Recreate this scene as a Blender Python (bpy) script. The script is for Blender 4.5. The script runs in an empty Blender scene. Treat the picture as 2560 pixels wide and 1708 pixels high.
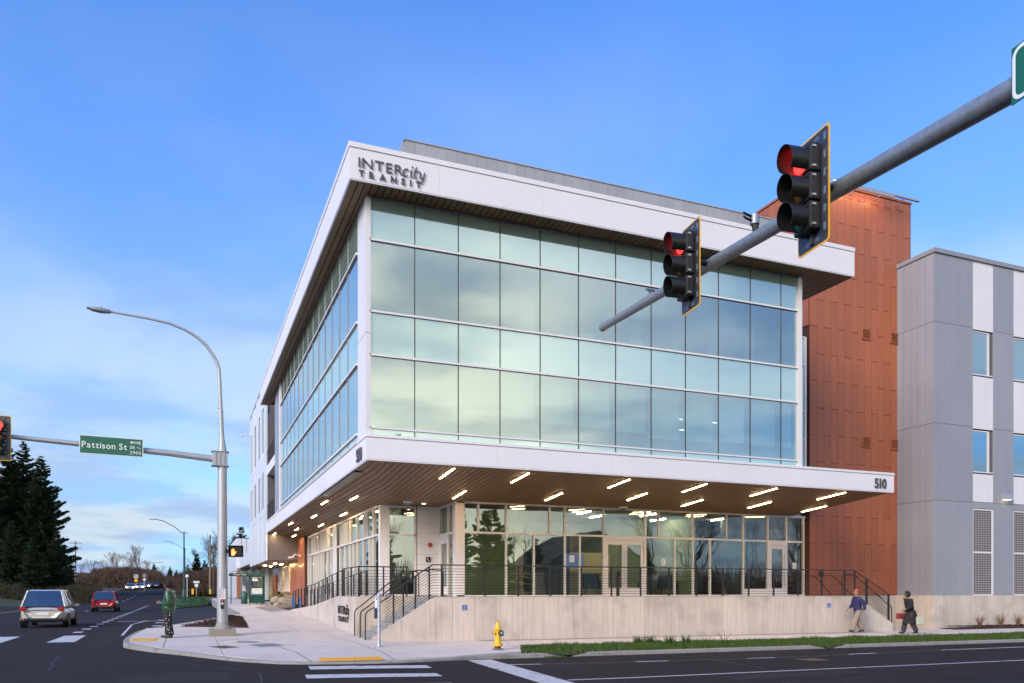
import bpy, math, random
from mathutils import Vector, Matrix
import mathutils.noise as mn
RN = random.Random(11)
PI = math.pi
scn = bpy.context.scene
COL = scn.collection

# ------------------------------------------------------------------ camera
YAW = math.atan((1280-465)/2002.0)
cd = bpy.data.cameras.new('camera'); cam = bpy.data.objects.new('camera', cd); COL.objects.link(cam)
cam.location = (0, 0, 1.63); cam.rotation_euler = (PI/2, 0, -YAW)
cd.sensor_width = 36; cd.lens = 36*2002/2560.0; cd.shift_y = (1481-854)/2560.0
cd.clip_start = 0.1; cd.clip_end = 6000
scn.camera = cam

# ------------------------------------------------------------------ sky, sun, exposure
SUN_EL, SUN_ROT = math.radians(27), math.radians(237)
world = bpy.data.worlds.new("World"); scn.world = world; world.use_nodes = True
wn, wl = world.node_tree.nodes, world.node_tree.links
def nd(nodes, t, **k):
    n = nodes.new(t)
    for a, b in k.items(): setattr(n, a, b)
    return n
def mth(nodes, links, op, a, b=None, clamp=False):
    m = nodes.new('ShaderNodeMath'); m.operation = op; m.use_clamp = clamp
    for i, v in enumerate((a, b)):
        if v is None: continue
        if isinstance(v, (int, float)): m.inputs[i].default_value = v
        else: links.new(v, m.inputs[i])
    return m.outputs[0]
def mixc(nodes, links, f, a, b, mode='MIX'):
    m = nodes.new('ShaderNodeMix'); m.data_type = 'RGBA'; m.blend_type = mode
    for i, v in ((0, f), (6, a), (7, b)):
        if isinstance(v, (int, float)): m.inputs[i].default_value = v
        elif isinstance(v, (tuple, list)): m.inputs[i].default_value = (*v[:3], 1)
        else: links.new(v, m.inputs[i])
    return m.outputs[2]
sky = nd(wn, 'ShaderNodeTexSky', sky_type='NISHITA', sun_disc=False)
sky.sun_elevation = SUN_EL; sky.sun_rotation = SUN_ROT
tc = wn.new('ShaderNodeTexCoord')
sep = wn.new('ShaderNodeSeparateXYZ'); wl.new(tc.outputs['Generated'], sep.inputs[0])
X_, Y_, Z_ = sep.outputs
graded = mixc(wn, wl, 1.0, sky.outputs[0], (.72, 1.80, 3.5), 'MULTIPLY')
# clouds: noise on a flat layer seen in perspective
zc = mth(wn, wl, 'ADD', mth(wn, wl, 'MAXIMUM', Z_, 0.0), 0.10)
cmb = wn.new('ShaderNodeCombineXYZ')
wl.new(mth(wn, wl, 'DIVIDE', X_, zc), cmb.inputs[0]); wl.new(mth(wn, wl, 'DIVIDE', Y_, zc), cmb.inputs[1])
n1 = nd(wn, 'ShaderNodeTexNoise'); n1.inputs['Scale'].default_value = 0.62; n1.inputs['Detail'].default_value = 5; n1.inputs['Roughness'].default_value = .52
n1.inputs['Distortion'].default_value = .35
mp = wn.new('ShaderNodeMapping'); mp.inputs['Location'].default_value = (3.1, 0.4, 0); mp.inputs['Scale'].default_value = (1.0, .8, 1)
wl.new(cmb.outputs[0], mp.inputs[0]); wl.new(mp.outputs[0], n1.inputs['Vector'])
n2 = nd(wn, 'ShaderNodeTexNoise'); n2.inputs['Scale'].default_value = 1.3; n2.inputs['Detail'].default_value = 6
mp2 = wn.new('ShaderNodeMapping'); mp2.inputs['Location'].default_value = (9.3, 2.4, 4)
wl.new(cmb.outputs[0], mp2.inputs[0]); wl.new(mp2.outputs[0], n2.inputs['Vector'])
def ramp(nodes, links, v, stops, interp='EASE'):
    r = nodes.new('ShaderNodeValToRGB'); links.new(v, r.inputs[0]); r.color_ramp.interpolation = interp
    e = r.color_ramp.elements
    while len(e) < len(stops): e.new(0.5)
    for q, (p, c) in zip(e, stops):
        q.position = p; q.color = (*c, 1) if isinstance(c, (tuple, list)) else (c, c, c, 1)
    return r.outputs[0]
# how much cloud veil by height: thick near the horizon, nearly none high up
veil = ramp(wn, wl, Z_, [(0.0, .95), (.14, .86), (.28, .66), (.44, .30), (.66, .08)])
shape = ramp(wn, wl, n1.outputs[0], [(.36, 0.0), (.62, 1.0)])
amt = mth(wn, wl, 'MULTIPLY', veil, mth(wn, wl, 'ADD', mth(wn, wl, 'MULTIPLY', shape, .62), .50), True)
# cloud colour: pale, with blue-grey undersides
under = ramp(wn, wl, n2.outputs[0], [(.42, 0.0), (.62, 1.0)])
south = mth(wn, wl, 'MULTIPLY', mth(wn, wl, 'ADD', mth(wn, wl, 'MULTIPLY', Y_, -.9), mth(wn, wl, 'MULTIPLY', X_, -.25)), 1.35, True)
cl_n = mixc(wn, wl, mth(wn, wl, 'MULTIPLY', under, .8), (6.6, 7.9, 9.0), (3.9, 5.5, 8.5))
cl_s = mixc(wn, wl, under, (15.0, 14.4, 12.2), (6.4, 7.0, 7.4))
sfac = ramp(wn, wl, X_, [(.30, 0.0), (.62, 1.0)])
cl_s = mixc(wn, wl, mth(wn, wl, 'MULTIPLY', sfac, .85), cl_s, mixc(wn, wl, under, (5.4, 6.2, 7.6), (2.3, 2.9, 4.2)))
glow = mth(wn, wl, 'MULTIPLY', ramp(wn, wl, Z_, [(.02, 1.0), (.30, 0.0)]), mth(wn, wl, 'SUBTRACT', 1.0, sfac))
cl_s = mixc(wn, wl, mth(wn, wl, 'MULTIPLY', glow, .9), cl_s, (27, 25, 19.5))
clc = mixc(wn, wl, south, cl_n, cl_s)
amt2 = mth(wn, wl, 'MAXIMUM', amt, mth(wn, wl, 'MULTIPLY', south, ramp(wn, wl, Z_, [(0.0, .95), (.30, .92), (.55, .60), (.8, .2)])), True)
skyc = mixc(wn, wl, amt2, graded, clc)
# lavender bank of cloud just above the horizon
bankn = nd(wn, 'ShaderNodeTexNoise'); bankn.inputs['Scale'].default_value = 7.0; bankn.inputs['Detail'].default_value = 5
wl.new(tc.outputs['Generated'], bankn.inputs['Vector'])
edge = mth(wn, wl, 'ADD', mth(wn, wl, 'MULTIPLY', bankn.outputs[0], .030), .014)
bank = mth(wn, wl, 'MULTIPLY', mth(wn, wl, 'SUBTRACT', edge, Z_), 260.0, True)
bank = mth(wn, wl, 'MULTIPLY', bank, mth(wn, wl, 'SUBTRACT', 1.0, south), True)
skyc = mixc(wn, wl, mth(wn, wl, 'MULTIPLY', bank, .85), skyc, (3.3, 4.6, 7.7))
bg = wn['Background']; wl.new(skyc, bg.inputs[0]); bg.inputs[1].default_value = 0.1

sd = bpy.data.lights.new('sun', 'SUN'); so = bpy.data.objects.new('sun', sd); COL.objects.link(so)
sd.energy = 3.6; sd.angle = math.radians(30); sd.color = (1.0, .84, .70)
so.rotation_euler = (Vector((math.sin(SUN_ROT)*math.cos(SUN_EL), math.cos(SUN_ROT)*math.cos(SUN_EL), math.sin(SUN_EL)))).to_track_quat('Z', 'Y').to_euler()
vs = scn.view_settings
vs.view_transform = 'Standard'; vs.look = 'None'; vs.exposure = 0.0; vs.gamma = 1.0; vs.use_curve_mapping = False
scn.render.engine = 'CYCLES'
cy = scn.cycles
cy.use_denoising = True; cy.max_bounces = 7; cy.glossy_bounces = 4; cy.transparent_max_bounces = 14
cy.transmission_bounces = 4; cy.diffuse_bounces = 3; cy.caustics_reflective = False; cy.caustics_refractive = False
cy.sample_clamp_indirect = 6

# ------------------------------------------------------------------ helpers
def wloc(o):
    v = Vector((0, 0, 0))
    while o: v += o.location; o = o.parent
    return v
def tag(o, label=None, cat=None, group=None, kind=None):
    for k, v in (('label', label), ('category', cat), ('group', group), ('kind', kind)):
        if v: o[k] = v
    return o
def empty(name, loc=(0, 0, 0), rz=0.0, parent=None):
    o = bpy.data.objects.new(name, None); COL.objects.link(o); o.location = loc; o.rotation_euler.z = rz
    o.empty_display_size = .1
    if parent: o.parent = parent; o.location = Vector(loc)-wloc(parent)
    return o
def link(name, me, parent=None, loc=(0, 0, 0)):
    o = bpy.data.objects.new(name, me); COL.objects.link(o)
    if parent: o.parent = parent; o.location = Vector(loc)-wloc(parent)
    else: o.location = loc
    return o
def copy_tree(o, parent=None):
    c = o.copy(); COL.objects.link(c); c.parent = parent
    for ch in o.children: copy_tree(ch, c)
    return c
class MB:
    def __init__(s): s.v = []; s.f = []; s.mi = []; s.cur = 0
    def add(s, vs_, fs):
        b = len(s.v); s.v += [tuple(p) for p in vs_]; s.f += [tuple(b+i for i in q) for q in fs]; s.mi += [s.cur]*len(fs); return s
    def quad(s, a, b, c, d): return s.add((a, b, c, d), ((0, 1, 2, 3),))
    def tri(s, a, b, c): return s.add((a, b, c), ((0, 1, 2),))
    def box(s, x0, y0, z0, x1, y1, z1, M=None):
        v = [(x, y, z) for z in (z0, z1) for y in (y0, y1) for x in (x0, x1)]
        if M is not None: v = [M @ Vector(p) for p in v]
        return s.add(v, ((0, 2, 3, 1), (4, 5, 7, 6), (0, 1, 5, 4), (2, 6, 7, 3), (0, 4, 6, 2), (1, 3, 7, 5)))
    def cbox(s, c, d, M=None):
        return s.box(c[0]-d[0]/2, c[1]-d[1]/2, c[2]-d[2]/2, c[0]+d[0]/2, c[1]+d[1]/2, c[2]+d[2]/2, M)
    def prism(s, pts, lo, hi, axis='z', M=None):
        # polygon extruded along axis; pts are the two remaining coordinates in xyz order
        def P(p, h):
            q = {'z': (p[0], p[1], h), 'y': (p[0], h, p[1]), 'x': (h, p[0], p[1])}[axis]
            return M @ Vector(q) if M is not None else q
        n = len(pts); v = [P(p, lo) for p in pts]+[P(p, hi) for p in pts]
        return s.add(v, [tuple(range(n))[::-1], tuple(range(n, 2*n))]+[(i, (i+1) % n, n+(i+1) % n, n+i) for i in range(n)])
    def tube(s, pts, r, n=8, cap=True):
        pts = [Vector(p) for p in pts]; k = len(pts)
        if not isinstance(r, (list, tuple)): r = [r]*k
        b = len(s.v); up = None
        for i, p in enumerate(pts):
            d = ((pts[min(i+1, k-1)]-pts[i]).normalized() + (pts[i]-pts[max(i-1, 0)]).normalized())
            d = d.normalized() if d.length > 1e-6 else Vector((0, 0, 1))
            if up is None: up = Vector((0, 0, 1)) if abs(d.z) < .9 else Vector((1, 0, 0))
            a = d.cross(up); a = a.normalized() if a.length > 1e-5 else Vector((1, 0, 0)); c = a.cross(d).normalized(); up = c
            for j in range(n):
                t = 2*PI*j/n; s.v.append(tuple(p+(a*math.cos(t)+c*math.sin(t))*r[i]))
        fs = [(b+i*n+j, b+i*n+(j+1) % n, b+(i+1)*n+(j+1) % n, b+(i+1)*n+j) for i in range(k-1) for j in range(n)]
        if cap: fs += [tuple(b+j for j in range(n))[::-1], tuple(b+(k-1)*n+j for j in range(n))]
        s.f += fs; s.mi += [s.cur]*len(fs); return s
    def lathe(s, prof, n=16, c=(0, 0, 0), M=None):
        b = len(s.v); k = len(prof)
        for r, z in prof:
            for j in range(n):
                t = 2*PI*j/n; p = Vector((c[0]+r*math.cos(t), c[1]+r*math.sin(t), c[2]+z))
                s.v.append(tuple(M @ p) if M is not None else tuple(p))
        fs = [(b+i*n+j, b+i*n+(j+1) % n, b+(i+1)*n+(j+1) % n, b+(i+1)*n+j) for i in range(k-1) for j in range(n)]
        fs += [tuple(b+j for j in range(n))[::-1], tuple(b+(k-1)*n+j for j in range(n))]
        s.f += fs; s.mi += [s.cur]*len(fs); return s
    def mesh(s, name, mat, smooth=False):
        me = bpy.data.meshes.new(name); me.from_pydata(s.v, [], s.f)
        for m in (mat if isinstance(mat, (list, tuple)) else [mat]): me.materials.append(m)
        if any(s.mi): me.polygons.foreach_set('material_index', s.mi)
        if smooth: me.polygons.foreach_set('use_smooth', [True]*len(s.f))
        me.update(); return me
    def build(s, name, mat, parent=None, smooth=False, bevel=0, loc=None, kind=None):
        me = s.mesh(name, mat, smooth)
        o = link(name, me, parent, loc or (0, 0, 0))
        if smooth and smooth != 'all':
            try: me.set_sharp_from_angle(angle=math.radians(38))
            except Exception: pass
        if bevel:
            b = o.modifiers.new('bevel', 'BEVEL'); b.width = bevel; b.segments = 2; b.limit_method = 'ANGLE'; b.angle_limit = math.radians(40)
        if kind: o['kind'] = kind
        return o

# ------------------------------------------------------------------ materials
MATS = {}
def mat(name, col, rough=.6, metal=0.0, noise=None, streak=None, bump=None, rnd=0.0, emit=None, es=1.0, coat=0.0, spec=.5, dirt=None, sheen=None):
    m = bpy.data.materials.new(name); m.use_nodes = True; MATS[name] = m
    n, l = m.node_tree.nodes, m.node_tree.links; b = n['Principled BSDF']
    c = None; geo = n.new('ShaderNodeNewGeometry')
    def nz(scale, vec=None, det=4, loc=0):
        t = n.new('ShaderNodeTexNoise'); t.inputs['Scale'].default_value = scale; t.inputs['Detail'].default_value = det
        mm = n.new('ShaderNodeMapping'); l.new(geo.outputs['Position'], mm.inputs[0]); mm.inputs['Scale'].default_value = vec or (1, 1, 1)
        mm.inputs['Location'].default_value = (loc, loc*2, 0)
        l.new(mm.outputs[0], t.inputs['Vector']); return t.outputs[0]
    fac = []
    if noise:
        for sc_, am in (noise if isinstance(noise[0], tuple) else [noise]): fac.append((nz(sc_), am))
    if streak: fac.append((nz(streak[0], streak[2]), streak[1]))
    if rnd:
        oi = n.new('ShaderNodeObjectInfo'); fac.append((oi.outputs['Random'], rnd))
    if fac:
        tot = None
        for o_, am in fac:
            t = mth(n, l, 'MULTIPLY', mth(n, l, 'SUBTRACT', o_, .5), am*2)
            tot = t if tot is None else mth(n, l, 'ADD', tot, t)
        k = mth(n, l, 'ADD', tot, 1.0)
        cc = n.new('ShaderNodeCombineColor'); 
        for i in range(3): l.new(k, cc.inputs[i])
        c = mixc(n, l, 1.0, col, cc.outputs[0], 'MULTIPLY')
        if dirt:
            f = ramp(n, l, nz(dirt[0], None, 6, 3.3), [(dirt[3] if len(dirt) > 3 else .52, 0), (.72, 1)])
            c = mixc(n, l, mth(n, l, 'MULTIPLY', f, dirt[1]), c, dirt[2])
        l.new(c, b.inputs['Base Color'])
        if rough < .95:
            l.new(mth(n, l, 'ADD', mth(n, l, 'MULTIPLY', tot, .5), rough), b.inputs['Roughness'])
    else: b.inputs['Base Color'].default_value = (*col, 1)
    if not fac or rough >= .95: b.inputs['Roughness'].default_value = rough
    b.inputs['Metallic'].default_value = metal; b.inputs['Specular IOR Level'].default_value = spec
    b.inputs['Coat Weight'].default_value = coat; b.inputs['Coat Roughness'].default_value = .05
    if bump:
        bp = n.new('ShaderNodeBump'); bp.inputs['Strength'].default_value = bump[1]; bp.inputs['Distance'].default_value = bump[2] if len(bump) > 2 else .01
        l.new(nz(bump[0], bump[3] if len(bump) > 3 else None), bp.inputs['Height']); l.new(bp.outputs[0], b.inputs['Normal'])
    if emit: b.inputs['Emission Color'].default_value = (*emit, 1); b.inputs['Emission Strength'].default_value = es
    return m
def glass(name, refl_col, trans_col, base, backing=None, rough=0.0, wave=.0):
    m = bpy.data.materials.new(name); m.use_nodes = True; MATS[name] = m
    n, l = m.node_tree.nodes, m.node_tree.links; n.remove(n['Principled BSDF'])
    out = n['Material Output']; g = n.new('ShaderNodeBsdfGlossy'); g.inputs['Color'].default_value = (*refl_col, 1); g.inputs['Roughness'].default_value = rough
    if backing:
        t = n.new('ShaderNodeBsdfDiffuse'); t.inputs['Color'].default_value = (*backing, 1)
    else:
        t = n.new('ShaderNodeBsdfTransparent'); t.inputs['Color'].default_value = (*trans_col, 1)
    lw = n.new('ShaderNodeLayerWeight'); lw.inputs['Blend'].default_value = .5
    fr = mth(n, l, 'POWER', lw.outputs['Facing'], 4.0)
    fac = mth(n, l, 'ADD', mth(n, l, 'MULTIPLY', fr, 1-base), base, True)
    mx = n.new('ShaderNodeMixShader'); l.new(fac, mx.inputs[0]); l.new(t.outputs[0], mx.inputs[1]); l.new(g.outputs[0], mx.inputs[2]); l.new(mx.outputs[0], out.inputs[0])
    if wave:
        ge = n.new('ShaderNodeNewGeometry'); t2 = n.new('ShaderNodeTexNoise'); t2.inputs['Scale'].default_value = .9; t2.inputs['Detail'].default_value = 1
        l.new(ge.outputs['Position'], t2.inputs['Vector']); bp = n.new('ShaderNodeBump'); bp.inputs['Strength'].default_value = wave; bp.inputs['Distance'].default_value = .02
        l.new(t2.outputs[0], bp.inputs['Height']); l.new(bp.outputs[0], g.inputs['Normal'])
    return m
white = mat('white_metal', (.76, .74, .79), .42, 0, noise=((.35, .05), (3, .03)), bump=(.8, .12, .01))
whitep = mat('white_panel', (.72, .71, .75), .45, noise=(.6, .05), streak=(5, .06, (1, 1, .06)), rnd=.03)
frame = mat('white_frame', (.74, .72, .74), .4, noise=(2, .03))
grey = mat('grey_panel', (.315, .325, .365), .42, metal=.15, streak=(4, .10, (1, 1, .05)), noise=(.5, .08), rnd=.05)
screen = mat('screen_panel', (.34, .35, .385), .5, noise=(.5, .06), rnd=.07)
dgrey = mat('dark_grey_panel', (.115, .11, .125), .5, noise=(1, .08), rnd=.08)
silver = mat('silver_metal', (.74, .77, .84), .38, metal=.25, streak=(3, .08, (1, 1, .05)), rnd=.05)
rust = mat('rust_panel', (.365, .112, .052), .47, noise=((1.5, .07), (.25, .08)), streak=(9, .08, (1, 1, .05)), rnd=.085, coat=.08)
rustdark = mat('rust_joint', (.07, .02, .012), .7)
wood = mat('wood_plank', (.215, .128, .064), .5, noise=(.4, .08), streak=(14, .16, (1, .06, 1)), rnd=.12)
woodgap = mat('soffit_backing', (.018, .013, .010), .9)
concrete = mat('board_concrete', (.56, .485, .42), .85, streak=(11, .26, (1, 1, .07)), noise=((.7, .10), (30, .05)), rnd=.06, bump=(14, .35, .012, (1, 1, .1)), dirt=(1.1, .42, (.30, .265, .235), .5))
walk = mat('sidewalk_concrete', (.565, .51, .48), .85, noise=((.45, .10), (4, .06), (60, .06)), rnd=.045, bump=(70, .25, .004), dirt=(1.7, .38, (.30, .285, .30), .54))
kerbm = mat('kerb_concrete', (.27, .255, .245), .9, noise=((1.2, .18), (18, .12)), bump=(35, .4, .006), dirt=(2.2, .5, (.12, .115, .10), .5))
stepm = mat('step_concrete', (.30, .30, .29), .9, noise=((2, .1), (30, .08)))
asphalt = mat('asphalt', (.027, .0235, .0255), .95, spec=.12, noise=((.22, .26), (2.0, .14), (90, .28)), streak=(1.6, .22, (.10, 1, 1)), bump=(120, .5, .006), dirt=(.8, .45, (.036, .031, .032), .5))
asphalt2 = mat('new_asphalt', (.026, .027, .034), .95, spec=.2, noise=((.3, .1), (90, .25)), bump=(120, .45, .006))
paint = mat('road_paint', (.50, .50, .53), .7, noise=((4, .12), (45, .16)), dirt=(5, .85, (.09, .09, .10), .56), bump=(110, .4, .004))
ypaint = mat('yellow_paint', (.46, .23, .05), .7, noise=((6, .15), (50, .15)))
tactile = mat('tactile_yellow', (.80, .38, .02), .6, noise=((5, .1), (40, .08)), dirt=(6, .4, (.35, .19, .05), .56))
black = mat('black_metal', (.022, .019, .022), .4, noise=(8, .1))
blackp = mat('black_plastic', (.012, .012, .013), .32, noise=(8, .1))
galv = mat('galvanised_steel', (.40, .42, .45), .5, metal=.45, noise=((14, .16), (60, .12)), streak=(9, .08, (1, 1, .2)), bump=(60, .15, .003))
galvdark = mat('mast_steel', (.27, .30, .34), .46, metal=.5, noise=((9, .3), (40, .18)), bump=(50, .15, .003))
letter = mat('sign_letter', (.085, .082, .095), .45, noise=(4, .05))
blackl = mat('black_letter', (.012, .012, .014), .35, noise=(4, .05))
signg = mat('street_sign_green', (.008, .12, .075), .4, noise=(2, .05))
signw = mat('reflective_white', (.72, .76, .78), .4, noise=(5, .03))
amber = mat('backplate_yellow', (.80, .40, .02), .4, noise=(6, .06))
plate = mat('backplate_black', (.030, .036, .050), .35, noise=(6, .1))
redlit = mat('red_signal_lit', (.3, .01, .01), .3, emit=(1, .035, .03), es=3.2)
redlit2 = mat('red_signal_bright', (.6, .05, .04), .3, emit=(1, .035, .025), es=4)
amberoff = mat('amber_lens_off', (.12, .05, .008), .25, noise=(8, .1), coat=.5)
greenoff = mat('green_lens_off', (.006, .06, .045), .25, noise=(8, .1), coat=.5)
hand_lit = mat('hand_symbol_lit', (1, .3, .1), .4, emit=(1, .30, .07), es=2.3)
warm = mat('warm_led', (1, .8, .5), .4, emit=(1, .64, .28), es=110)
warmd = mat('warm_downlight', (1, .8, .5), .4, emit=(1, .78, .52), es=14)
coollamp = mat('interior_lamp', (1, 1, 1), .4, emit=(1, .84, .62), es=110)
hyd = mat('hydrant_yellow', (.78, .46, .015), .42, noise=((5, .08), (20, .06)), coat=.25, dirt=(11, .55, (.30, .10, .03), .60))
rustpipe = mat('hydrant_base_red', (.13, .028, .020), .7, noise=(9, .2))
capdark = mat('hydrant_cap_steel', (.10, .09, .11), .35, metal=.5, noise=(14, .3))
blue = mat('sign_blue', (.015, .12, .42), .4, noise=(5, .04))
bikeblue = mat('rack_blue', (.045, .16, .48), .4, noise=(5, .08))
shgreen = mat('shelter_green', (.006, .065, .055), .35, noise=(4, .1))
postgreen = mat('lamp_post_green', (.02, .07, .07), .45, noise=(5, .1))
poster = mat('poster_print', (.62, .70, .72), .5, noise=(7, .15))
blindm = mat('roller_blind', (.84, .88, .85), .8, noise=(1, .03))
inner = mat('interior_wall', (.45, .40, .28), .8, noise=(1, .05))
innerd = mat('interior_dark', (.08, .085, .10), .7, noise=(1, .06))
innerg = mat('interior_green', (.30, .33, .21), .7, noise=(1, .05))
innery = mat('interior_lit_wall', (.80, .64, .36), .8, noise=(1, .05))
ceilm = mat('interior_ceiling', (.5, .5, .5), .8, noise=(2, .03))
floorm = mat('interior_floor', (.14, .13, .13), .5, noise=(2, .05))
chairblue = mat('chair_blue', (.015, .06, .12), .6, noise=(8, .1))
soil = mat('mulch', (.050, .022, .014), .95, noise=((18, .5), (70, .4)), bump=(38, 1.0, .05))
grassbase = mat('turf_soil', (.028, .038, .012), .95, noise=((2, .3), (25, .3)))
blade = mat('grass_blade', (.040, .088, .012), .6, noise=((1.3, .35), (9, .25)), spec=.2)
leafm = mat('conifer_needles', (.022, .040, .019), .75, noise=((.5, .3), (6, .35)), spec=.15)
leafm2 = mat('shrub_leaf', (.020, .040, .015), .6, noise=((6, .35),), spec=.25)
barkm = mat('tree_bark', (.075, .058, .046), .9, noise=(6, .3))
twigm = mat('bare_twigs', (.115, .082, .062), .9, noise=((.12, .25), (2, .2)))
brushm = mat('thicket_twigs', (.072, .045, .033), .95, noise=((.05, .3), (1.2, .25)))
rockm = mat('boulder_stone', (.30, .27, .22), .85, noise=((3, .25), (14, .15)), bump=(9, .6, .04))
mossm = mat('boulder_moss', (.09, .10, .03), .95, noise=((5, .3),))
drygrass = mat('dry_grass', (.16, .10, .055), .9, noise=(5, .25))
terrain = mat('terrain_grass', (.035, .042, .018), .95, noise=((.06, .3), (.6, .3), (12, .2)))
skin = mat('skin', (.30, .16, .105), .5, noise=(8, .06))
stairgl = mat('clear_metal', (.5, .5, .52), .3, metal=.8, noise=(5, .05))
gl_up = glass('curtain_glass', (.90, .97, .92), (.78, .90, .86), .44, wave=.10)
gl_sp = glass('spandrel_glass', (.84, .96, .90), None, .55, backing=(.34, .50, .45), wave=.06)
gl_lo = glass('storefront_glass', (.86, .92, .94), (.84, .90, .84), .15, wave=.15)
gl_car = glass('vehicle_glass', (.9, .93, .95), (.10, .12, .13), .22)
# ------------------------------------------------------------------ ground levels
def itp(t, y):
    if y <= t[0][0]: return t[0][1]
    for (a, b), (c, d) in zip(t, t[1:]):
        if y <= c: return b+(d-b)*(y-a)/(c-a)
    return t[-1][1]
TL = [(17.5, 0), (23, .05), (27, .1), (45, .1), (75, .25), (109, .9), (120, 1.0), (140, 1.3), (168, 1.8), (260, 4.15), (400, 7.15), (900, 12.2)]
TW = [(17.5, -.05), (19.7, -.02), (23.7, .0), (25.5, .06), (28.4, .12), (47.7, .61), (65, .75), (109, .9), (140, 1.4), (168, 1.9), (260, 4.2), (400, 7.2), (900, 12.3)]
TR = [(-60, -.06), (45, -.05), (75, -.03), (109, .05), (140, .7), (168, 1.6), (260, 4), (400, 7), (900, 12)]
def G(x, y):      # top of the pavement
    a = itp(TL, y); b = itp(TW, y); c = 0. if y < 60 else b
    return itp([(-2, a), (5.6, b), (7.8, c), (12, c-.02 if y < 60 else c), (30, c-.05 if y < 60 else c)], x)
def R(x, y):      # top of the asphalt
    t = itp(TR, y)
    return itp([(-2, t), (3, t-.01), (8, -.12 if y < 60 else t), (40, -.17 if y < 60 else t)], x)
def smooth(a, b, t):
    t = max(0., min(1., (t-a)/(b-a))); return t*t*(3-2*t)
def T(x, y):      # open ground
    z = R(x, y)-.22
    if y > 104 and x < -16: z += smooth(104, 112, y)*(.36+3.2*smooth(17, 42, -x))
    if y > 104 and x > -1: z += .34*smooth(104, 108, y)+1.0*smooth(3, 25, x)
    if x < -62: z += 3.0*smooth(62, 80, -x)
    return z+.12*mn.noise(Vector((x*.08, y*.08, 0)))*smooth(110, 160, abs(y)+abs(x)*.2)

def lin(a, b, s):
    n = max(1, round(abs(b-a)/s)); return [a+(b-a)*i/n for i in range(n+1)]
def sheet(xs, ys, F, keep=None):
    m = MB(); idx = {}
    def V(i, j):
        if (i, j) not in idx:
            idx[i, j] = len(m.v); m.v.append((xs[i], ys[j], F(xs[i], ys[j])))
        return idx[i, j]
    for i in range(len(xs)-1):
        for j in range(len(ys)-1):
            if keep and not keep((xs[i]+xs[i+1])/2, (ys[j]+ys[j+1])/2): continue
            m.f.append((V(i, j), V(i+1, j), V(i+1, j+1), V(i, j+1))); m.mi.append(0)
    return m
tx = [-4000, -1500, -600, -300, -200]+lin(-140, 140, 7)+[200, 300, 600, 1500, 4000]
ty = [-4000, -1500, -600, -300]+lin(-200, 420, 8)+[500, 650, 900, 1500, 4000]
sheet(tx, ty, T).build('ground', terrain, kind='structure', smooth='all')
rx = [-90, -60, -45, -30, -24, -20, -15.5, -12, -9, -6, -4, -2, -1, 0, 1, 2, 3.2, 5, 8, 12, 20, 30, 40, 60, 90]
ry = [-60, -40, -20, -10, 0, 5, 10, 13, 15, 16.5, 18, 19.2, 20, 22, 25, 30, 36, 45, 55, 65, 75, 85, 95, 105, 109, 115, 120, 130, 140, 150, 168, 190, 215, 260, 330, 400, 520, 700, 900]
def onroad(x, y):
    if y < 20: return True
    if y < 45: return -62 < x < 3.2
    if y < 105: return -62 < x < 3.2
    return -15.5 < x < 0
road = sheet(rx, ry, R, onroad).build('road', asphalt, kind='structure', smooth='all')
bay = sheet([-1.0, 1, 2.9], lin(38.6, 104, 6), lambda x, y: R(x, y)+.006, lambda x, y: x > -1.0+max(0, (47-y))*0).build('parking_bay', asphalt2, kind='structure')

def strip(name, pts, w, m_, F=R, dz=.005, parent=None, step=1.4, axis=None):
    # painted strip along a polyline, draped on the surface
    m = MB(); P_ = []
    for (x0, y0), (x1, y1) in zip(pts, pts[1:]):
        n = max(1, int(math.hypot(x1-x0, y1-y0)/step))
        for i in range(n): P_.append((x0+(x1-x0)*i/n, y0+(y1-y0)*i/n))
    P_.append(pts[-1])
    for i, (x, y) in enumerate(P_):
        a = P_[max(i-1, 0)]; b = P_[min(i+1, len(P_)-1)]; d = Vector((b[0]-a[0], b[1]-a[1])).normalized(); nx, ny = -d.y*w/2, d.x*w/2
        m.v += [(x+nx, y+ny, F(x, y)+dz), (x-nx, y-ny, F(x, y)+dz)]
    m.f = [(2*i+1, 2*i+3, 2*i+2, 2*i) for i in range(len(P_)-1)]; m.mi = [0]*len(m.f)
    return m.build(name, m_, parent)
def patch(name, pts, m_, F=R, dz=.005, parent=None, n=4):
    m = MB(); a, b, c, d = [Vector(p) for p in pts]
    for i in range(n+1):
        for j in range(n+1):
            p = a.lerp(b, i/n).lerp(d.lerp(c, i/n), j/n); m.v.append((p.x, p.y, F(p.x, p.y)+dz))
    m.f = [(i*(n+1)+j, (i+1)*(n+1)+j, (i+1)*(n+1)+j+1, i*(n+1)+j+1) for i in range(n) for j in range(n)]; m.mi = [0]*len(m.f)
    return m.build(name, m_, parent)
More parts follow.
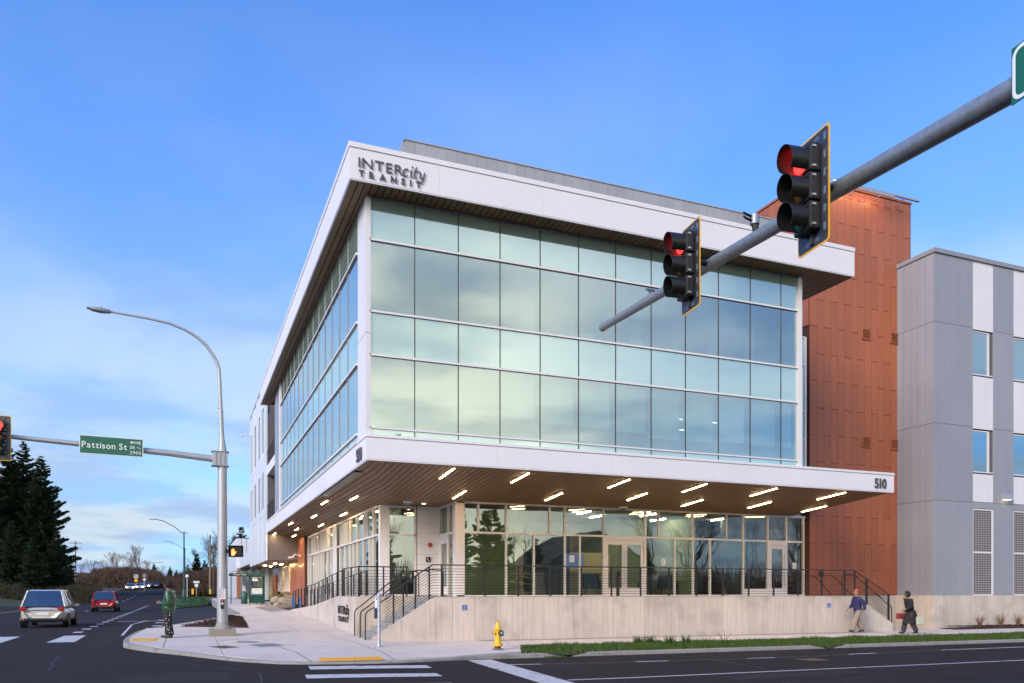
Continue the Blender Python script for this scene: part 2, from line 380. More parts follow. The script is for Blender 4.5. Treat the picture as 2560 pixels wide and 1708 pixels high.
# crosswalk in front, with its bars along the street
for xa, ya, yb in ((2.55, 17.85, 18.65), (2.22, 16.0, 16.75), (1.95, 14.1, 14.85), (1.7, 12.2, 12.95)):
    patch('crosswalk_bar', [(xa-.03, ya+.02, 0), (xa+2.62, ya-.35, 0), (xa+2.68, yb-.45, 0), (xa+.03, yb, 0)], paint, parent=road)
for x in (-3.9, -6.1, -8.3, -10.5):
    patch('crosswalk_bar', [(x-.42, 30.6, 0), (x+.42, 30.6, 0), (x+.30, 35.1, 0), (x-.44, 35.1, 0)], paint, parent=road)
patch('stop_line', [(6.20, 13.3, 0), (6.85, 13.3, 0), (7.30, 19.35, 0), (6.62, 19.25, 0)], paint, parent=road, n=5)
strip('edge_line', [(7.0, 14.25), (62, 14.4)], .11, paint, parent=road)
strip('gutter_seam', [(7.3, 17.8), (11, 17.45), (15, 17.25), (21, 17.7), (26, 17.95), (60, 18.2)], .035, mat('seam_grey', (.20, .19, .20), .8, noise=(6, .3)), parent=road, dz=.004)
for a, b in ((7.13, 8.0), (10.5, 11.4), (13.8, 14.65), (17.4, 18.5), (21.4, 60)):
    f = lambda x: itp([(7.3, 17.8), (11, 17.45), (15, 17.25), (21, 17.7), (26, 17.95), (60, 18.2)], x)
    strip('bike_lane_dash', [(a, f(a)), (b, f(b))], .13, paint, parent=road, dz=.008)
strip('centre_line', [(5, 9.2), (70, 9.2)], .1, ypaint, parent=road); strip('centre_line', [(5, 9.0-.15), (70, 8.85)], .1, ypaint, parent=road)
y = 37.5
while y < 104:
    patch('lane_dot', [(-4.36, y, 0), (-4.02, y, 0), (-4.02, y+1.0, 0), (-4.36, y+1.0, 0)], paint, parent=road, n=1); y += 3.1
for y in (39, 43.3, 47.6, 52): patch('bike_box_dot', [(-1.55, y, 0), (-1.1, y, 0), (-1.1, y+.9, 0), (-1.55, y+.9, 0)], paint, parent=road, n=1)
strip('lane_line', [(-2.3, 34.5), (-2.6, 46), (-2.1, 52)], .10, paint, parent=road)
strip('lane_line', [(-3.6, 51), (-1.2, 51)], .35, paint, parent=road); 
strip('lane_line', [(-.9, 39), (2.0, 46.5)], .12, paint, parent=road, dz=.016)
y = 60
while y < 200: strip('lane_line', [(-8.1, y), (-8.1, y+3)], .13, paint, parent=road); y += 9
for x in (-13.75, -13.5): strip('centre_line', [(x, 52), (x, 420)], .11, ypaint, parent=road, step=6)
strip('edge_line', [(-15.1, 108), (-15.1, 420)], .12, paint, parent=road, step=6)
strip('edge_line', [(-1.2, 106), (-1.2, 420)], .12, paint, parent=road, step=6)
tar = mat('crack_sealant', (.010, .010, .011), .6, noise=(3, .2))
for pts in ([(9, 12.2), (14, 12.6), (19, 12.1), (25, 12.5), (33, 12.3)], [(12.5, 19.3), (12.7, 17), (12.3, 14.8), (12.6, 12.4)], [(21.6, 19.3), (21.9, 16), (21.5, 12.3)], [(-3, 25.5), (0, 20.5), (1.4, 17.5), (1.2, 13)], [(-2.4, 30), (-3.1, 24), (-2.7, 19)], [(-8.1, 22), (-7.9, 34), (-8.2, 50)], [(2.5, 15.6), (6, 15.1), (9.5, 15.4)]):
    P = []
    for a, b in zip(pts, pts[1:]):
        for i in range(8): P.append((a[0]+(b[0]-a[0])*i/8+RN.uniform(-.05, .05), a[1]+(b[1]-a[1])*i/8+RN.uniform(-.05, .05)))
    strip('sealed_crack', P, .035, tar, parent=road, dz=.0035, step=.5)
worn = mat('worn_patch', (.036, .033, .035), .95, noise=((.5, .2), (3, .2), (90, .3)), bump=(110, .6, .006), spec=.12)
for (x0, y0, x1, y1) in ((10.2, 13.1, 13.9, 13.9), (24, 15.0, 29, 16.3), (-1.2, 16.2, .9, 18.0)): patch('asphalt_patch', [(x0, y0, 0), (x1, y0+.1, 0), (x1-.1, y1, 0), (x0+.1, y1, 0)], worn, dz=.0025, parent=road)
patch('storm_grate', [(14.8, 16.1, 0), (15.5, 16.1, 0), (15.5, 16.7, 0), (14.8, 16.7, 0)], blackp, parent=road, n=1)

# ------------------------------------------------------------------ kerbs and pavement
KP = [(60, 19.62), (9.5, 19.62), (7.1, 19.55), (5.9, 19.3), (5.1, 19.02), (4.4, 18.95), (3.4, 19.0), (2.7, 19.15), (2.04, 19.48), (1.13, 20.6), (.45, 22.0), (-.15, 23.25), (-.88, 24.6), (-1.41, 25.9), (-1.75, 26.95), (-1.88, 29), (-1.9, 31), (-1.78, 34.9), (-1.1, 38.4), (.4, 42.2), (2.3, 46.6), (2.75, 49), (2.85, 60), (2.9, 104)]
def kerb_run(pts, parent, seg=2.9, cut0=0, cut1=0):
    L = [0]
    for a, b in zip(pts, pts[1:]): L.append(L[-1]+math.dist(a, b))
    def at(s):
        for i in range(len(pts)-1):
            if s <= L[i+1] or i == len(pts)-2:
                t = (s-L[i])/(L[i+1]-L[i]); a, b = Vector(pts[i]), Vector(pts[i+1]); d = (b-a).normalized(); return a.lerp(b, t), d
    n = max(1, round(L[-1]/seg))
    for k in range(n):
        s0, s1 = L[-1]*k/n+.008, L[-1]*(k+1)/n-.008; c = max(1, int((s1-s0)/.5)); m = MB()
        for i in range(c+1):
            s = s0+(s1-s0)*i/c; p, d = at(s); nn = Vector((-d.y, d.x)); nn = -nn   # right-hand side of travel is the pavement
            low = 0
            if cut0 and s < cut0: low = (1-s/cut0)
            if cut1 and s > L[-1]-cut1: low = (s-(L[-1]-cut1))/cut1
            zt = G(p.x, p.y)*(1-low)+(R(p.x, p.y)+.01)*low; zt = max(zt, R(p.x, p.y)+.012); zb = R(p.x, p.y)-.08
            q = p+nn*.15
            o = p-nn*.03
            m.v += [(o.x, o.y, zb), (p.x-nn.x*.01, p.y-nn.y*.01, zt-.025), (p.x+nn.x*.02, p.y+nn.y*.02, zt), (q.x, q.y, zt), (q.x, q.y, zb)]
        for i in range(c):
            for j in range(4): m.f.append((i*5+j, i*5+j+1, (i+1)*5+j+1, (i+1)*5+j)); m.mi.append(0)
        m.f += [(0, 4, 3, 2, 1), tuple(c*5+j for j in range(5))]; m.mi += [0, 0]
        m.build('kerb_stone', kerbm, parent)
kerb = MB().tube([(59, 19.8, -.3), (10, 19.8, -.3)], .02, 3).build('kerb', kerbm, kind='structure')
kerb_run([(9.5, 19.62), (8.6, 19.62), (7.1, 19.55), (5.9, 19.3), (5.1, 19.02), (4.4, 18.95), (3.4, 19.0), (2.7, 19.15), (2.04, 19.48), (1.13, 20.6), (.45, 22.0), (-.15, 23.25), (-.88, 24.6), (-1.41, 25.9), (-1.75, 26.95), (-1.88, 29), (-1.9, 31), (-1.78, 34.9), (-1.1, 38.4), (.4, 42.2), (2.3, 46.6), (2.75, 49), (2.85, 60), (2.9, 104)][::1], kerb, 2.9, cut0=.35)
kerb_run([(18.65, 19.62), (9.78, 19.62)], kerb, 2.9, .3, .2)
kerb_run([(60, 19.62), (19.0, 19.62)], kerb, 2.9, 0, .3)

IN = [(p[0], p[1]) for p in KP]
def halfplanes():
    hp = []
    for a, b in zip(IN[1:17], IN[2:18]):
        a, b = Vector(a), Vector(b); d = (b-a).normalized(); n = Vector((d.y, -d.x)); hp.append((a+n*.155, n))
    return hp
HP = halfplanes()
def clip(poly, hp):
    for p0, n in hp:
        out = []
        for i in range(len(poly)):
            a, b = Vector(poly[i]), Vector(poly[(i+1) % len(poly)]); da, db = (a-p0).dot(n), (b-p0).dot(n)
            if da >= 0: out.append(tuple(a))
            if (da < 0) != (db < 0): t = da/(da-db); out.append(tuple(a.lerp(b, t)))
        poly = out
        if len(poly) < 3: return None
    return poly
pave = sheet([2.95, 5.6, 7], lin(38, 110, 6), lambda x, y: G(x, y)-.03).build('sidewalk', kerbm, kind='structure')
def slab(x0, y0, x1, y1, hp=None, mt=walk):
    g = .011; poly = [(x0+g, y0+g), (x1-g, y0+g), (x1-g, y1-g), (x0+g, y1-g)]
    if hp:
        poly = clip(poly, hp)
        if not poly: return
        ar = sum(poly[i][0]*poly[(i+1) % len(poly)][1]-poly[(i+1) % len(poly)][0]*poly[i][1] for i in range(len(poly)))/2
        if ar < .05: return
    n = len(poly); m = MB(); dz = RN.uniform(-.002, .002)
    m.add([(x, y, G(x, y)+dz) for x, y in poly]+[(x, y, G(x, y)-.10) for x, y in poly], [tuple(range(n))]+[(i, n+i, n+(i+1) % n, (i+1) % n) for i in range(n)])
    return m.build('slab', mt, pave)
xs = [-2.1, -.6, .9, 2.4, 3.9, 5.6]; 
ys = [18.9, 20.5, 22.1, 23.7, 25.3, 27, 28.7, 30.4, 32.1, 33.8, 35.5, 37.2]
bevelhp = (Vector((8.15, 19.8)), Vector((-.9, .42)))
for i in range(len(xs)-1):
    for j in range(len(ys)-1): slab(xs[i], ys[j], xs[i+1], ys[j+1], HP)
for j in range(4): slab(5.6, ys[j], 7.4, ys[j+1] if j < 3 else 24.2, HP)
for (a, b) in ((19.7, 21.3), (21.3, 22.9)): slab(7.4, a, 9.3, b, HP+[(Vector((8.35, 19.8)), Vector((-.93, .36)))])
slab(5.6, 24.2, 7.4, 25.82)
slab(7.4, 22.9, 9.2, 25.82)
x = 9.2
while x < 58:
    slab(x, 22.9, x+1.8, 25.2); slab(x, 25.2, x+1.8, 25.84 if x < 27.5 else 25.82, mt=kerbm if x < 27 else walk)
    x += 1.8
for x in (28.3, 30.2): slab(x, 25.82, x+1.9, 27.0)
y = 37.2
slab(2.6, 37.2, 5.6, 38.9)
y = 38.9
while y < 104:
    b = 5.6 if y < 47 else 7.2
    slab(2.9, y, 4.3, y+1.7); slab(4.3, y, b, y+1.7); y += 1.7
# infill behind the kerb where the mulch bed lies
HPb = [(Vector((-1.1+.14, 38.4-.06)), Vector((4.2-(-0) and .93, -.37))), ]
for yy in (37.2, 38.9, 40.6, 42.3, 44.0, 45.7): slab(-.9, yy, 2.9, yy+1.7, [(Vector((-.94, 38.34)), Vector((.927, -.375)).normalized())]+[(Vector((-1.6, 35.0)), Vector((1, 0)))])
patch('tactile_ramp_pad', [(2.92, 19.24, 0), (4.42, 19.16, 0), (4.62, 20.15, 0), (3.06, 20.22, 0)], tactile, G, .006, pave)
patch('tactile_ramp_pad', [(-1.62, 27.45, 0), (-.85, 27.35, 0), (-.85, 29.2, 0), (-1.62, 29.3, 0)], tactile, G, .006, pave)
seamm = mat('pavement_seam', (.12, .11, .12), .9, noise=(8, .2))
strip('pavement_seam', [(2.75, 19.35), (2.75, 22.4), (2.35, 25.2), (1.1, 28.2)], .028, seamm, G, .004, pave, .8)
strip('pavement_seam', [(4.75, 19.3), (5.0, 22), (4.95, 25), (4.6, 27.6)], .028, seamm, G, .004, pave, .8)
def cover(pts, m_, label):
    o = patch('utility_cover', [(*p, 0) for p in pts], m_, G, .007); tag(o, label, 'utility cover', 'utility covers let into the corner pavement')
covm = mat('cover_steel', (.20, .21, .24), .6, metal=.3, noise=((8, .2), (40, .2)), bump=(40, .5, .004))
covr = mat('cover_rusty', (.11, .065, .04), .8, noise=((8, .3), (40, .2)))
cover([(1.42, 26.05), (2.02, 25.85), (2.1, 26.25), (1.5, 26.45)], covm, 'small grey steel cover in the pavement, nearest the signal pole')
cover([(2.02, 24.30), (2.75, 24.65), (2.45, 25.42), (1.72, 25.12)], covm, 'larger blue grey steel cover set diagonally in the corner pavement')
cover([(1.0, 24.0), (1.42, 24.35), (1.05, 25.0), (.60, 24.66)], covr, 'rusty brown diamond shaped cover near the kerb of the corner')

# turf strip between kerb and pavement
def turf(name, x0, x1, y0, y1, F, n, h, label=None, keep=None, m_=blade):
    m = MB()
    for _ in range(n):
        x, y = RN.uniform(x0, x1), RN.uniform(y0, y1)
        if keep and not keep(x, y): continue
        cl = .55+1.1*max(0, mn.noise(Vector((x*.9, y*1.6, 3)))+.25); hh = h*cl*RN.uniform(.6, 1.3); a = RN.uniform(0, 2*PI); w = RN.uniform(.006, .013)*1.3
        lx, ly = math.cos(a)*w, math.sin(a)*w; bx, by = RN.uniform(-.5, .5)*hh, RN.uniform(-.5, .5)*hh; z = F(x, y)
        m.tri((x-lx, y-ly, z), (x+lx, y+ly, z), (x+bx, y+by, z+hh))
    return m.build(name, m_, kind='stuff')
gz_ = lambda x, y: G(x, y)-.015-(.10*max(0, 1-abs(x-18.83)/.5)*max(0, 1-(y-19.6)/1.6) + .10*max(0, 1-abs(x-9.64)/.5)*max(0, 1-(y-19.6)/1.5) if y < 22 else 0)
keepg = lambda x, y: (Vector((x, y))-Vector((8.35, 19.8))).dot(Vector((.93, -.36))) > .03
gm = sheet(lin(8.3, 60, .5), [19.63, 19.9, 20.4, 21.1, 22, 22.9], lambda x, y: gz_(x, y), lambda x, y: keepg(x-.2, y))
gm.build('verge_soil', grassbase, kind='structure')
o = turf('verge_grass', 8.3, 46, 19.8, 22.92, gz_, 46000, .085, keep=keepg); tag(o, 'long green grass in the strip between kerb and pavement', 'grass')
dryb = mat('dry_blade', (.17, .13, .05), .8, noise=(3, .3))
o = turf('dry_blades', 8.3, 46, 19.7, 23.0, gz_, 7000, .07, keep=keepg, m_=dryb); tag(o, 'straw coloured dead blades scattered through the green verge', 'grass')
m = MB(); leafl = mat('leaf_litter', (.085, .045, .022), .9, noise=((9, .5),))
for _ in range(1500):
    x = RN.uniform(9, 46); y = 19.56-abs(RN.gauss(0, .16)) if RN.random() < .7 else RN.uniform(22.9, 25.7)
    z = (R(x, y) if y < 19.6 else G(x, y))+.004; s = RN.uniform(.012, .035); a = RN.uniform(0, 6.3); m.tri((x+s*math.cos(a), y+s*math.sin(a), z), (x+s*math.cos(a+2), y+s*math.sin(a+2), z+.008), (x+s*math.cos(a+4), y+s*math.sin(a+4), z+.003))
tag(m.build('leaf_litter', leafl, kind='stuff'), 'dead leaves and grit lying in the gutter below the kerb', 'leaves')
o = turf('gutter_weeds', 8.9, 9.5, 19.35, 19.8, lambda x, y: R(x, y), 300, .05)
for k in range(4):
    cx, cy_ = 13.5+.5*k+RN.uniform(0, .2), RN.uniform(21.8, 22.8)
    m = MB()
    for _ in range(70):
        a, r = RN.uniform(0, 6.28), RN.uniform(0, .16); x, y = cx+r*math.cos(a), cy_+r*math.sin(a); h = RN.uniform(.15, .32); w = .012
        m.tri((x-w, y, G(x, y)-.02), (x+w, y, G(x, y)-.02), (x+.4*h*math.cos(a), y+.4*h*math.sin(a), h+G(x, y)))
    tag(m.build('grass_tuft', blade), '%s tall tuft of grass from the hydrant in the verge before the concrete wall' % ('first', 'second', 'third', 'fourth')[k], 'grass tuft', 'tall tufts in the verge')
# mulch beds
def mound(name, poly, F, h, m_, n=1400, lab=None, size=.06):
    m = MB(); c = sum((Vector(p) for p in poly), Vector((0, 0)))/len(poly); k = 7; N = len(poly)
    for i in range(k+1):
        for j in range(N*4):
            a, b = Vector(poly[j//4]), Vector(poly[(j//4+1) % N]); p = a.lerp(b, (j % 4)/4); p = c.lerp(p, i/k)
            m.v.append((p.x, p.y, F(p.x, p.y)+.008+h*(1-(i/k)**3)+.02*mn.noise(Vector((p.x*5, p.y*5, 0)))*(i < k)))
    W = N*4
    for j in range(W): q = m.v[k*W+j]; m.v.append((q[0], q[1], q[2]-.6))
    for i in range(k+1):
        for j in range(W): m.f.append((i*W+j, (i+1)*W+j, (i+1)*W+(j+1) % W, i*W+(j+1) % W)); m.mi.append(0)
    for _ in range(n):
        a = RN.randrange(N); p = c.lerp(Vector(poly[a]).lerp(Vector(poly[(a+1) % N]), RN.random()), math.sqrt(RN.random())); z = F(p.x, p.y)+h*.8+.02; s = RN.uniform(.4, 1)*size
        q = RN.uniform(0, 6.28); dx, dy = math.cos(q)*s, math.sin(q)*s
        m.tri((p.x-dx, p.y-dy, z), (p.x+dx, p.y+dy, z+RN.uniform(-.01, .03)), (p.x-dy*.4, p.y+dx*.4, z+RN.uniform(.01, .05)))
    o = m.build(name, m_, kind='stuff'); tag(o, lab, 'mulch'); return o
mound('mulch_bed', [(-.25, 36.9), (2.15, 45.6), (2.65, 43.2), (2.36, 33.9)], G, .05, soil, 2500, 'triangular bed of brown bark mulch beside the signal pole')
mound('mulch_bed', [(32.3, 26.95), (34.5, 25.75), (58, 25.75), (58, 26.95)], G, .10, soil, 6000, 'narrow bed of dark mulch along the foot of the grey wing')
mound('mulch_bed', [(6.0, 49), (6.0, 64), (9.5, 64), (9.5, 49)], lambda x, y: G(x, y)+.1+.09*(x-6), .1, soil, 1500, 'sloping planted bed with boulders beside the low tan wall')
# grass island with the green lamp post
mound('island_grass', [(-1.1, 84), (2.4, 100), (2.4, 122), (-.8, 122)], lambda x, y: itp([(84, R(x, 84)+.10), (98, R(x, 98)+.14), (107, .90), (122, 1.0)], y), .05, blade, 4000, 'grass island at the end of the parking bay around the lamp post', .16)
turf('verge_grass', -30, -15.8, 108, 175, T, 9000, .3, m_=mat('verge_blade', (.06, .085, .02), .8, noise=(.5, .3)))
# ------------------------------------------------------------------ the office building
B = empty('office_building', (5, 24, 0)); tag(B, 'large glass fronted office building of white metal with a rust coloured stair tower', 'building')
def ex(pts, t=.02): return pts
# --- roof overhang: fascia in segments with cap, soffit of planks
def fascia(name, x0, y0, x1, y1, zb, zg, zt, joints, horizontal=True):
    root = MB().box(x0+.05, y0+.05, zb+.03, x1-.02, y0+.30, zt-.05).box(x0+.05, y0+.05, zb+.03, x0+.30, y1, zt-.05).build(name, rustdark, B)
    js = [x0]+joints[0]+[x1]
    for a, b in zip(js, js[1:]): MB().box(a+.002, y0, zb, b-.002, y0+.05, zg-.012).build('fascia_panel', white, root)
    js = [y0+.05]+joints[1]+[y1]
    for a, b in zip(js, js[1:]): MB().box(x0, a+.002, zb, x0+.05, b-.002, zg-.012).build('fascia_panel', white, root)
    MB().box(x0-.025, y0-.025, zg, x1+.01, y0+.32, zt).box(x0-.025, y0+.32, zg, x0+.32, y1, zt).build('cap_flashing', white, root, bevel=.006)
    MB().box(x0+.01, y0+.01, zb-.035, x1-.01, y0+.06, zb-.004).box(x0+.01, y0+.06, zb-.035, x0+.06, y1-.01, zb-.004).build('drip_edge', white, root)
    return root
RX0, RX1, RY0, RY1 = 4.33, 23.18, 22.93, 52.9
fascia('roof_fascia', RX0, RY0, RX1, RY1, 13.475, 14.37, 14.52, ([7.0, 10.4, 13.8, 17.2, 20.6], [27, 32, 37, 42, 47.5]))
MB().box(RX1-.3, RY0+.30, 13.50, RX1-.03, 29.1, 14.5).build('fascia_return', white, B)
MB().box(5.1, 23.9, 13.9, 22.8, 52.8, 14.45).box(4.6, 23.2, 13.6, 22.9, 52.8, 13.9).build('roof', dgrey, B)
sof = MB().box(4.42, 23.0, 13.50, 22.9, 29.0, 13.58).box(4.42, 29.0, 13.50, 5.2, 52.7, 13.58).build('roof_soffit', woodgap, B)
x = 4.40; pw = .2045
while x < RX1-.1:
    y1 = 23.80
    if x < 4.95: y1 = 52.8
    if x > 21.35: y1 = 29.08
    if 4.95 <= x < 5.1: y1 = 23.8
    MB().box(x+.015, RY0+.06, 13.462, x+pw-.015, y1, 13.49).build('plank', wood, sof); x += pw
# soffit right edge runs out to the tower
for k in range(14):
    a = 23.25+k*.22
    pass
# --- roof screen
scr = MB().box(7.0, 27.03, 14.4, 22.9, 27.1, 17.2).box(7.0, 27.1, 14.4, 7.06, 36, 17.2).build('roof_screen', screen, B)
x = 6.99
while x < 22.6:
    MB().box(x+.003, 26.98, 14.45, x+.375, 27.03, 17.24).build('screen_panel', screen, scr); x += .378
MB().box(6.96, 26.95, 17.241, 22.9, 27.12, 17.28).box(6.96, 27.12, 17.241, 7.09, 36, 17.28).build('coping', screen, scr)
y = 27.1
while y < 35.5: MB().box(6.955, y+.008, 14.45, 6.998, y+.37, 17.239).build('screen_panel', screen, scr); y += .378

# --- upper glass box
ZR = [6.30, 6.54, 8.72, 10.02, 12.16, 13.43]
SP = {0: 1, 1: 0, 2: 1, 3: 0, 4: 1}
cw = MB().box(5.08, 23.9, 6.25, 21.3, 24.05, 6.36).box(5.08, 23.88, 13.38, 21.3, 24.05, 13.46).box(21.19, 23.68, 6.25, 21.375, 23.92, 13.45).build('curtain_wall', frame, B)
XM = [5.10]+[5.067+1.397*k for k in range(1, 12)]+[21.19]
for j in range(5):
    for i in range(len(XM)-1):
        MB().box(XM[i]+.012, 23.755, ZR[j]+.02, XM[i+1]-.012, 23.775, ZR[j+1]-.02).build('spandrel_pane' if SP[j] else 'pane', gl_sp if SP[j] else gl_up, cw)
for z, h in zip(ZR[1:5], (.045, .06, .06, .06)): MB().box(5.07, 23.695, z-h/2+.01, 21.19, 23.80, z+h/2+.012).build('transom', frame, cw)
for x in XM[1:-1]: MB().box(x-.011, 23.735, 6.30, x+.011, 23.80, 13.42).build('mullion', black, cw)
MB().box(5.10, 23.70, 6.27, 21.19, 23.80, 6.315).build('sill', frame, cw)
MB().box(5.07, 23.70, 13.40, 21.4, 23.83, 13.462).build('head_frame', grey, cw)
YM = [24.9]+[24.9+1.565*k for k in range(1, 14)]+[46.6]
for j in range(5):
    for i in range(len(YM)-1):
        MB().box(4.945, YM[i]+.012, ZR[j]+.02, 4.965, YM[i+1]-.012, ZR[j+1]-.02).build('spandrel_pane' if SP[j] else 'pane', gl_sp if SP[j] else gl_up, cw)
for z in ZR[1:5]: MB().box(4.885, 24.88, z-.03, 4.99, 46.6, z+.03).build('transom', frame, cw)
for y in YM[1:-1]: MB().box(4.925, y-.010, 6.30, 4.99, y+.010, 13.42).build('mullion', grey, cw)
MB().box(4.90, 24.88, 6.27, 4.99, 46.6, 6.315).build('sill', frame, cw)
col = MB().box(4.95, 23.695, 6.26, 5.10, 23.96, 13.455).box(4.952, 23.96, 6.26, 5.10, 24.9, 13.455).build('corner_column', whitep, B)
MB().box(4.948, 23.692, 9.36, 5.102, 24.9, 9.372).build('joint', dgrey, col)
MB().box(4.90, 46.6, 6.26, 5.3, 47.2, 13.46).build('corner_column', white, B)
MB().box(4.93, 47.25, 6.26, 5.3, 49.8, 13.46).build('side_panel', grey, B)
# interior of the upper floors
fl = MB()
for z in (9.0, 6.0): fl.box(5.15, 23.95, z, 21.2, 46, z+.5)
fl.box(5.15, 23.95, 12.4, 21.2, 46, 12.9)
fl.build('floor_slab', ceilm, B)
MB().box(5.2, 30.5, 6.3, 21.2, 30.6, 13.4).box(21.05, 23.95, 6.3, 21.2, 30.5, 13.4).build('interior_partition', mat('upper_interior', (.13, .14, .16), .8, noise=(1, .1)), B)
MB().box(10.6, 25.0, 9.55, 11.0, 25.4, 12.3).box(15.0, 25.2, 9.55, 15.35, 25.5, 12.3).box(18.6, 25.4, 9.55, 18.9, 25.7, 12.3).box(20.0, 25.0, 9.5, 20.25, 25.3, 12.3).box(15.8, 25.6, 6.5, 16.0, 25.9, 9).build('interior_column', whitep, B)
MB().box(12.1, 25.2, 9.55, 13.4, 26.0, 10.75).box(11.2, 25.6, 9.55, 13.9, 26.4, 10.25).box(12.2, 25.1, 9.55, 12.6, 25.5, 11.1).build('office_furniture', whitep, B)
for i, x in enumerate(XM[3:-1]):
    drop = [1.35, 1.45, 1.45, 1.5, 1.62, 1.62, 1.55, 1.6, 1.55][i]
    MB().box(x+.12, 23.93, 8.62-drop, XM[4+i]-.12 if 4+i < len(XM) else x+.6, 23.945, 8.62).build('roller_blind', blindm, B)
dimlamp = mat('upper_lamp', (1, 1, 1), .4, emit=(1, .80, .52), es=5)
for (x, z) in ((16.6, 8.3), (18.2, 8.75-.45), (17.0, 7.9)): MB().box(x, 26.2, z, x+1.2, 26.24, z+.03).build('interior_lamp', dimlamp, B)

# --- canopy
CX0, CX1, CY0, CY1 = 4.95, 25.9, 23.6, 58.2
can = fascia('canopy_fascia', CX0, CY0, CX1, CY1, 5.59, 6.245, 6.335, ([9.1, 13.2, 17.3, 21.4], [28, 33, 38, 43, 48, 53]))
MB().prism([(CY0+.05, 5.60), (29.05, 5.18), (29.05, 6.33), (CY0+.05, 6.33)], CX1-.05, CX1-.01, 'x').build('fascia_return', white, B)
MB().box(5.2, 23.9, 6.0, 25.8, 29.5, 6.25).box(5.2, 29.5, 6.0, 7.4, 58, 6.25).build('canopy_roof', dgrey, B)
SF, SL = .0759, .1955
zf = lambda y: 5.585-SF*(y-CY0)
zl = lambda x: 5.585-SL*(x-CX0)
def zs(x, y):
    # front slope, left slope, flat recess
    if x < 7.2:
        yc = CY0+(x-CX0)*SL/SF
        return zf(y) if y <= yc else zl(x)
    return max(zf(y), 5.145)
csof = MB().quad((CX0+.1, CY0+.1, 5.62), (CX1-.08, CY0+.1, 5.62), (CX1-.08, 29.5, 5.22), (CX0+.1, 29.5, 5.64)).build('canopy_soffit', woodgap, B)
MB().quad((CX0+.05, CY0+.1, 5.63), (7.25, CY0+.1, 5.63), (7.25, 58.1, 5.175), (CX0+.05, 58.1, 5.63)).quad((7.1, 29.3, 5.165), (9.95, 29.3, 5.165), (9.95, 32, 5.165), (7.1, 32, 5.165)).build('soffit_backing', woodgap, csof)
pw = .2133; x = CX0+.06; n = 0
def plank(x0, x1, ya, yb, z0a, z0b, z1a=None, z1b=None):
    # four top/bottom corners: heights at (x0,ya),(x0,yb),(x1,ya),(x1,yb)
    z1a = z0a if z1a is None else z1a; z1b = z0b if z1b is None else z1b; t = .022
    v = [(x0, ya, z0a), (x1, ya, z1a), (x1, yb, z1b), (x0, yb, z0b)]
    MB().add([(a, b, c) for a, b, c in v]+[(a, b, c+t) for a, b, c in v], ((0, 3, 2, 1), (4, 5, 6, 7), (0, 1, 5, 4), (1, 2, 6, 5), (2, 3, 7, 6), (3, 0, 4, 7))).build('plank', wood, csof)
while x < CX1-.1:
    a, b = x+.015, x+pw-.015
    if x < 7.1:
        yc = CY0+(x+pw/2-CX0)*SL/SF
        plank(a, b, CY0+.06, yc-.006, zf(CY0), zf(yc))
        plank(a, b, yc+.006, 58.1, zl(a), zl(a), zl(b), zl(b))
    else:
        ye = 29.36 if x > 9.9 else 29.39
        plank(a, b, CY0+.06, ye, zf(CY0), zf(ye))
        if x < 9.7: plank(a, b, ye+.012, 31.78, 5.145, 5.145)
    x += pw
# black access slot in the left soffit
MB().box(5.03, 25.8, 5.50, 5.30, 32.8, 5.56).build('access_slot', blackp, B)
# recessed lights in the canopy: each a fitting of its own
ORD = ['first', 'second', 'third', 'fourth', 'fifth', 'sixth', 'seventh', 'eighth', 'ninth', 'tenth']
def strip_light(x, y, L, label, zfun, slope, flat=False):
    z0 = zfun(y) if not flat else zfun
    o = empty('ceiling_light', (x, y, z0-.012)); tag(o, label, 'ceiling light', 'strip lights set in the canopy soffit')
    M = Matrix.Translation((x, y, z0-.004)) @ Matrix.Rotation(-math.atan(slope), 4, 'X') if not flat else Matrix.Translation((x, y, z0-.004))
    MB().cbox((0, 0, -.002), (.095, L+.05, .03), M).build('housing', frame, o)
    MB().cbox((0, 0, -.019), (.055, L, .012), M).build('diffuser', warm, o)
for i, x in enumerate((7.82, 10.39, 14.18, 17.36, 20.52, 23.86)):
    strip_light(x, 24.82, 1.5, '%s strip light from the building corner in the outer row of the front canopy' % ORD[i], zf, SF)
for i, (x, y) in enumerate(((9.33, 28.08), (12.95, 27.62), (16.14, 26.84), (19.11, 27.48), (22.27, 27.2), (25.43, 27.45))):
    strip_light(x, y, 1.45, '%s strip light from the building corner in the inner row beside the glass' % ORD[i], zf, SF)
LL = [(6.12, 31.6), (5.47, 34.7), (6.72, 37.1), (5.87, 40.45), (6.7, 43.65), (5.42, 46.1), (6.05, 48.6), (6.45, 53.2), (5.40, 54.8), (6.63, 57.4)]
for i, (x, y) in enumerate(LL):
    strip_light(x, y, 1.5, '%s strip light back from the corner under the side canopy' % ORD[i], zl(x), 0, True)
o = MB().lathe([(.10, 0), (.10, -.012), (.075, -.014)], 14, (8.69, 30.58, 5.142)).build('ceiling_light', frame); tag(o, 'small round downlight in the flat soffit over the recessed door', 'ceiling light')
MB().lathe([(.07, -.015), (.07, -.022)], 14, (8.69, 30.58, 5.142)).build('diffuser', warmd, o)
def dome(x, y, z, lab):
    o = MB().lathe([(.19, 0), (.19, -.06), (.16, -.09)], 18, (x, y, z)).build('dome_camera', whitep, smooth=True); tag(o, lab, 'security camera')
    MB().lathe([(.13, -.088), (.12, -.13), (.08, -.165), (.02, -.18)], 18, (x, y, z)).build('dome', gl_car, o, smooth=True)
dome(7.9, 30.0, 5.14, 'white dome camera under the soffit beside the round downlight')
dome(16.73, 28.9, 5.17, 'white dome camera under the front canopy above the double doors')

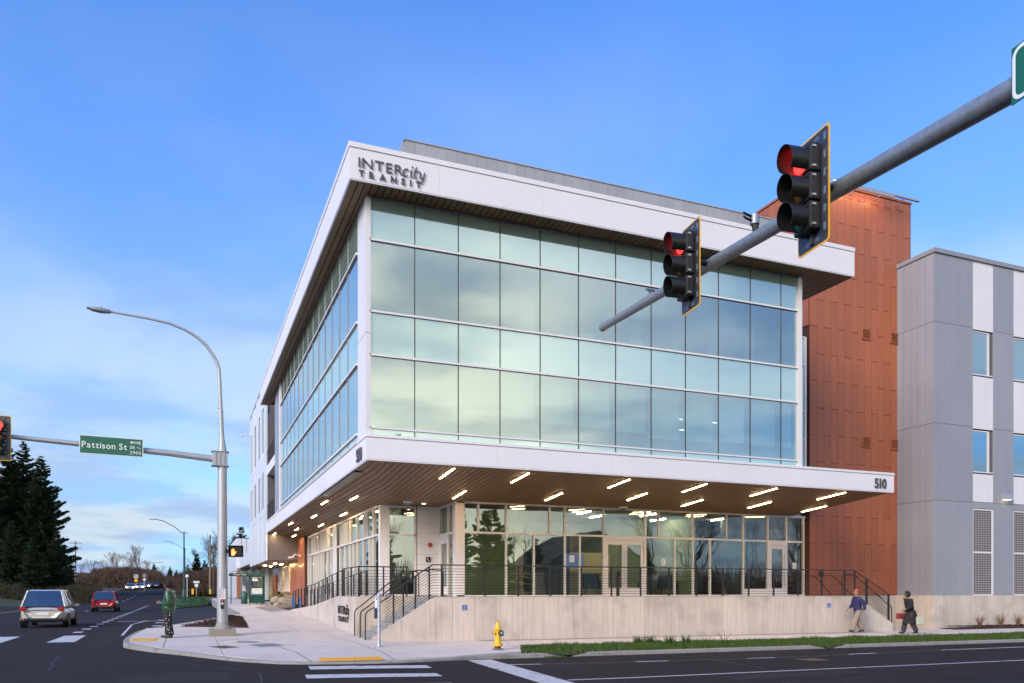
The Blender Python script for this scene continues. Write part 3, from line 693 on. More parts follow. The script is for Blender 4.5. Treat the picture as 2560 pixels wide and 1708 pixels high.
# --- ground floor storefront
sf = MB().box(9.66, 29.36, 1.44, 26.66, 29.52, 1.52).box(9.66, 29.36, 5.085, 26.7, 29.52, 5.17).build('storefront', frame, B)
TOP = [9.98, 10.55, 11.72, 13.61, 14.295, 16.08, 18.09, 18.75, 20.504, 22.277, 23.185, 24.545, 25.616, 26.62]
LOW = [9.98, 11.72, 12.917, 14.299, 14.98, 16.08, 18.09, 19.558, 20.504, 21.398, 23.189, 24.555, 25.616, 26.62]
w = .036
for a, b in zip(TOP, TOP[1:]): MB().box(a+w, 29.43, 4.0, b-w, 29.445, 5.09).build('pane', gl_lo, sf)
for x in TOP[1:-1]: MB().box(x-w, 29.375, 4.0, x+w, 29.50, 5.09).build('mullion', frame, sf)
MB().box(9.98, 29.37, 3.925, 26.62, 29.505, 4.0).build('transom', frame, sf)
MB().box(26.585, 29.37, 1.48, 26.66, 29.505, 5.09).build('mullion', frame, sf)
for i, (a, b) in enumerate(zip(LOW, LOW[1:])):
    if i in (5, 11): continue
    zb = 1.80 if i == 10 else 1.53
    if i == 10: MB().box(a+w, 29.40, 1.5, b-w, 29.47, 1.80).build('base_panel', frame, sf)
    MB().box(a+w, 29.43, zb, b-w, 29.445, 3.925).build('pane', gl_lo, sf)
for x in LOW[1:-1]: MB().box(x-w, 29.375, 1.5, x+w, 29.50, 3.925).build('mullion', frame, sf)
def door(x0, x1, y, leaves, lab=None, z1=3.86):
    d = MB().box(x0+w, y-.03, 3.80, x1-w, y+.06, 3.925).box(x0+w, y-.03, 1.5, x0+w+.05, y+.06, 3.80).box(x1-w-.05, y-.03, 1.5, x1-w, y+.06, 3.80).build('door', frame, B, bevel=.004)
    if lab: d['label'] = lab
    a0, a1 = x0+w+.055, x1-w-.055; W = (a1-a0)/leaves
    for k in range(leaves):
        a, b = a0+W*k+.004, a0+W*(k+1)-.004; s = .125
        MB().box(a, y-.01, 1.52, a+s, y+.035, 3.79).box(b-s, y-.01, 1.52, b, y+.035, 3.79).box(a+s, y-.01, 3.62, b-s, y+.035, 3.79).box(a+s, y-.01, 1.52, b-s, y+.035, 1.82).build('door_leaf', frame, d, bevel=.004)
        MB().box(a+s, y+.008, 1.82, b-s, y+.018, 3.62).build('pane', gl_lo, d)
        hx = (b-.06) if (k == 0) else (a+.06)
        MB().tube([(hx, y-.03, 1.95), (hx, y-.075, 2.0), (hx, y-.075, 3.35), (hx, y-.03, 3.4)], .014, 8).build('handle', stairgl, d, smooth=True)
    return d
door(16.08, 18.09, 29.41, 2, 'white double entrance door with tall pull handles')
door(24.555, 25.616, 29.41, 1, 'white single glazed door beside the rust coloured tower')
# recess by the corner: side door, white wall, corner pane
MB().box(9.60, 29.36, 1.44, 9.98, 29.72, 5.14).build('corner_column', whitep, B)
sd_ = MB().box(9.62, 29.72, 5.06, 9.76, 31.76, 5.14).box(9.62, 29.72, 3.925, 9.76, 31.76, 4.0).build('side_storefront', frame, B)
for y in (30.42, 31.62): MB().box(9.62, y-.03, 1.48, 9.76, y+.03, 5.06).build('mullion', frame, sd_)
for a, b in ((29.72, 30.39), (30.45, 31.59)): MB().box(9.67, a, 4.0, 9.685, b, 5.06).build('pane', gl_lo, sd_)
MB().box(9.67, 29.72, 1.5, 9.685, 30.39, 3.925).build('pane', gl_lo, sd_)
dd = MB().box(9.63, 30.45, 3.80, 9.75, 31.59, 3.92).box(9.63, 30.45, 1.5, 9.75, 30.50, 3.80).box(9.63, 31.54, 1.5, 9.75, 31.59, 3.80).build('door', frame, B); dd['label'] = 'white side door in the recess facing the street corner'
MB().box(9.65, 30.51, 1.52, 9.70, 30.65, 3.79).box(9.65, 31.40, 1.52, 9.70, 31.53, 3.79).box(9.65, 30.65, 3.60, 9.70, 31.40, 3.79).box(9.65, 30.65, 1.52, 9.70, 31.40, 1.85).build('door_leaf', frame, dd, bevel=.004)
MB().box(9.67, 30.65, 1.85, 9.68, 31.40, 3.60).build('pane', gl_lo, dd)
MB().tube([(9.64, 30.72, 1.95), (9.59, 30.72, 2.0), (9.59, 30.72, 3.35), (9.64, 30.72, 3.4)], .015, 8).build('handle', stairgl, dd, smooth=True)
ww = MB().box(8.70, 31.66, 1.44, 9.9, 31.8, 5.16).build('white_wall', rustdark, B)
z = 1.5
while z < 5.1:
    h = min(.42, 5.14-z)
    MB().box(8.72, 31.62, z+.004, 9.62, 31.66, z+h-.004).build('panel', whitep, ww); z += .42
MB().box(7.2, 31.68, 1.44, 7.58, 32.0, 5.14).build('corner_column', whitep, B)
cp = MB().box(7.58, 31.70, 5.04, 8.70, 31.82, 5.14).box(7.58, 31.70, 3.925, 8.70, 31.82, 4.0).box(8.62, 31.70, 1.48, 8.70, 31.82, 5.04).box(7.58, 31.70, 1.48, 8.62, 31.82, 1.55).build('corner_window', frame, B)
MB().box(7.58, 31.75, 1.55, 8.62, 31.765, 3.925).build('pane', gl_lo, cp); MB().box(7.58, 31.75, 4.0, 8.62, 31.765, 5.04).build('pane', gl_lo, cp)
# left ground floor glazing along the side street
lg = MB().box(7.14, 32.0, 5.06, 7.28, 51.9, 5.15).box(7.14, 32.0, 1.40, 7.28, 51.9, 1.50).build('side_glazing', frame, B)
yt = [32.0]; RN2 = random.Random(4)
while yt[-1] < 51.2: yt.append(yt[-1]+RN2.choice((.55, .8, 1.25, 1.6, .7)))
yt[-1] = 51.85; yl = [32.0]
while yl[-1] < 51.2: yl.append(yl[-1]+RN2.choice((.6, .9, 1.3, 1.5, .75)))
yl[-1] = 51.85
for Lst, z0, z1 in ((yt, 3.98, 5.06), (yl, 1.50, 3.90)):
    for a, b in zip(Lst, Lst[1:]):
        if 41.2 < a < 42.3 and b-a < 1.3 and False: continue
        MB().box(7.205, a+.03, z0, 7.22, b-.03, z1).build('pane', gl_lo, lg)
    for y in Lst[1:]: MB().box(7.12, y-.03, z0, 7.27, y+.03, z1).build('mullion', frame, lg)
MB().box(7.12, 32.0, 3.90, 7.27, 51.85, 3.98).build('transom', frame, lg)
MB().box(7.10, 41.3, 1.5, 7.16, 42.1, 5.06).build('panel', whitep, lg)
# inner red wall, grey soffit wall at the end of the canopy
rw = MB().box(6.98, 51.95, .8, 7.3, 59.2, 5.16).build('side_wall', rustdark, B); rw['label'] = 'rust coloured wall panel under the end of the side canopy'
y = 51.95
while y < 59:
    MB().box(6.94, y+.006, .82, 6.98, y+.82, 3.3).build('panel', rust, rw); MB().box(6.94, y+.006, 3.31, 6.98, y+.82, 5.14).build('panel', rust, rw); y += .83
MB().box(4.99, 55.25, 3.75, 6.93, 55.4, 5.45).build('end_wall', dgrey, B)

# interior of the ground floor
MB().box(9.7, 29.55, 1.38, 26.6, 38, 1.47).box(7.3, 31.9, 1.38, 9.7, 52, 1.47).build('lobby_floor', floorm, B)
MB().box(9.7, 29.55, 5.2, 26.6, 38, 5.28).box(7.3, 31.9, 5.2, 9.7, 52, 5.28).build('lobby_ceiling', ceilm, B)
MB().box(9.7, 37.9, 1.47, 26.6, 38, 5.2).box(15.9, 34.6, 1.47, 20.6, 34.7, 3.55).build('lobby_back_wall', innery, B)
MB().box(10.1, 30.6, 1.47, 12.6, 30.72, 5.2).box(12.5, 30.72, 1.47, 12.62, 38, 5.2).box(10.1, 30.72, 1.47, 10.2, 38, 5.2).box(9.72, 31.8, 1.47, 10.1, 31.9, 5.2).build('partition_wall', innerg, B)
MB().box(13.3, 31.2, 1.47, 15.4, 31.4, 4.6).build('partition_wall', innerd, B)
MB().box(15.3, 33.5, 1.47, 16.2, 33.7, 4.4).build('partition_wall', mat('interior_blue', (.02, .07, .12), .6, noise=(1, .05)), B)
MB().box(15.05, 31.0, 2.7, 15.98, 31.06, 3.3).build('wall_screen', mat('screen_print', (.1, .12, .3), .4, noise=(6, .3), emit=(.25, .32, .7), es=.5), B)
MB().box(19.3, 34, 1.47, 19.5, 38, 5.2).box(19.5, 34, 1.47, 21, 34.2, 5.2).box(22.2, 32, 1.47, 22.4, 36, 5.2).build('partition_wall', innerg, B)
MB().box(23.1, 30.5, 1.47, 24.2, 30.7, 5.2).box(24.4, 32.5, 1.47, 26.4, 32.7, 5.2).build('partition_wall', innerd, B)
MB().box(15.8, 33.4, 1.47, 18.9, 34.0, 2.5).box(15.7, 33.35, 2.5, 19.0, 34.05, 2.56).build('reception_desk', inner, B)
MB().box(8.4, 33, 1.47, 8.5, 51, 5.2).build('partition_wall', innerd, B)
for i, (x, y) in enumerate(((11.2, 33), (13.6, 33.6), (16.4, 31.2), (17.8, 32.6), (19.6, 31.0), (21.4, 33), (24, 31.6))):
    MB().box(x, y, 5.155, x+.03, y+1.3, 5.19).build('interior_lamp', coollamp, B)
for y in (34.5, 38.2, 41.9): MB().box(7.75, y, 5.15, 7.79, y+.9, 5.19).build('interior_lamp', coollamp, B)
pc = MB().box(20.3, 35.5, 1.47, 21.4, 37.9, 5.2).build('interior_column', inner, B)
# lounge chairs in the lobby
ch = empty('lounge_chair', (0, 0, 0))
MB().box(-.33, -.3, .32, .33, .32, .48).build('seat', chairblue, ch, bevel=.04)
MB().prism([(-.36, .30), (-.40, .92), (-.28, .95), (.28, .95), (.40, .92), (.36, .30)], .26, .38, 'y').build('backrest', chairblue, ch, bevel=.03)
for sx in (-1, 1): MB().prism([(-.32, .3), (.34, .3), (.34, .78), (-.2, .62)], sx*.36-.04, sx*.36+.04, 'x').build('armrest', chairblue, ch, bevel=.02)
for sx in (-.25, .25):
    for sy in (-.22, .25): MB().tube([(sx*.8, sy*.8, .33), (sx*1.1, sy*1.1, 0)], .014, 6).build('leg', black, ch)
for i, (x, y, a, lb) in enumerate(((16.1, 30.5, 2.4, 'dark blue lounge chair behind the double entrance doors, at their left leaf'), (18.6, 30.3, -2.2, 'dark blue lounge chair with its back to the glass just right of the double doors'), (19.95, 30.5, 2.3, 'dark blue lounge chair left of the low side table inside the lobby'), (21.3, 30.6, -2.5, 'dark blue lounge chair at the right end of the lobby seating'))):
    c = ch if i == 0 else copy_tree(ch)
    c.location = (x, y, 1.47); c.rotation_euler.z = a; tag(c, lb, 'chair', 'blue lounge chairs in the lobby')
o = MB().box(20.35, 30.2, 1.47, 20.95, 30.8, 2.1).box(20.3, 30.15, 2.1, 21.0, 30.85, 2.14).build('side_table', innerg); tag(o, 'low green side table between the blue lounge chairs', 'table')
for i, (x, z, l) in enumerate(((14.62, 3.0, 'white paper notice on the glass left of the double doors'), (19.0, 2.93, 'white paper notice on the glass right of the double doors'), (26.1, 2.86, 'white paper notice on the glass beside the rust coloured tower'))):
    o = MB().box(x-.11, 29.415, z-.14, x+.11, 29.421, z+.14).build('paper_notice', signw); tag(o, l, 'notice', 'paper notices on the glass')
    pm = MB()
    for k in range(3): pm.box(x-.06, 29.411, z-.06+k*.05, x+.05-.02*k, 29.414, z-.045+k*.05)
    pm.build('print', letter, o)

# --- rust coloured stair tower
tw = MB().box(26.70, 29.15, 1.4, 33.0, 40, 20.70).build('stair_tower', rustdark, B); tw['label'] = 'tall rust coloured tower of staggered metal panels'
x = 26.72; k = 0; PW = .4155
while x < 32.99:
    z = 1.50; z1 = 3.925 if k % 2 == 0 else 2.67
    b = min(x+PW, 33.0)
    while z < 20.68:
        z1 = min(z1, 20.68); MB().box(x+.007, 29.10, z+.011, b-.007, 29.15, z1-.011).build('panel', rust, tw); z, z1 = z1, z1+2.512
    x += PW; k += 1
y = 29.15; k = 0
while y < 38:
    z = 14.0; z1 = 15.3+(k % 2)*1.25
    while z < 20.68:
        z1 = min(z1, 20.68); MB().box(26.65, y+.006, z+.006, 26.70, y+.44, z1-.006).build('panel', rust, tw); z, z1 = z1, z1+2.512
    y += .45; k += 1
MB().box(26.6, 29.05, 20.70, 33.05, 40, 20.80).build('coping', rust, tw)
MB().box(32.95, 29.12, 14, 33.05, 40, 20.695).build('edge_trim', dgrey, tw)
# narrow return glazing between glass box and tower
rg = MB().box(26.05, 29.2, 6.3, 26.12, 29.4, 13.45).box(26.5, 29.2, 6.3, 26.62, 29.4, 13.45).box(21.4, 29.3, 6.3, 26.05, 29.4, 13.45).build('return_glazing', frame, B)
for a, b in zip(ZR, ZR[1:]):
    MB().box(26.12, 29.25, a+.03, 26.5, 29.265, b-.03).build('pane', gl_sp, rg); MB().box(26.12, 29.2, b-.03, 26.5, 29.4, b+.03).build('transom', frame, rg)
MB().box(21.30, 23.95, 6.26, 21.36, 29.3, 13.46).build('side_panel', whitep, B)
# louvred vents
for i, (x, z) in enumerate(((30.11, 13.97), (31.92, 13.99), (30.11, 8.815), (31.92, 8.815))):
    v = MB().box(x-.27, 29.04, z-.26, x+.27, 29.10, z-.22).box(x-.27, 29.04, z+.22, x+.27, 29.10, z+.26).box(x-.27, 29.04, z-.22, x-.22, 29.10, z+.22).box(x+.22, 29.04, z-.22, x+.27, 29.10, z+.22).build('louvre_vent', rust, B)
    MB().box(x-.22, 29.085, z-.22, x+.22, 29.096, z+.22).build('backing', blackp, v)
    for q in range(7): MB().prism([(29.04, z-.21+q*.062), (29.085, z-.17+q*.062), (29.085, z-.155+q*.062), (29.04, z-.195+q*.062)], x-.22, x+.22, 'x').build('slat', rust, v)
# light rail at the head of the tower
lr = MB().box(28.3, 28.50, 20.56, 32.95, 28.60, 20.64).build('light_rail', galv, B)
MB().box(27.5, 28.49, 20.44, 31.3, 28.515, 20.56).build('shield', galv, lr)
for x in (28.6, 29.1, 30.6, 32.0): MB().tube([(x, 28.55, 20.58), (x, 29.1, 20.45)], .022, 6).build('bracket', galv, lr)
MB().box(27.1, 28.52, 20.60, 30.6, 28.585, 20.615).build('bracket_bar', galv, lr)
MB().quad((27.6, 28.54, 20.50), (27.6, 28.60, 20.555), (31.0, 28.60, 20.555), (31.0, 28.54, 20.50)).build('led_strip', mat('tower_led', (1, .8, .5), .4, emit=(1, .62, .34), es=26), lr)

# --- grey wing on the right
gw = MB().box(32.22, 28.6, -.3, 62, 40, 17.45).box(32.18, 27.06, 1.4, 32.22, 28.6, 17.45).box(32.22, 27.08, 17.3, 62, 28.6, 17.45).box(32.22, 27.08, 9.6, 62, 28.6, 9.7).box(32.22, 27.08, -.3, 62, 28.6, 5.9).build('grey_wing', dgrey, B); gw['label'] = 'grey panelled wing with white window bays'
def vpan(x0, x1, z0, z1, m_, yf=27.0, name='panel', n=None, rib=.145):
    m = MB(); n = n or max(1, round((x1-x0)/rib)); W = (x1-x0)/n
    for i in range(n):
        a = x0+W*i; m.box(a+.004, yf, z0, a+W-.004, yf+.05, z1)
    m.box(x0+.01, yf+.05, z0, x1-.01, yf+.062, z1)
    return m.build(name, m_, gw)
JZ = [1.48, 5.91, 9.5, 14.2, 17.40]
for a, b in zip(JZ, JZ[1:]): 
    vpan(32.13, 34.65, a+.008, b-.008, grey)
    for x in range(5): MB().box(32.13, 27.06+.42*x, a+.008, 32.18, 27.06+.42*(x+1)-.012, b-.008).build('panel', grey, gw)
MB().box(32.07, 26.93, 17.40, 62, 27.25, 17.60).box(32.07, 27.25, 17.40, 32.3, 29.1, 17.60).build('coping', mat('coping_grey', (.26, .27, .30), .45, noise=(2, .04)), gw)
bx = 34.65; wirem = mat('wire_grey', (.42, .42, .44), .6, noise=(3, .05))
for bay in range(6):
    a, b, c = bx, bx+1.40, bx+2.80
    for z0, z1 in zip(JZ, JZ[1:]): vpan(b, c, z0+.008, z1-.008, grey)
    for z0, z1 in ((14.15, 17.38), (9.43, 11.93), (5.95, 7.28)): vpan(a+.01, b-.01, z0, z1, whitep, 27.012, rib=.52)
    vpan(a, b, 5.63, 5.93, grey, 27.0, rib=.6)
    for z0, z1 in ((12.0, 14.1), (7.35, 9.37)):
        wd = MB().box(a+.02, 27.02, z0, b-.02, 27.14, z0+.05).box(a+.02, 27.06, z1-.05, b-.02, 27.14, z1).box(a+.02, 27.06, z0+.05, a+.07, 27.14, z1-.05).box(b-.30, 27.04, z0+.05, b-.24, 27.14, z1-.05).build('window', frame, gw)
        MB().box(b-.23, 27.055, z0, b-.01, 27.20, z1).build('reveal', dgrey, B)
        MB().box(a+.07, 27.09, z0+.05, b-.30, 27.10, z1-.05).build('pane', gl_up, B)
        if bay in (0, 1): MB().box(a+.1, 27.9, z0+.42, b-.45, 27.95, z0+.46).build('interior_lamp', dimlamp, B)
    gr = MB().box(a+.01, 27.02, 1.48, b-.01, 27.06, 1.54).box(a+.01, 27.02, 5.55, b-.01, 27.06, 5.61).box(a+.01, 27.02, 1.54, a+.05, 27.06, 5.55).box(b-.09, 27.0, 1.54, b-.01, 27.06, 5.55).box(a+.05, 27.01, 3.50, b-.09, 27.06, 3.57).build('grille', frame, B)
    gm_ = MB(); q = a+.1
    while q < b-.12: gm_.box(q-.008, 27.035, 1.54, q+.008, 27.045, 5.55); q += .11
    z = 1.6
    while z < 5.55: gm_.box(a+.05, 27.026, z-.010, b-.09, 27.034, z+.010); z += .11
    gm_.build('mesh_screen', wirem, gr)['kind'] = 'stuff'
    MB().box(a+.05, 27.048, 1.54, b-.09, 27.056, 5.55).build('backing', mat('grille_backing', (.075, .060, .055), .8, noise=(.8, .4)) if bay == 0 else MATS['grille_backing'], gr)
    bx = c
# concrete base of the wing
cb = MB().box(32.02, 26.96, -.3, 62, 27.055, 1.47).box(32.10, 27.055, -.3, 32.17, 29.1, 1.47).build('concrete_base', kerbm, B)
x = 31.98
while x < 60:
    MB().box(x+.004, 26.92, -.25, x+.596, 26.96, 1.485).build('panel', concrete, cb); x += .6
y = 26.965
while y < 29: MB().box(31.98, y+.004, -.25, 32.02+.08, y+.41, 1.485).build('panel', concrete, cb); y += .42
MB().box(26.7, 29.0, -.2, 32.1, 29.09, 1.48).build('concrete_base', concrete, B)

# --- metal clad wing on the side street
mw = MB().box(5.02, 55.3, 3.75, 12, 70, 15.9).build('metal_wing', dgrey, B); mw['label'] = 'far wing of bright vertical metal cladding along the side street'
dkglass = glass('dark_window', (.6, .7, .75), (.2, .22, .25), .12)
SEG = [(55.2, 57.2, 0), (57.2, 58.8, 1), (58.8, 60.1, 0), (60.1, 61.8, 1), (61.8, 63.6, 0), (63.6, 65.5, 1), (65.5, 67.6, 0), (67.6, 69.0, 1), (69.0, 70.0, 0)]
for y0, y1, wn_ in SEG:
    for q, (z0, z1) in enumerate(((3.75, 6.9), (6.92, 10.8), (10.82, 15.95))):
        if wn_ and q:
            za, zb_ = z0+.5, z0+3.0+.6*(q == 2)
            MB().box(4.965, y0+.02, zb_, 5.0, y1-.02, z1).build('panel', silver, mw)
            MB().box(5.005, y0+.03, za, 5.015, y1-.04, zb_).build('pane', dkglass, mw)
            MB().box(4.965, y0+.02, z0, 5.0, y1-.02, za).build('panel', silver, mw)
        else:
            n = 2 if not wn_ else 2
            for i in range(n):
                w_ = (y1-y0)/n; MB().box(4.92 if not wn_ else 4.965, y0+w_*i+.006, z0, 5.0, y0+w_*(i+1)-.006, z1).build('panel', silver, mw)
MB().box(4.88, 55.2, 15.95, 12, 70.1, 16.08).build('coping', silver, mw)
MB().box(4.95, 55.3, 3.70, 7.6, 70, 3.745).build('soffit', wood, mw)
# balconies between glass box and wing
for z0, z1 in ((9.35, 9.95),): MB().box(4.95, 49.82, z0, 7, 55.2, z1).build('balcony_slab', white, B)
MB().box(6.8, 49.8, 6.3, 6.9, 55.25, 13.46).box(5.3, 49.8, 6.3, 5.4, 50.0, 13.46).box(5.0, 55.1, 6.3, 6.8, 55.2, 13.46).box(5.35, 47.2, 6.3, 6.8, 47.3, 13.46).build('balcony_wall', dgrey, B)
for z in (6.34, 9.95):
    br = MB().tube([(5.0, 49.85, z+1.05), (5.0, 55.15, z+1.05)], .022, 6).build('balcony_railing', black, B)
    for q in range(7): MB().tube([(5.0, 49.85, z+.12+q*.13), (5.0, 55.15, z+.12+q*.13)], .009, 4).build('rail', black, br)
    for q in range(6): MB().box(4.98, 49.87+q*1.05, z, 5.02, 49.92+q*1.05, z+1.05).build('post', black, br)
# recessed ground floor under the wing
MB().box(7.35, 59.2, .6, 7.6, 76, 3.72).build('recess_wall', dgrey, B)
cg = MB().box(7.22, 59.3, .85, 7.34, 70.3, 1.05).box(7.22, 59.3, 3.62, 7.34, 70.3, 3.7).box(7.22, 59.3, 1.05, 7.34, 59.45, 3.62).box(7.22, 70.15, 1.05, 7.34, 70.3, 3.62).build('slatted_window', frame, B)
y = 59.7
while y < 70: MB().box(7.18, y, 1.05, 7.26, y+.07, 3.62).build('mullion', frame, cg); y += .62
MB().box(7.28, 59.45, 1.05, 7.30, 70.15, 3.62).build('pane', gl_lo, cg)
for y, z in ((61.5, 1.25), (64.2, 1.25)): MB().lathe([(.02, -.09), (.10, -.05), (.12, 0), (.10, .05), (.02, .09)], 10, (7.15, y, z)).build('floor_lamp', warmd, cg)
MB().box(7.1, 71, .9, 7.34, 74, 3.1).build('wood_panel', mat('orange_wood', (.30, .09, .02), .5, noise=(3, .15)), B)
MB().tube([(5.6, 69.5, .8), (5.6, 69.5, 3.7)], .16, 10).build('round_column', dgrey, B)
MB().box(5.3, 73.5, .5, 5.36, 78, 3.7).build('recess_wall', dgrey, B)
for i, (x, y) in enumerate(((5.9, 58.9), (6.5, 60.4), (5.6, 63.5), (6.2, 65))):
    o = MB().box(x-.05, y, 3.66, x+.05, y+1.2, 3.70).build('ceiling_light', warm); tag(o, '%s short light under the far metal wing, counted from the rust coloured wall' % ORD[i], 'ceiling light', 'lights under the metal wing')
# ------------------------------------------------------------------ raised terrace, walls, stairs, railings
ter = MB().box(7.75, 25.98, -.2, 26.2, 31.7, 1.47).box(5.87, 28.55, -.2, 7.75, 32.2, 1.47).box(7.1, 32.2, -.2, 7.75, 52, 1.47).box(26.2, 28.9, -.2, 26.7, 31.7, 1.47).build('terrace', walk, kind='structure')
tw_ = MB().prism([(5.62, -.2), (28.2, -.3), (28.2, .20), (26.15, 1.40), (7.66, 1.40), (5.62, .10)], 25.86, 26.0, 'y').build('retaining_wall', stepm)
tag(tw_, 'long low board marked concrete wall below the entrance terrace, with sloping ends', 'wall')
def ztop(x): return itp([(5.58, .12), (7.68, 1.475), (26.1, 1.475), (28.25, .28)], x)
x = 5.58; k = 0; bw = .197; jts = RN.sample(range(120), 0)
while x < 28.2:
    m = MB(); nb = RN.choice((4, 5, 6, 7, 3, 5)); x2 = min(x+bw*nb, 28.25); q = x+.004
    for cut in (7.68, 26.1):
        if x+.3 < cut < x2-.1: x2 = cut
    while q < x2-.02:
        q2 = min(q+bw, x2-.004); pr = RN.uniform(0, .009)
        m.prism([(q, -.3), (q2-.0015, -.3), (q2-.0015, ztop(q2)), (q, ztop(q))], 25.80-pr, 25.86, 'y'); q = q2
    m.build('panel', concrete, tw_); x = x2
MB().box(7.66, 25.78, 1.478, 26.12, 26.02, 1.492).build('wall_cap', stepm, tw_)
# side wall along the pavement, with the raised sign, falling towards the back
def ztl(y): return itp([(28.4, 1.475), (32.2, 1.475), (38.9, 1.0), (47.7, .63)], y)
lw = MB().prism([(28.46, -.1), (47.7, .3), (47.7, .55), (38.9, .93), (32.2, 1.40), (28.46, 1.40)], 5.66, 5.85, 'x').build('side_wall', stepm)
tag(lw, 'light concrete wall along the side pavement carrying raised black lettering', 'wall')
y = 28.4
while y < 47.6:
    m = MB(); nb = RN.choice((5, 7, 9)); y2 = min(y+bw*nb, 47.7); q = y+.004
    while q < y2-.02:
        q2 = min(q+bw, y2-.004); pr = RN.uniform(0, .008)
        m.prism([(q, -.1), (q2-.0015, -.1), (q2-.0015, ztl(q2)), (q, ztl(q))], 5.60-pr, 5.66, 'x'); q = q2
    m.build('panel', concrete, lw); y = y2
x = 5.6
while x < 7.7:
    MB().box(x+.003, 28.40, -.1, min(x+.4, 7.72)-.003, 28.46, 1.475).build('panel', concrete, lw); x += .4
MB().box(7.72, 26.0, -.1, 7.78, 28.46, 1.462).build('panel', concrete, lw)
st = MB().box(5.9, 26.01, -.1, 6.0, 28.39, .1).build('stairs', stepm); tag(st, 'flight of concrete steps rising right from the street corner to the terrace', 'stairs')
for k in range(8):
    MB().box(5.82+.262*k, 26.01, -.1, 7.72, 28.39, .10+.1718*(k+1)-(.004 if k < 7 else .006)).build('step', stepm, st, bevel=.012)
st2 = MB().box(27.9, 26.01, -.3, 28.0, 28.9, -.1).build('stairs', stepm); tag(st2, 'flight of concrete steps descending right at the far end of the terrace', 'stairs')
for k in range(8): MB().box(26.2, 26.01, -.3, 28.25-.257*k, 28.9, -.05+.19*(k+1)-.004*k-.005).build('step', stepm, st2)
def railing(name, lab, pts, nr=8, H=1.07, posts=(), top=.022, grp=None, hbar=None, post_w=.045):
    # pts = polyline along the feet; rails follow it at constant height
    r = MB().tube([(p[0], p[1], p[2]+H) for p in pts], top, 8).build(name, black); tag(r, lab, 'railing', grp)
    for k in range(nr): MB().tube([(p[0], p[1], p[2]+.10+k*(H-.14)/nr) for p in pts], .0085, 5).build('rail', black, r)
    for (x, y, z) in posts: MB().box(x-post_w/2, y-.03, z-.06, x+post_w/2, y+.03, z+H).build('post', black, r)
    return r
zst = lambda x: itp([(5.9, .33), (7.7, 1.475)], x)
zs2 = lambda x: itp([(26.1, 1.475), (28.14, .47-.0)], x)
railing('railing', 'black horizontal bar railing along the front edge of the terrace', [(6.05, 25.9, zst(6.05)), (7.66, 25.9, 1.48), (26.19, 25.9, 1.48)], 10, 1.075,
        [(x, 25.9, zst(x)) for x in (6.33, 6.66, 7.07)]+[(7.55, 25.9, 1.42), (7.98, 25.9, 1.48)]+[(8.30+1.2385*k, 25.9, 1.48) for k in range(1, 15)]+[(26.19, 25.9, 1.48)])
railing('railing', 'black bar railing sloping down beside the far right steps', [(26.22, 25.9, 1.45), (28.12, 25.9, .46)], 10, 1.075, [(26.85, 25.9, 1.10), (28.1, 25.9, .47)], post_w=.07)
railing('railing', 'black bar railing behind the corner steps, on top of the side wall', [(5.7, 31.6, 1.48), (5.7, 28.5, 1.48), (7.5, 28.5, 1.48)], 9, 1.07, [(5.7, 31.3, 1.48), (5.7, 29.9, 1.48), (5.7, 28.5, 1.48), (6.6, 28.5, 1.48), (7.46, 28.5, 1.48)])
yy = lin(31.8, 47.6, 1.22)
railing('railing', 'black ramp railing falling away along the top of the side wall', [(5.72, y, ztl(y)+.0) for y in (31.7, 38.9, 47.7)], 9, 1.04, [(5.72, y, ztl(y)) for y in yy])
railing('railing', 'inner black ramp railing between the side wall and the glass', [(6.7, y, z) for y, z in ((32, 1.48), (36, 1.3), (50, .62))], 8, 1.0, [(6.7, y, itp([(32, 1.48), (36, 1.3), (50, .62)], y)) for y in lin(32, 50, 1.3)])
ramp_ = MB().prism([(32.2, -.1), (47.6, .3), (47.6, .60), (38.9, .95), (32.2, 1.45)], 5.86, 7.1, 'x').build('ramp', stepm, kind='structure')
def handrail(y, lab, pts):
    o = MB().tube(pts, .022, 8).build('handrail', black, smooth=True); tag(o, lab, 'handrail')
    MB().lathe([(.06, 0), (.06, .012)], 10, pts[0]).build('base_plate', black, o)
def hr(y, x0, z0, x1, z1, zf0, zf1, lab):
    def arc(x, z, d): return [(x, y, z-.16), (x+d*.015, y, z-.09), (x+d*.06, y, z-.02)]
    handrail(y, lab, [(x0, y, zf0)]+arc(x0, z0, 1 if x1 > x0 else -1)+[(x0+(x1-x0)*.12, y, z0+(z1-z0)*.06+.03), (x1-(x1-x0)*.16, y, z1-.02), (x1-(x1-x0)*.05, y, z1+.015), (x1+(x1-x0)*.10, y, z1), (x1+(x1-x0)*.13, y, z1-.05), (x1+(x1-x0)*.135, y, z1-.3), (x1+(x1-x0)*.135, y, zf1)])
hr(28.2, 5.50, 1.06, 7.55, 2.38, .12, 1.47, 'black handrail of the corner steps, leftmost against the side wall')
hr(27.02, 5.46, 1.03, 7.6, 2.38, .11, 1.47, 'black handrail in the middle of the corner steps')
hr(26.0, 5.42, 1.02, 7.75, 2.38, .09, 1.47, 'black handrail of the corner steps beside the front wall')
hr(26.02, 28.42, 1.05, 25.95, 2.36, .02, 1.47, 'black handrail of the far steps, nearest the street')
hr(27.4, 28.35, 1.0, 26.1, 2.36, -.05, 1.47, 'black handrail in the middle of the far steps')
hr(28.7, 28.30, 1.0, 26.4, 2.36, -.05, 1.47, 'black handrail of the far steps against the rust coloured tower')

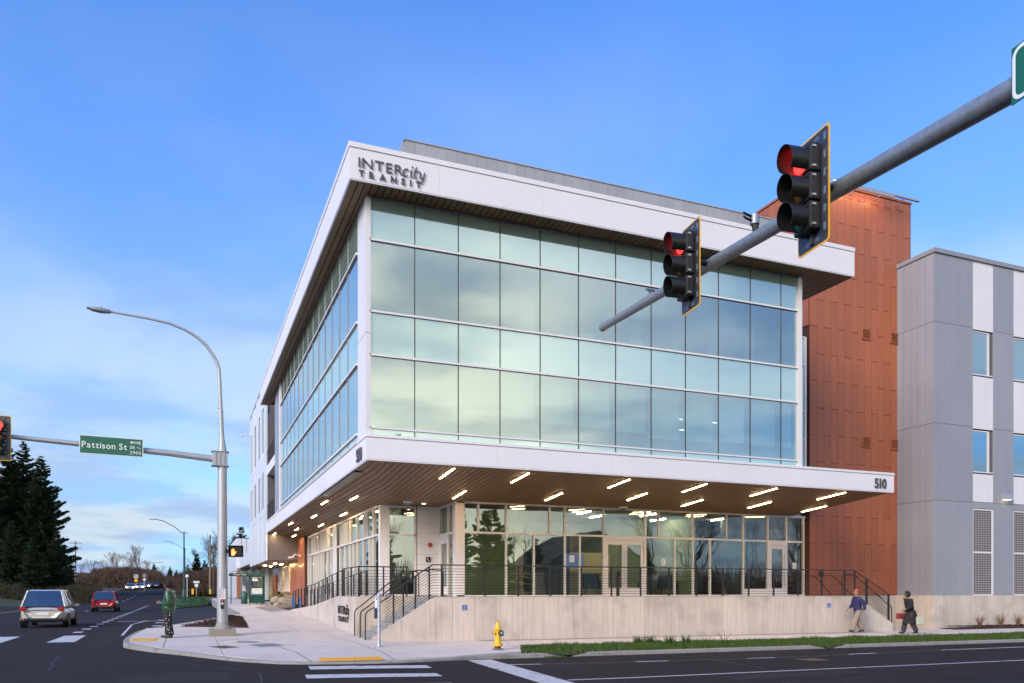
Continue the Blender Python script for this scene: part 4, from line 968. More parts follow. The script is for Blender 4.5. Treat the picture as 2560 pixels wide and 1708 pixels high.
# ------------------------------------------------------------------ lettering
def text_mesh(ch, size, depth, off=0.0, sx=1.0):
    c = bpy.data.curves.new('t', 'FONT'); c.body = ch; c.size = size; c.extrude = depth/2; c.offset = off; c.resolution_u = 3
    o = bpy.data.objects.new('t', c); COL.objects.link(o)
    dg = bpy.context.evaluated_depsgraph_get(); dg.update()
    me = bpy.data.meshes.new_from_object(o.evaluated_get(dg)); bpy.data.objects.remove(o); bpy.data.curves.remove(c)
    if sx != 1.0:
        for v in me.vertices: v.co.x *= sx
    return me
def word(parent, s, size, M, m_, depth=.03, off=0.0, gap=.05, sx=1.0, name='letter', fit=None):
    if fit:
        W = 0
        for ch in s:
            if ch == ' ': W += size*.32; continue
            me = text_mesh(ch, size, depth, off, 1.0); W += max(v.co.x for v in me.vertices)-min(v.co.x for v in me.vertices)+gap*size; bpy.data.meshes.remove(me)
        M = M @ Matrix.Scale(fit/(W-gap*size), 4, (1, 0, 0))
    # one object per letter; text plane local x-right, y-up mapped by M
    x = 0
    for ch in s:
        if ch == ' ': x += size*.32*sx; continue
        me = text_mesh(ch, size, depth, off, sx); x0 = min(v.co.x for v in me.vertices); x1 = max(v.co.x for v in me.vertices)
        me.transform(M @ Matrix.Translation((x-x0, 0, 0))); me.materials.clear(); me.materials.append(m_); me.name = name
        link(name, me, parent); x += (x1-x0)+gap*size
    return x
def frameM(o, xd, yd):
    xd, yd = Vector(xd).normalized(), Vector(yd).normalized(); z = xd.cross(yd)
    M = Matrix.Identity(4)
    for i, v in enumerate((xd, yd, z)):
        for j in range(3): M[j][i] = v[j]
    return Matrix.Translation(o) @ M
def stroke(m, pts, ws, M, depth=.03):
    # variable-width pen stroke as a flat solid
    n = len(pts); L_, R__ = [], []
    for i in range(n):
        a, b = Vector(pts[max(i-1, 0)]), Vector(pts[min(i+1, n-1)]); d = (b-a).normalized(); nn = Vector((-d.y, d.x)); p = Vector(pts[i]); w_ = ws[i] if isinstance(ws, (list, tuple)) else ws
        L_.append(p+nn*w_/2); R__.append(p-nn*w_/2)
    for i in range(n-1):
        q = [L_[i], L_[i+1], R__[i+1], R__[i]]
        v = [M @ Vector((p.x, p.y, -depth/2)) for p in q]+[M @ Vector((p.x, p.y, depth/2)) for p in q]
        m.add(v, ((0, 1, 2, 3), (7, 6, 5, 4), (0, 4, 5, 1), (1, 5, 6, 2), (2, 6, 7, 3), (3, 7, 4, 0)))
def arcp(cx, cy, rx, ry, a0, a1, n=12, sl=.18):
    return [(cx+rx*math.cos(math.radians(a0+(a1-a0)*i/n))+sl*(ry*math.sin(math.radians(a0+(a1-a0)*i/n))), cy+ry*math.sin(math.radians(a0+(a1-a0)*i/n))) for i in range(n+1)]
def city(parent, h, M, m_, depth=.03):
    # italic lower-case word drawn with pen strokes; h = x-height
    def S(P): return [(x*h, y*h) for x, y in P]
    m = MB(); P = arcp(.40, .5, .38, .50, 42, 325, 16); n = len(P)
    stroke(m, S(P), [h*(.09+.13*math.sin(PI*i/(n-1))) for i in range(n)], M, depth); m.build('letter', m_, parent)
    m = MB(); stroke(m, S([(.98, .80), (1.08, .97), (1.20, .98), (1.16, .72), (1.05, .20), (1.06, .03), (1.18, .04), (1.30, .20)]), [h*.07, h*.08, h*.14, h*.19, h*.19, h*.15, h*.09, h*.05], M, depth)
    c = (1.30*h, 1.42*h); mm = [(c[0]+.12*h*math.cos(t*PI/5), c[1]+.12*h*math.sin(t*PI/5)) for t in range(10)]
    m.add([M @ Vector((x, y, s*depth/2)) for s in (-1, 1) for x, y in mm], [tuple(range(10)), tuple(range(10, 20))[::-1]]+[(i, (i+1) % 10, 10+(i+1) % 10, 10+i) for i in range(10)]); m.build('letter', m_, parent)
    m = MB(); stroke(m, S([(1.86, 1.55), (1.78, 1.2), (1.66, .70), (1.57, .22), (1.62, .03), (1.78, .03), (1.94, .2)]), [h*.12, h*.18, h*.19, h*.19, h*.15, h*.09, h*.05], M, depth)
    stroke(m, S([(1.46, .94), (2.10, .98)]), h*.11, M, depth*.98); m.build('letter', m_, parent)
    m = MB(); stroke(m, S([(2.18, .82), (2.30, .98), (2.40, .94), (2.40, .6), (2.36, .22), (2.45, .04), (2.62, .08), (2.80, .32)]), [h*.07, h*.09, h*.15, h*.19, h*.18, h*.14, h*.10, h*.08], M, depth)
    stroke(m, S([(3.04, 1.0), (2.95, .6), (2.84, .15), (2.70, -.28), (2.48, -.52), (2.24, -.50), (2.16, -.30)]), [h*.15, h*.18, h*.18, h*.16, h*.14, h*.13, h*.17], M, depth*.97); m.build('letter', m_, parent)
def logo(o, M0, s, m_, depth):
    # M0 places the lower left corner of the INTER line; s = cap height
    me = text_mesh('H', 1, .01); cap = max(v.co.y for v in me.vertices)
    x = s*3.17*1.36*1.1; word(o, 'INTER', s/cap, M0, m_, depth, .0, .13, 1, fit=x); x = x+.05*s
    city(o, s*.78, M0 @ Matrix.Translation((x-.02*s, -.02*s, 0)), m_, depth)
    word(o, 'TRANSIT', s*.60/cap, M0 @ Matrix.Translation((.02*s, -.93*s, 0)), m_, depth, .010*s/.28, .55, 1, fit=6.72*s)
o = empty('building_sign', (4.57, 22.9, 13.5)); tag(o, 'dark raised letters INTERcity TRANSIT on the white roof fascia above the corner', 'sign')
logo(o, frameM((4.575, 22.895, 13.822), (1, 0, 0), (0, 0, 1)), .275, letter, .02)
o = empty('building_sign', (5.58, 31.8, .5)); tag(o, 'black raised letters INTERcity TRANSIT on the low side wall by the steps', 'sign')
logo(o, frameM((5.56, 31.85, .80), (0, -1, 0), (0, 0, 1)), .31, blackl, .02)
o = empty('building_number', (24.85, 23.58, 5.7)); tag(o, 'large dark numerals 510 at the right end of the canopy fascia', 'sign')
word(o, '510', .52, frameM((24.87, 23.575, 5.712), (1, 0, 0), (0, 0, 1)), letter, .04, .012, .12, .85, 'numeral')
o = empty('building_number', (4.93, 24.9, 5.65)); tag(o, 'numerals 510 seen edge on at the corner end of the side canopy fascia', 'sign')
word(o, '510', .54, frameM((4.92, 24.9, 5.665), (0, -1, 0), (0, 0, 1)), letter, .06, .012, .16, .95, 'numeral')
# small signs on the low wall
def access_sign(x, z, lab):
    o = MB().box(x-.085, 25.775, z-.085, x+.085, 25.79, z+.085).build('access_sign', blue); tag(o, lab, 'sign', 'blue access signs on the terrace wall')
    m = MB(); M = frameM((x, 25.772, z), (1, 0, 0), (0, 0, 1))
    stroke(m, [(-.015, .045), (-.01, .01), (.025, .008), (.04, -.035), (.055, -.035)], .012, M, .003)
    P = [(-.005+.034*math.cos(math.radians(t)), -.022+.034*math.sin(math.radians(t))) for t in range(120, 340, 20)]
    stroke(m, P, .010, M, .003); stroke(m, [(-.02, .058), (-.008, .058)], .014, M, .003); stroke(m, [(-.03, -.072), (.03, -.072)], .008, M, .003)
    m.build('wheelchair_symbol', signw, o)
access_sign(8.76, 1.11, 'small blue wheelchair sign on the terrace wall above the hydrant side')
access_sign(24.68, 1.09, 'small blue wheelchair sign near the right end of the terrace wall')
o = MB().lathe([(.02, -.0), (.085, .0), (.095, .03), (.07, .07), (.02, .085)], 16, M=frameM((9.24, 31.615, 3.57), (1, 0, 0), (0, 0, 1))).build('alarm_bell', mat('bell_red', (.45, .025, .02), .35, noise=(5, .1)), smooth=True); tag(o, 'round red alarm bell on the white wall of the recess', 'alarm')
o = MB().box(9.07, 31.57, 2.87, 9.27, 31.618, 3.07).build('intercom', blackp, bevel=.008); tag(o, 'square black call box with a handset on the white wall below the bell', 'intercom')
MB().tube([(9.13, 31.56, 3.02), (9.14, 31.55, 2.95), (9.21, 31.55, 2.92)], .014, 6).build('handset', signw, o)
o = MB().box(27.25, 29.05, 2.36, 27.48, 29.1, 2.6).build('call_box', blackp); tag(o, 'small black box on the rust coloured wall above the terrace railing', 'box')
def post_button(x, y, z, lab):
    o = MB().box(x-.05, y-.05, z, x+.05, y+.05, z+.95).build('door_button_post', black); tag(o, lab, 'post'); MB().box(x-.07, y-.06, z+.82, x+.07, y-.05, z+1.0).build('button', blackp, o)
post_button(16.3, 28.6, 1.48, 'black door opener post on the terrace in front of the double doors')
# camera with bracket on the rust coloured side wall and at the wing corner
def arm_cam(p, lab, d=(-1, 0, 0)):
    p = Vector(p); d = Vector(d); o = MB().tube([p, p+d*.05], .07, 10).build('security_camera', whitep); tag(o, lab, 'security camera')
    MB().tube([p+d*.04, p+d*.35+Vector((0, 0, .10)), p+d*.45+Vector((0, 0, -.02))], .03, 8).build('arm', whitep, o)
    MB().tube([p+d*.42+Vector((0, 0, -.08)), p+d*.78+Vector((0, -.05, -.14))], .065, 10).build('housing', whitep, o)
arm_cam((6.92, 53.6, 4.0), 'white arm mounted camera on the rust coloured wall under the side canopy')
arm_cam((4.92, 69.2, 14.6), 'white camera on an arm at the far top corner of the metal wing')
# wall light on the grey wing
o = MB().prism([(26.72, 6.12), (27.0, 6.12), (27.0, 6.40), (26.86, 6.40)], 36.55, 37.1, 'x').build('wall_light', galv); tag(o, 'square grey wall light on the grey wing between two window bays', 'wall light')
MB().box(36.6, 26.80, 6.105, 37.05, 26.96, 6.118).build('diffuser', mat('wall_lamp_lit', (1, .8, .5), .4, emit=(1, .78, .52), es=4), o)

# ------------------------------------------------------------------ hydrant
hx, hy, hz = 8.21, 21.24, 0.0
o = empty('fire_hydrant', (hx, hy, hz)); tag(o, 'yellow fire hydrant with a dark side cap standing on the pavement edge', 'fire hydrant')
MB().lathe([(.15, 0), (.17, .015), (.15, .03), (.09, .035)], 18, (hx, hy, hz)).build('footing', covm, o, smooth=True)
MB().lathe([(.088, .02), (.088, .13)], 18, (hx, hy, hz)).build('base_pipe', rustpipe, o, smooth=True)
MB().lathe([(.085, .11), (.142, .11), (.142, .135), (.142, .14), (.142, .165), (.092, .175), (.088, .2), (.086, .50), (.092, .53), (.092, .56)], 22, (hx, hy, hz)).build('barrel', hyd, o, smooth=True)
MB().lathe([(.10, .555), (.125, .56), (.125, .58), (.105, .60), (.082, .66), (.068, .70), (.066, .715), (.055, .73), (.042, .77), (.030, .795)], 22, (hx, hy, hz)).build('bonnet', hyd, o, smooth=True)
bo = MB()
for k in range(8): a = k*PI/4+.2; bo.lathe([(.012, .09), (.012, .185)], 6, (hx+.118*math.cos(a), hy+.118*math.sin(a), hz))
for k in range(8): a = k*PI/4; bo.lathe([(.010, .545), (.010, .59)], 6, (hx+.112*math.cos(a), hy+.112*math.sin(a), hz))
bo.build('bolt', hyd, o)
MB().lathe([(.020, .79), (.017, .825)], 5, (hx, hy, hz)).build('operating_nut', capdark, o)
def nozzle(dirv, r, L, m_, name):
    d = Vector(dirv).normalized(); p = Vector((hx, hy, hz+.47)); up = Vector((0, 0, 1)); M = frameM(p+d*.075, up.cross(d), up)
    MB().lathe([(r*.8, 0), (r*.8, L*.5), (r, L*.5), (r, L*.9), (r*.75, L)], 18, M=M).build(name, m_, o, smooth=True)
    return M, L
M, L = nozzle((-.93, -.36, 0), .045, .09, hyd, 'hose_nozzle'); MB().lathe([(.02, L), (.018, L+.03)], 5, M=M).build('cap_nut', capdark, o)
M, L = nozzle((.93, .36, 0), .045, .09, hyd, 'hose_nozzle')
M, L = nozzle((.42, -.91, 0), .085, .10, capdark, 'pumper_cap'); MB().lathe([(.055, L), (.05, L+.012)], 18, M=M).lathe([(.018, L), (.016, L+.04)], 5, M=M).build('cap_nut', stairgl, o)
MB().tube([(hx+.12, hy-.13, hz+.40), (hx+.14, hy-.12, hz+.30), (hx+.11, hy-.10, hz+.24), (hx+.09, hy-.06, hz+.33)], .005, 4).build('chain', capdark, o)

# ------------------------------------------------------------------ push-button post at the steps
px_, py_ = 5.35, 23.71
o = MB().tube([(px_, py_, .0), (px_, py_, .02)], .15, 18).build('push_button_post', galv); tag(o, 'short galvanised post with a push button panel in front of the corner steps', 'post')
MB().tube([(px_, py_, .015), (px_, py_, .05), (px_, py_, .12), (px_, py_, 1.52)], [.085, .07, .052, .050], 16).build('pole', galv, o, smooth=True)
MB().lathe([(.058, 1.50), (.058, 1.57), (.05, 1.60), (.01, 1.615)], 16, (px_, py_, 0)).build('cap', mat('cap_lilac', (.42, .40, .55), .4, noise=(5, .05)), o)
MB().box(px_-.11, py_+.03, 1.02, px_-.075, py_+.10, 1.45).box(px_-.075, py_+.0, 1.1, px_-.03, py_+.06, 1.4).build('sign_panel', signw, o)
MB().box(px_-.13, py_-.02, .84, px_-.045, py_+.09, 1.16).build('button_housing', mat('button_navy', (.03, .035, .07), .4, noise=(4, .05)), o, bevel=.02)
m = MB()
for k in range(7): m.box(px_-.113, py_+.04, 1.06+.05*k, px_-.1105, py_+.09, 1.075+.05*k)
m.build('print', letter, o)

# ------------------------------------------------------------------ traffic signals
def signal_head(o, M, lit=0, tunnel=.30, big=redlit, back=True):
    # local frame: x = viewer's right, y = up, z = towards traffic; origin at the centre
    def bx(x0, y0, z0, x1, y1, z1, name, m_, bev=0, par=o): return MB().box(x0, y0, z0, x1, y1, z1, M).build(name, m_, par, bevel=bev)
    W, Hh = .315, .715
    def rr(w, h, r, n=4): 
        P = []
        for cx, cy, a0 in ((w-r, h-r, 0), (-w+r, h-r, 90), (-w+r, -h+r, 180), (w-r, -h+r, 270)):
            P += [(cx+r*math.cos(math.radians(a0+90*i/n)), cy+r*math.sin(math.radians(a0+90*i/n))) for i in range(n+1)]
        return P
    MB().prism(rr(W, Hh, .05), -.075, -.069, 'z', M).build('border', amber, o)
    MB().prism(rr(W-.028, Hh-.028, .04), -.068, -.060, 'z', M).build('backplate', plate, o)
    slot = mat('slot_light', (.25, .33, .45), .5, noise=(9, .1)) if 'slot_light' not in MATS else MATS['slot_light']
    for s in (-1, 1):
        for yy in (-.52, -.30, -.08, .14, .36, .58):
            m = MB()
            for q in range(3): m.box(s*.235+q*.016-.018, yy-.045, -.0595, s*.235+q*.016-.013, yy+.045, -.0575, M)
            m.build('louvre', slot, o)
    for yy in (-.62, .62):
        for xx in (-.1, .08):
            m = MB()
            for q in range(3): m.box(xx-.04, yy+q*.016-.02, -.0595, xx+.04, yy+q*.016-.015, -.0575, M)
            m.build('louvre', slot, o)
    for k in range(3):
        cy = .355*(1-k)
        s = MB().box(-.168, cy-.170, -.055, .168, cy+.170, .10, M).build('signal_section', blackp, o, bevel=.02)
        lens = (big if lit == k else (None)) or (redlit if False else (amberoff if k == 1 else greenoff if k == 2 else mat('red_off', (.2, .01, .01), .3) if lit != 0 else redlit))
        Mc = M @ Matrix.Translation((0, cy, 0))
        MB().lathe([(.148, .10), (.145, .118), (.10, .138), (.04, .148)], 24, M=Mc).build('lens', lens, s, smooth=True)
        # tunnel visor, cut longer at the top
        v = MB(); n = 26; out, inn = [], []
        for j in range(n+1):
            a = math.radians(-58+296*j/n) if True else 0
            top = (math.sin(a)+1)/2; L_ = tunnel*(.80+.20*top)
            for (r, z) in ((.162, .09), (.162, .10+L_), (.156, .10+L_), (.156, .09)):
                v.v.append(tuple(Mc @ Vector((r*math.cos(a), r*math.sin(a), z))))
        for j in range(n):
            for q in range(3): v.f.append((j*4+q, (j+1)*4+q, (j+1)*4+q+1, j*4+q+1)); v.mi.append(0)
        v.build('visor', blackp, s, smooth=True)
        for yy in (cy+.12, cy-.12): MB().box(.168, yy-.012, .02, .182, yy+.012, .07, M).build('latch', stairgl, s)
ARM = lambda y: Vector((6.64+.123*y, y, itp([(0, 6.02), (5.28, 6.41), (7.75, 6.70), (9.52, 6.87), (12.04, 7.14), (15.69, 7.51)], y)))
o = empty('traffic_signal_mast', (6.5, -1.2, -.1)); tag(o, 'near galvanised mast with a long arm reaching over the street on the right', 'signal mast')
MB().tube([(6.5, -1.2, -.1), (6.5, -1.2, 6.8)], [.17, .13], 20).build('pole', galv, o, smooth=True)
MB().cbox((6.5, -1.2, -.0), (.7, .7, .3)).build('footing', stepm, o)
ays = [-1.2, 0, 2, 4, 5.28, 6.5, 7.75, 9.52, 12.04, 14, 15.69]
MB().tube([ARM(y) if y >= 0 else Vector((6.5, -1.2, 5.9)) for y in ays], [.135-.0032*(y+1.2) for y in ays], 22).build('mast_arm', galvdark, o, smooth=True)
MB().tube([ARM(15.68), ARM(15.74)], [.088, .085], 20).build('end_cap', galvdark, o)
p = ARM(13.2); MB().tube([p+Vector((-.02, 0, .06)), p+Vector((-.04, 0, .15))], .03, 10).tube([p+Vector((-.16, -.05, .14)), p+Vector((.06, .0, .16))], .03, 8).build('sensor_stub', galvdark, o)
p = ARM(9.62); dct = MB().tube([p+Vector((0, 0, .08)), p+Vector((-.03, 0, .20))], .05, 10).build('preemption_detector', blackp, o)
MB().tube([p+Vector((-.03, 0, .19)), p+Vector((-.03, 0, .33))], .068, 14).build('body', galvdark, dct, smooth=True)
for z in (.24, .30): MB().tube([p+Vector((-.08, 0, z)), p+Vector((-.20, -.02, z+.005)), p+Vector((-.26, -.03, z+.025))], [.02, .018, .01], 8).build('tube', blackp, dct)
def right_head(y, lab):
    c = ARM(y)
    a = math.radians(7.0)
    f = Vector((-math.cos(a), math.sin(a), 0)); side = Vector((0, 0, 1)).cross(f)
    base = c+f*.43
    h = empty('traffic_signal', base); tag(h, lab, 'traffic light', 'signal heads on the near mast arm')
    M = frameM(base+Vector((0, 0, -.09)), side, (0, 0, 1))
    signal_head(h, M, 0, .27)
    MB().tube([c+f*.05, base+f*(-.06)], .045, 10).build('bracket', blackp, h); MB().tube([base+f*-.05+Vector((0, 0, -.75)), base+f*-.05+Vector((0, 0, .5))], .03, 8).build('hanger', blackp, h)
    return h
right_head(7.78, 'nearer and larger red traffic light on the arm over the street')
right_head(10.96, 'farther and smaller red traffic light on the arm over the street')
# green street sign clipped by the edge of the frame
c = ARM(5.25); f = Vector((-.9925, .122, 0)); M = frameM(c+f*.20+Vector((0, 0, .02)), Vector((0, 0, 1)).cross(f), (0, 0, 1)) @ Matrix.Translation((.16, 0, 0))
sgn = MB().box(-.0, -.30, -.01, 1.9, .22, 0, M).build('street_sign', signg); tag(sgn, 'green street name sign on the arm at the right edge of the picture', 'street sign')
def ring(m, x0, y0, x1, y1, w_, r, M, z):
    def rr(x0, y0, x1, y1, r, n=5):
        P = []
        for cx, cy, a0 in ((x1-r, y1-r, 0), (x0+r, y1-r, 90), (x0+r, y0+r, 180), (x1-r, y0+r, 270)):
            P += [(cx+r*math.cos(math.radians(a0+90*i/n)), cy+r*math.sin(math.radians(a0+90*i/n))) for i in range(n+1)]
        return P
    A, Bq = rr(x0, y0, x1, y1, r), rr(x0+w_, y0+w_, x1-w_, y1-w_, max(r-w_, .005)); n = len(A)
    m.add([M @ Vector((*p, z)) for p in A+Bq], [(i, (i+1) % n, n+(i+1) % n, n+i) for i in range(n)])
m = MB(); ring(m, .012, -.285, 1.888, .205, .034, .09, M, .003); m.build('sign_border', signw, sgn)
word(sgn, 'Martin Way', .36, M @ Matrix.Translation((.24, -.16, .004)), signw, .004, .004, .08)

# far corner pole with mast arm and luminaire
PX, PY, PZ = 1.17, 29.6, .18
o = empty('signal_pole', (PX, PY, PZ)); tag(o, 'tall grey corner pole carrying a street lamp, a mast arm and a hand signal', 'signal pole')
MB().box(PX-.43, PY-.43, PZ-.1, PX+.43, PY+.43, PZ+.18).build('footing', mat('footing_concrete', (.25, .23, .185), .9, noise=((3, .15), (20, .1))), o, bevel=.02)
MB().lathe([(.30, .16), (.29, .24), (.22, .28), (.20, .40)], 16, (PX, PY, PZ)).build('base_collar', stepm, o, smooth=True)
MB().tube([(PX, PY, PZ+.38), (PX, PY, 3.2), (PX, PY, 6.05), (PX, PY, 6.55), (PX-.01, PY, 6.98), (PX-.03, PY, 7.3), (PX-.05, PY, 8.0)], [.185, .165, .150, .145, .085, .080, .076], 24).build('pole', galv, o, smooth=True)
MB().tube([(PX-.05, PY, 7.9), (PX-.07, PY, 8.02), (PX-.075, PY, 8.0)], [.082, .082, .078], 20).build('joint_ring', galv, o)
LP = [(1.12, 7.95), (1.09, 8.6), (1.075, 9.05), (1.06, 9.36), (.99, 9.62), (.847, 9.873), (.66, 10.14), (.413, 10.367), (.2, 10.50), (-.051, 10.621), (-.51, 10.772), (-1.136, 10.85), (-1.9, 10.90), (-2.33, 10.93)]
MB().tube([(x, PY, z) for x, z in LP], [.070-.0028*i for i in range(len(LP))], 14).build('lamp_arm', galv, o, smooth=True)
lm = MB(); 
for i, (x, hw, zb, zt) in enumerate(((-2.28, .05, 10.90, 10.96), (-2.36, .10, 10.865, 11.00), (-2.6, .14, 10.86, 11.03), (-2.85, .13, 10.89, 11.03), (-3.02, .05, 10.94, 10.99))):
    lm.v += [(x, PY-hw, zb+.02), (x, PY, zb), (x, PY+hw, zb+.02), (x, PY+hw*.9, (zb+zt)/2+.02), (x, PY, zt), (x, PY-hw*.9, (zb+zt)/2+.02)]
for i in range(4):
    for j in range(6): lm.f.append((i*6+j, i*6+(j+1) % 6, (i+1)*6+(j+1) % 6, (i+1)*6+j)); lm.mi.append(0)
lm.f += [(0, 1, 2, 3, 4, 5), (29, 28, 27, 26, 25, 24)]; lm.mi += [0, 0]
lum = lm.build('lamp_head', galvdark, o, smooth='all'); MB().lathe([(.03, 0), (.035, .05), (.02, .08)], 8, (-2.6, PY, 11.02)).build('photocell', galv, lum)
MB().tube([(PX-.16, PY, 6.24), (-.566, PY, 6.36), (-3.26, PY, 6.485), (-5.2, PY, 6.58), (-6.6, PY, 6.64)], [.115, .105, .085, .072, .062], 18).build('mast_arm', galv, o, smooth=True)
MB().box(PX-.32, PY-.17, 6.02, PX+.17, PY+.17, 6.50).box(PX-.36, PY-.21, 6.49, PX+.22, PY+.21, 6.515).box(PX-.36, PY-.21, 6.0, PX+.22, PY+.21, 6.025).build('arm_clamp', galv, o, bevel=.02)
for x in (PX-.22, PX-.08, PX+.06): MB().box(x-.012, PY-.20, 6.03, x+.012, PY-.17, 6.49).build('clamp_rib', galv, o)
# street name sign
SY = 29.38; M = frameM((-3.21, SY, 6.452), (1, 0, -.012), (.012, 0, 1))
sgn = MB().box(0, -.305, -.02, 1.89, .305, 0, M).build('street_sign', signg); tag(sgn, 'green sign reading Pattison St hung on the mast arm', 'street sign')
m = MB(); ring(m, .0, -.305, 1.89, .305, .022, .03, M, .002); m.build('sign_border', signw, sgn)
word(sgn, 'Pattison', .285, M @ Matrix.Translation((.07, -.095, .004)), signw, .004, .003, .10, fit=.985)
word(sgn, 'St', .285, M @ Matrix.Translation((1.166, -.095, .004)), signw, .004, .003, .10, fit=.235)
word(sgn, 'NE', .15, M @ Matrix.Translation((1.655, .115, .004)), signw, .004, .001, .15, fit=.16)
word(sgn, 'SE', .15, M @ Matrix.Translation((1.49, -.045, .004)), signw, .004, .001, .15, fit=.15)
word(sgn, '2900', .15, M @ Matrix.Translation((1.49, -.22, .004)), signw, .004, .001, .15, fit=.33)
def arrow(x, y, d):
    m = MB(); P = [(-.065, 0), (0, .055), (0, .018), (.065, .018), (.065, -.018), (0, -.018), (0, -.055)]
    P = [(x+d*a, y+b) for a, b in P]; P = P if d > 0 else P[::-1]
    m.add([M @ Vector((*p, .004)) for p in P], [(0, 1, 6), (2, 3, 4, 5)]) ; m.build('arrow', signw, sgn)
arrow(1.56, .168, 1); arrow(1.755, .005, -1)
for x in (.3, 1.55): MB().box(x-.03, -.06, -.12, x+.03, .06, -.02, M).build('bracket', galv, sgn)
h = empty('traffic_signal', (-5.42, 29.3, 6.5)); tag(h, 'red traffic light at the left edge of the picture, on the far mast arm', 'traffic light')
signal_head(h, frameM((-5.43, 29.34, 6.49), (1, 0, 0), (0, 0, 1)), 0, .22, redlit2); MB().tube([(-5.43, 29.40, 6.55), (-5.43, 29.58, 6.58)], .04, 8).build('bracket', blackp, h)
# pedestrian hand signal
h = empty('pedestrian_signal', (1.6, 29.3, 3.0)); tag(h, 'black pedestrian signal showing a lit orange raised hand', 'pedestrian signal')
MB().box(1.375, 29.22, 2.85, 1.82, 29.42, 3.235).build('housing', blackp, h, bevel=.035)
MB().box(1.32, 29.34, 2.98, 1.40, 29.6, 3.12).build('bracket', blackp, h)
MB().box(1.35, 29.16, 3.225, 1.845, 29.40, 3.245).box(1.355, 29.17, 2.85, 1.372, 29.40, 3.23).box(1.823, 29.17, 2.85, 1.84, 29.40, 3.23).build('hood', blackp, h)
m = MB(); M = frameM((1.50, 29.212, 3.02), (1, 0, 0), (0, 0, 1)); q = .9
m.prism([(-.055, -.03), (-.05, -.10), (-.035, -.125), (.03, -.125), (.045, -.09), (.055, -.04), (.05, .02), (-.05, .02)], -.004, .004, 'z', M)
for x, t, w_ in ((-.044, .085, .020), (-.015, .115, .021), (.014, .12, .021), (.042, .095, .019)): m.prism([(x-w_/2, -.0), (x-w_/2, t-.01), (x, t), (x+w_/2, t-.01), (x+w_/2, 0)], -.004, .004, 'z', M)
m.prism([(.035, -.07), (.055, -.09), (.115, .012), (.105, .03), (.090, .022), (.05, -.02)], -.004, .0045, 'z', M)
m.build('hand_symbol', hand_lit, h)
# push button and its sign on the pole
h = MB().box(1.045, 29.36, 1.385, 1.275, 29.372, 1.76).build('instruction_sign', signw); tag(h, 'white crossing instruction sign strapped to the signal pole', 'sign')
m = MB(); M = frameM((1.16, 29.357, 1.57), (1, 0, 0), (0, 0, 1)); ring(m, -.108, -.18, .108, .18, .006, .012, M, 0)
for k in range(6):
    y = .145-.052*k; m.box(-.085, y-.014, 0, -.058, y+.014, .001, M)
    for q in range(2): m.box(-.04, y-.012+.016*q, 0, .085-.03*((k+q) % 2), y-.006+.016*q, .001, M)
m.build('print', mat('print_red_black', (.20, .03, .03), .6, noise=(30, .5)), h)
o2 = MB().box(1.10, 29.33, 1.06, 1.22, 29.42, 1.375).build('push_button', blackp, bevel=.02); tag(o2, 'black crossing push button with a red lamp below the instruction sign', 'push button')
MB().lathe([(.05, 0), (.05, .012), (.035, .016)], 16, M=frameM((1.16, 29.33, 1.24), (1, 0, 0), (0, 0, 1))).build('button', galv, o2, smooth=True)
MB().lathe([(.016, 0), (.012, .01)], 8, M=frameM((1.16, 29.33, 1.345), (1, 0, 0), (0, 0, 1))).build('indicator', redlit2, o2)
# ------------------------------------------------------------------ bus shelter, racks, low wall, boulders
sx, sy, sz = 4.55, 64.5, .74
o = empty('bus_shelter', (sx, sy, sz)); tag(o, 'dark green bus shelter with arched roof and map panel on the side pavement', 'bus shelter')
for x in (sx-.05, sx+.48, sx+1.1-.55+.5): MB().box(x-.035, sy-.035, sz, x+.035, sy+.035, sz+2.25).build('post', shgreen, o)
for x in (sx-1.3, sx+1.05): MB().box(x-.035, sy+1.4, sz, x+.035, sy+1.47, sz+2.25).build('post', shgreen, o)
m = MB(); n = 12
for i in range(n+1):
    a = PI*(i/n); x = sx-.18-1.28*math.cos(a); z = sz+2.28+.30*math.sin(a)
    for y, dz in ((sy-.25, 0), (sy+1.6, 0), (sy+1.6, .04), (sy-.25, .04)): m.v.append((x, y, z+dz))
for i in range(n):
    for q in range(4): m.f.append((i*4+q, i*4+(q+1) % 4, (i+1)*4+(q+1) % 4, (i+1)*4+q)); m.mi.append(0)
m.build('roof', glass('shelter_roof', (.8, .85, .85), (.25, .33, .33), .25), o)
MB().box(sx-1.46, sy-.28, sz+2.15, sx+1.10, sy-.22, sz+2.34).box(sx-1.46, sy+1.55, sz+2.15, sx+1.10, sy+1.6, sz+2.32).box(sx+1.04, sy-.22, sz+2.15, sx+1.10, sy+1.55, sz+2.34).build('fascia', shgreen, o)
word(o, 'Intercity Transit', .13, frameM((sx-1.2, sy-.285, sz+2.20), (1, 0, 0), (0, 0, 1)), signw, .004, .002, .05)
MB().box(sx-.02, sy-.01, sz+1.35, sx+1.0, sy+.01, sz+2.12).build('pane', gl_lo, o)
MB().box(sx-.02, sy-.04, sz+1.22, sx+1.02, sy+.04, sz+1.30).box(sx-.02, sy-.04, sz+.60, sx+1.02, sy+.04, sz+.66).box(sx+.95, sy-.04, sz, sx+1.03, sy+.04, sz+2.2).build('frame', shgreen, o)
MB().box(sx+.12, sy-.06, sz+.68, sx+.90, sy-.02, sz+1.20).build('map_panel', poster, o); MB().box(sx+.12, sy-.065, sz+.68, sx+.90, sy-.061, sz+.76).build('print', blue, o)
MB().box(sx-.02, sy-.03, sz+.08, sx+1.0, sy+.01, sz+.6).build('lower_panel', shgreen, o)
MB().box(sx-1.1, sy+.9, sz+.42, sx+.9, sy+1.3, sz+.47).build('bench', shgreen, o)
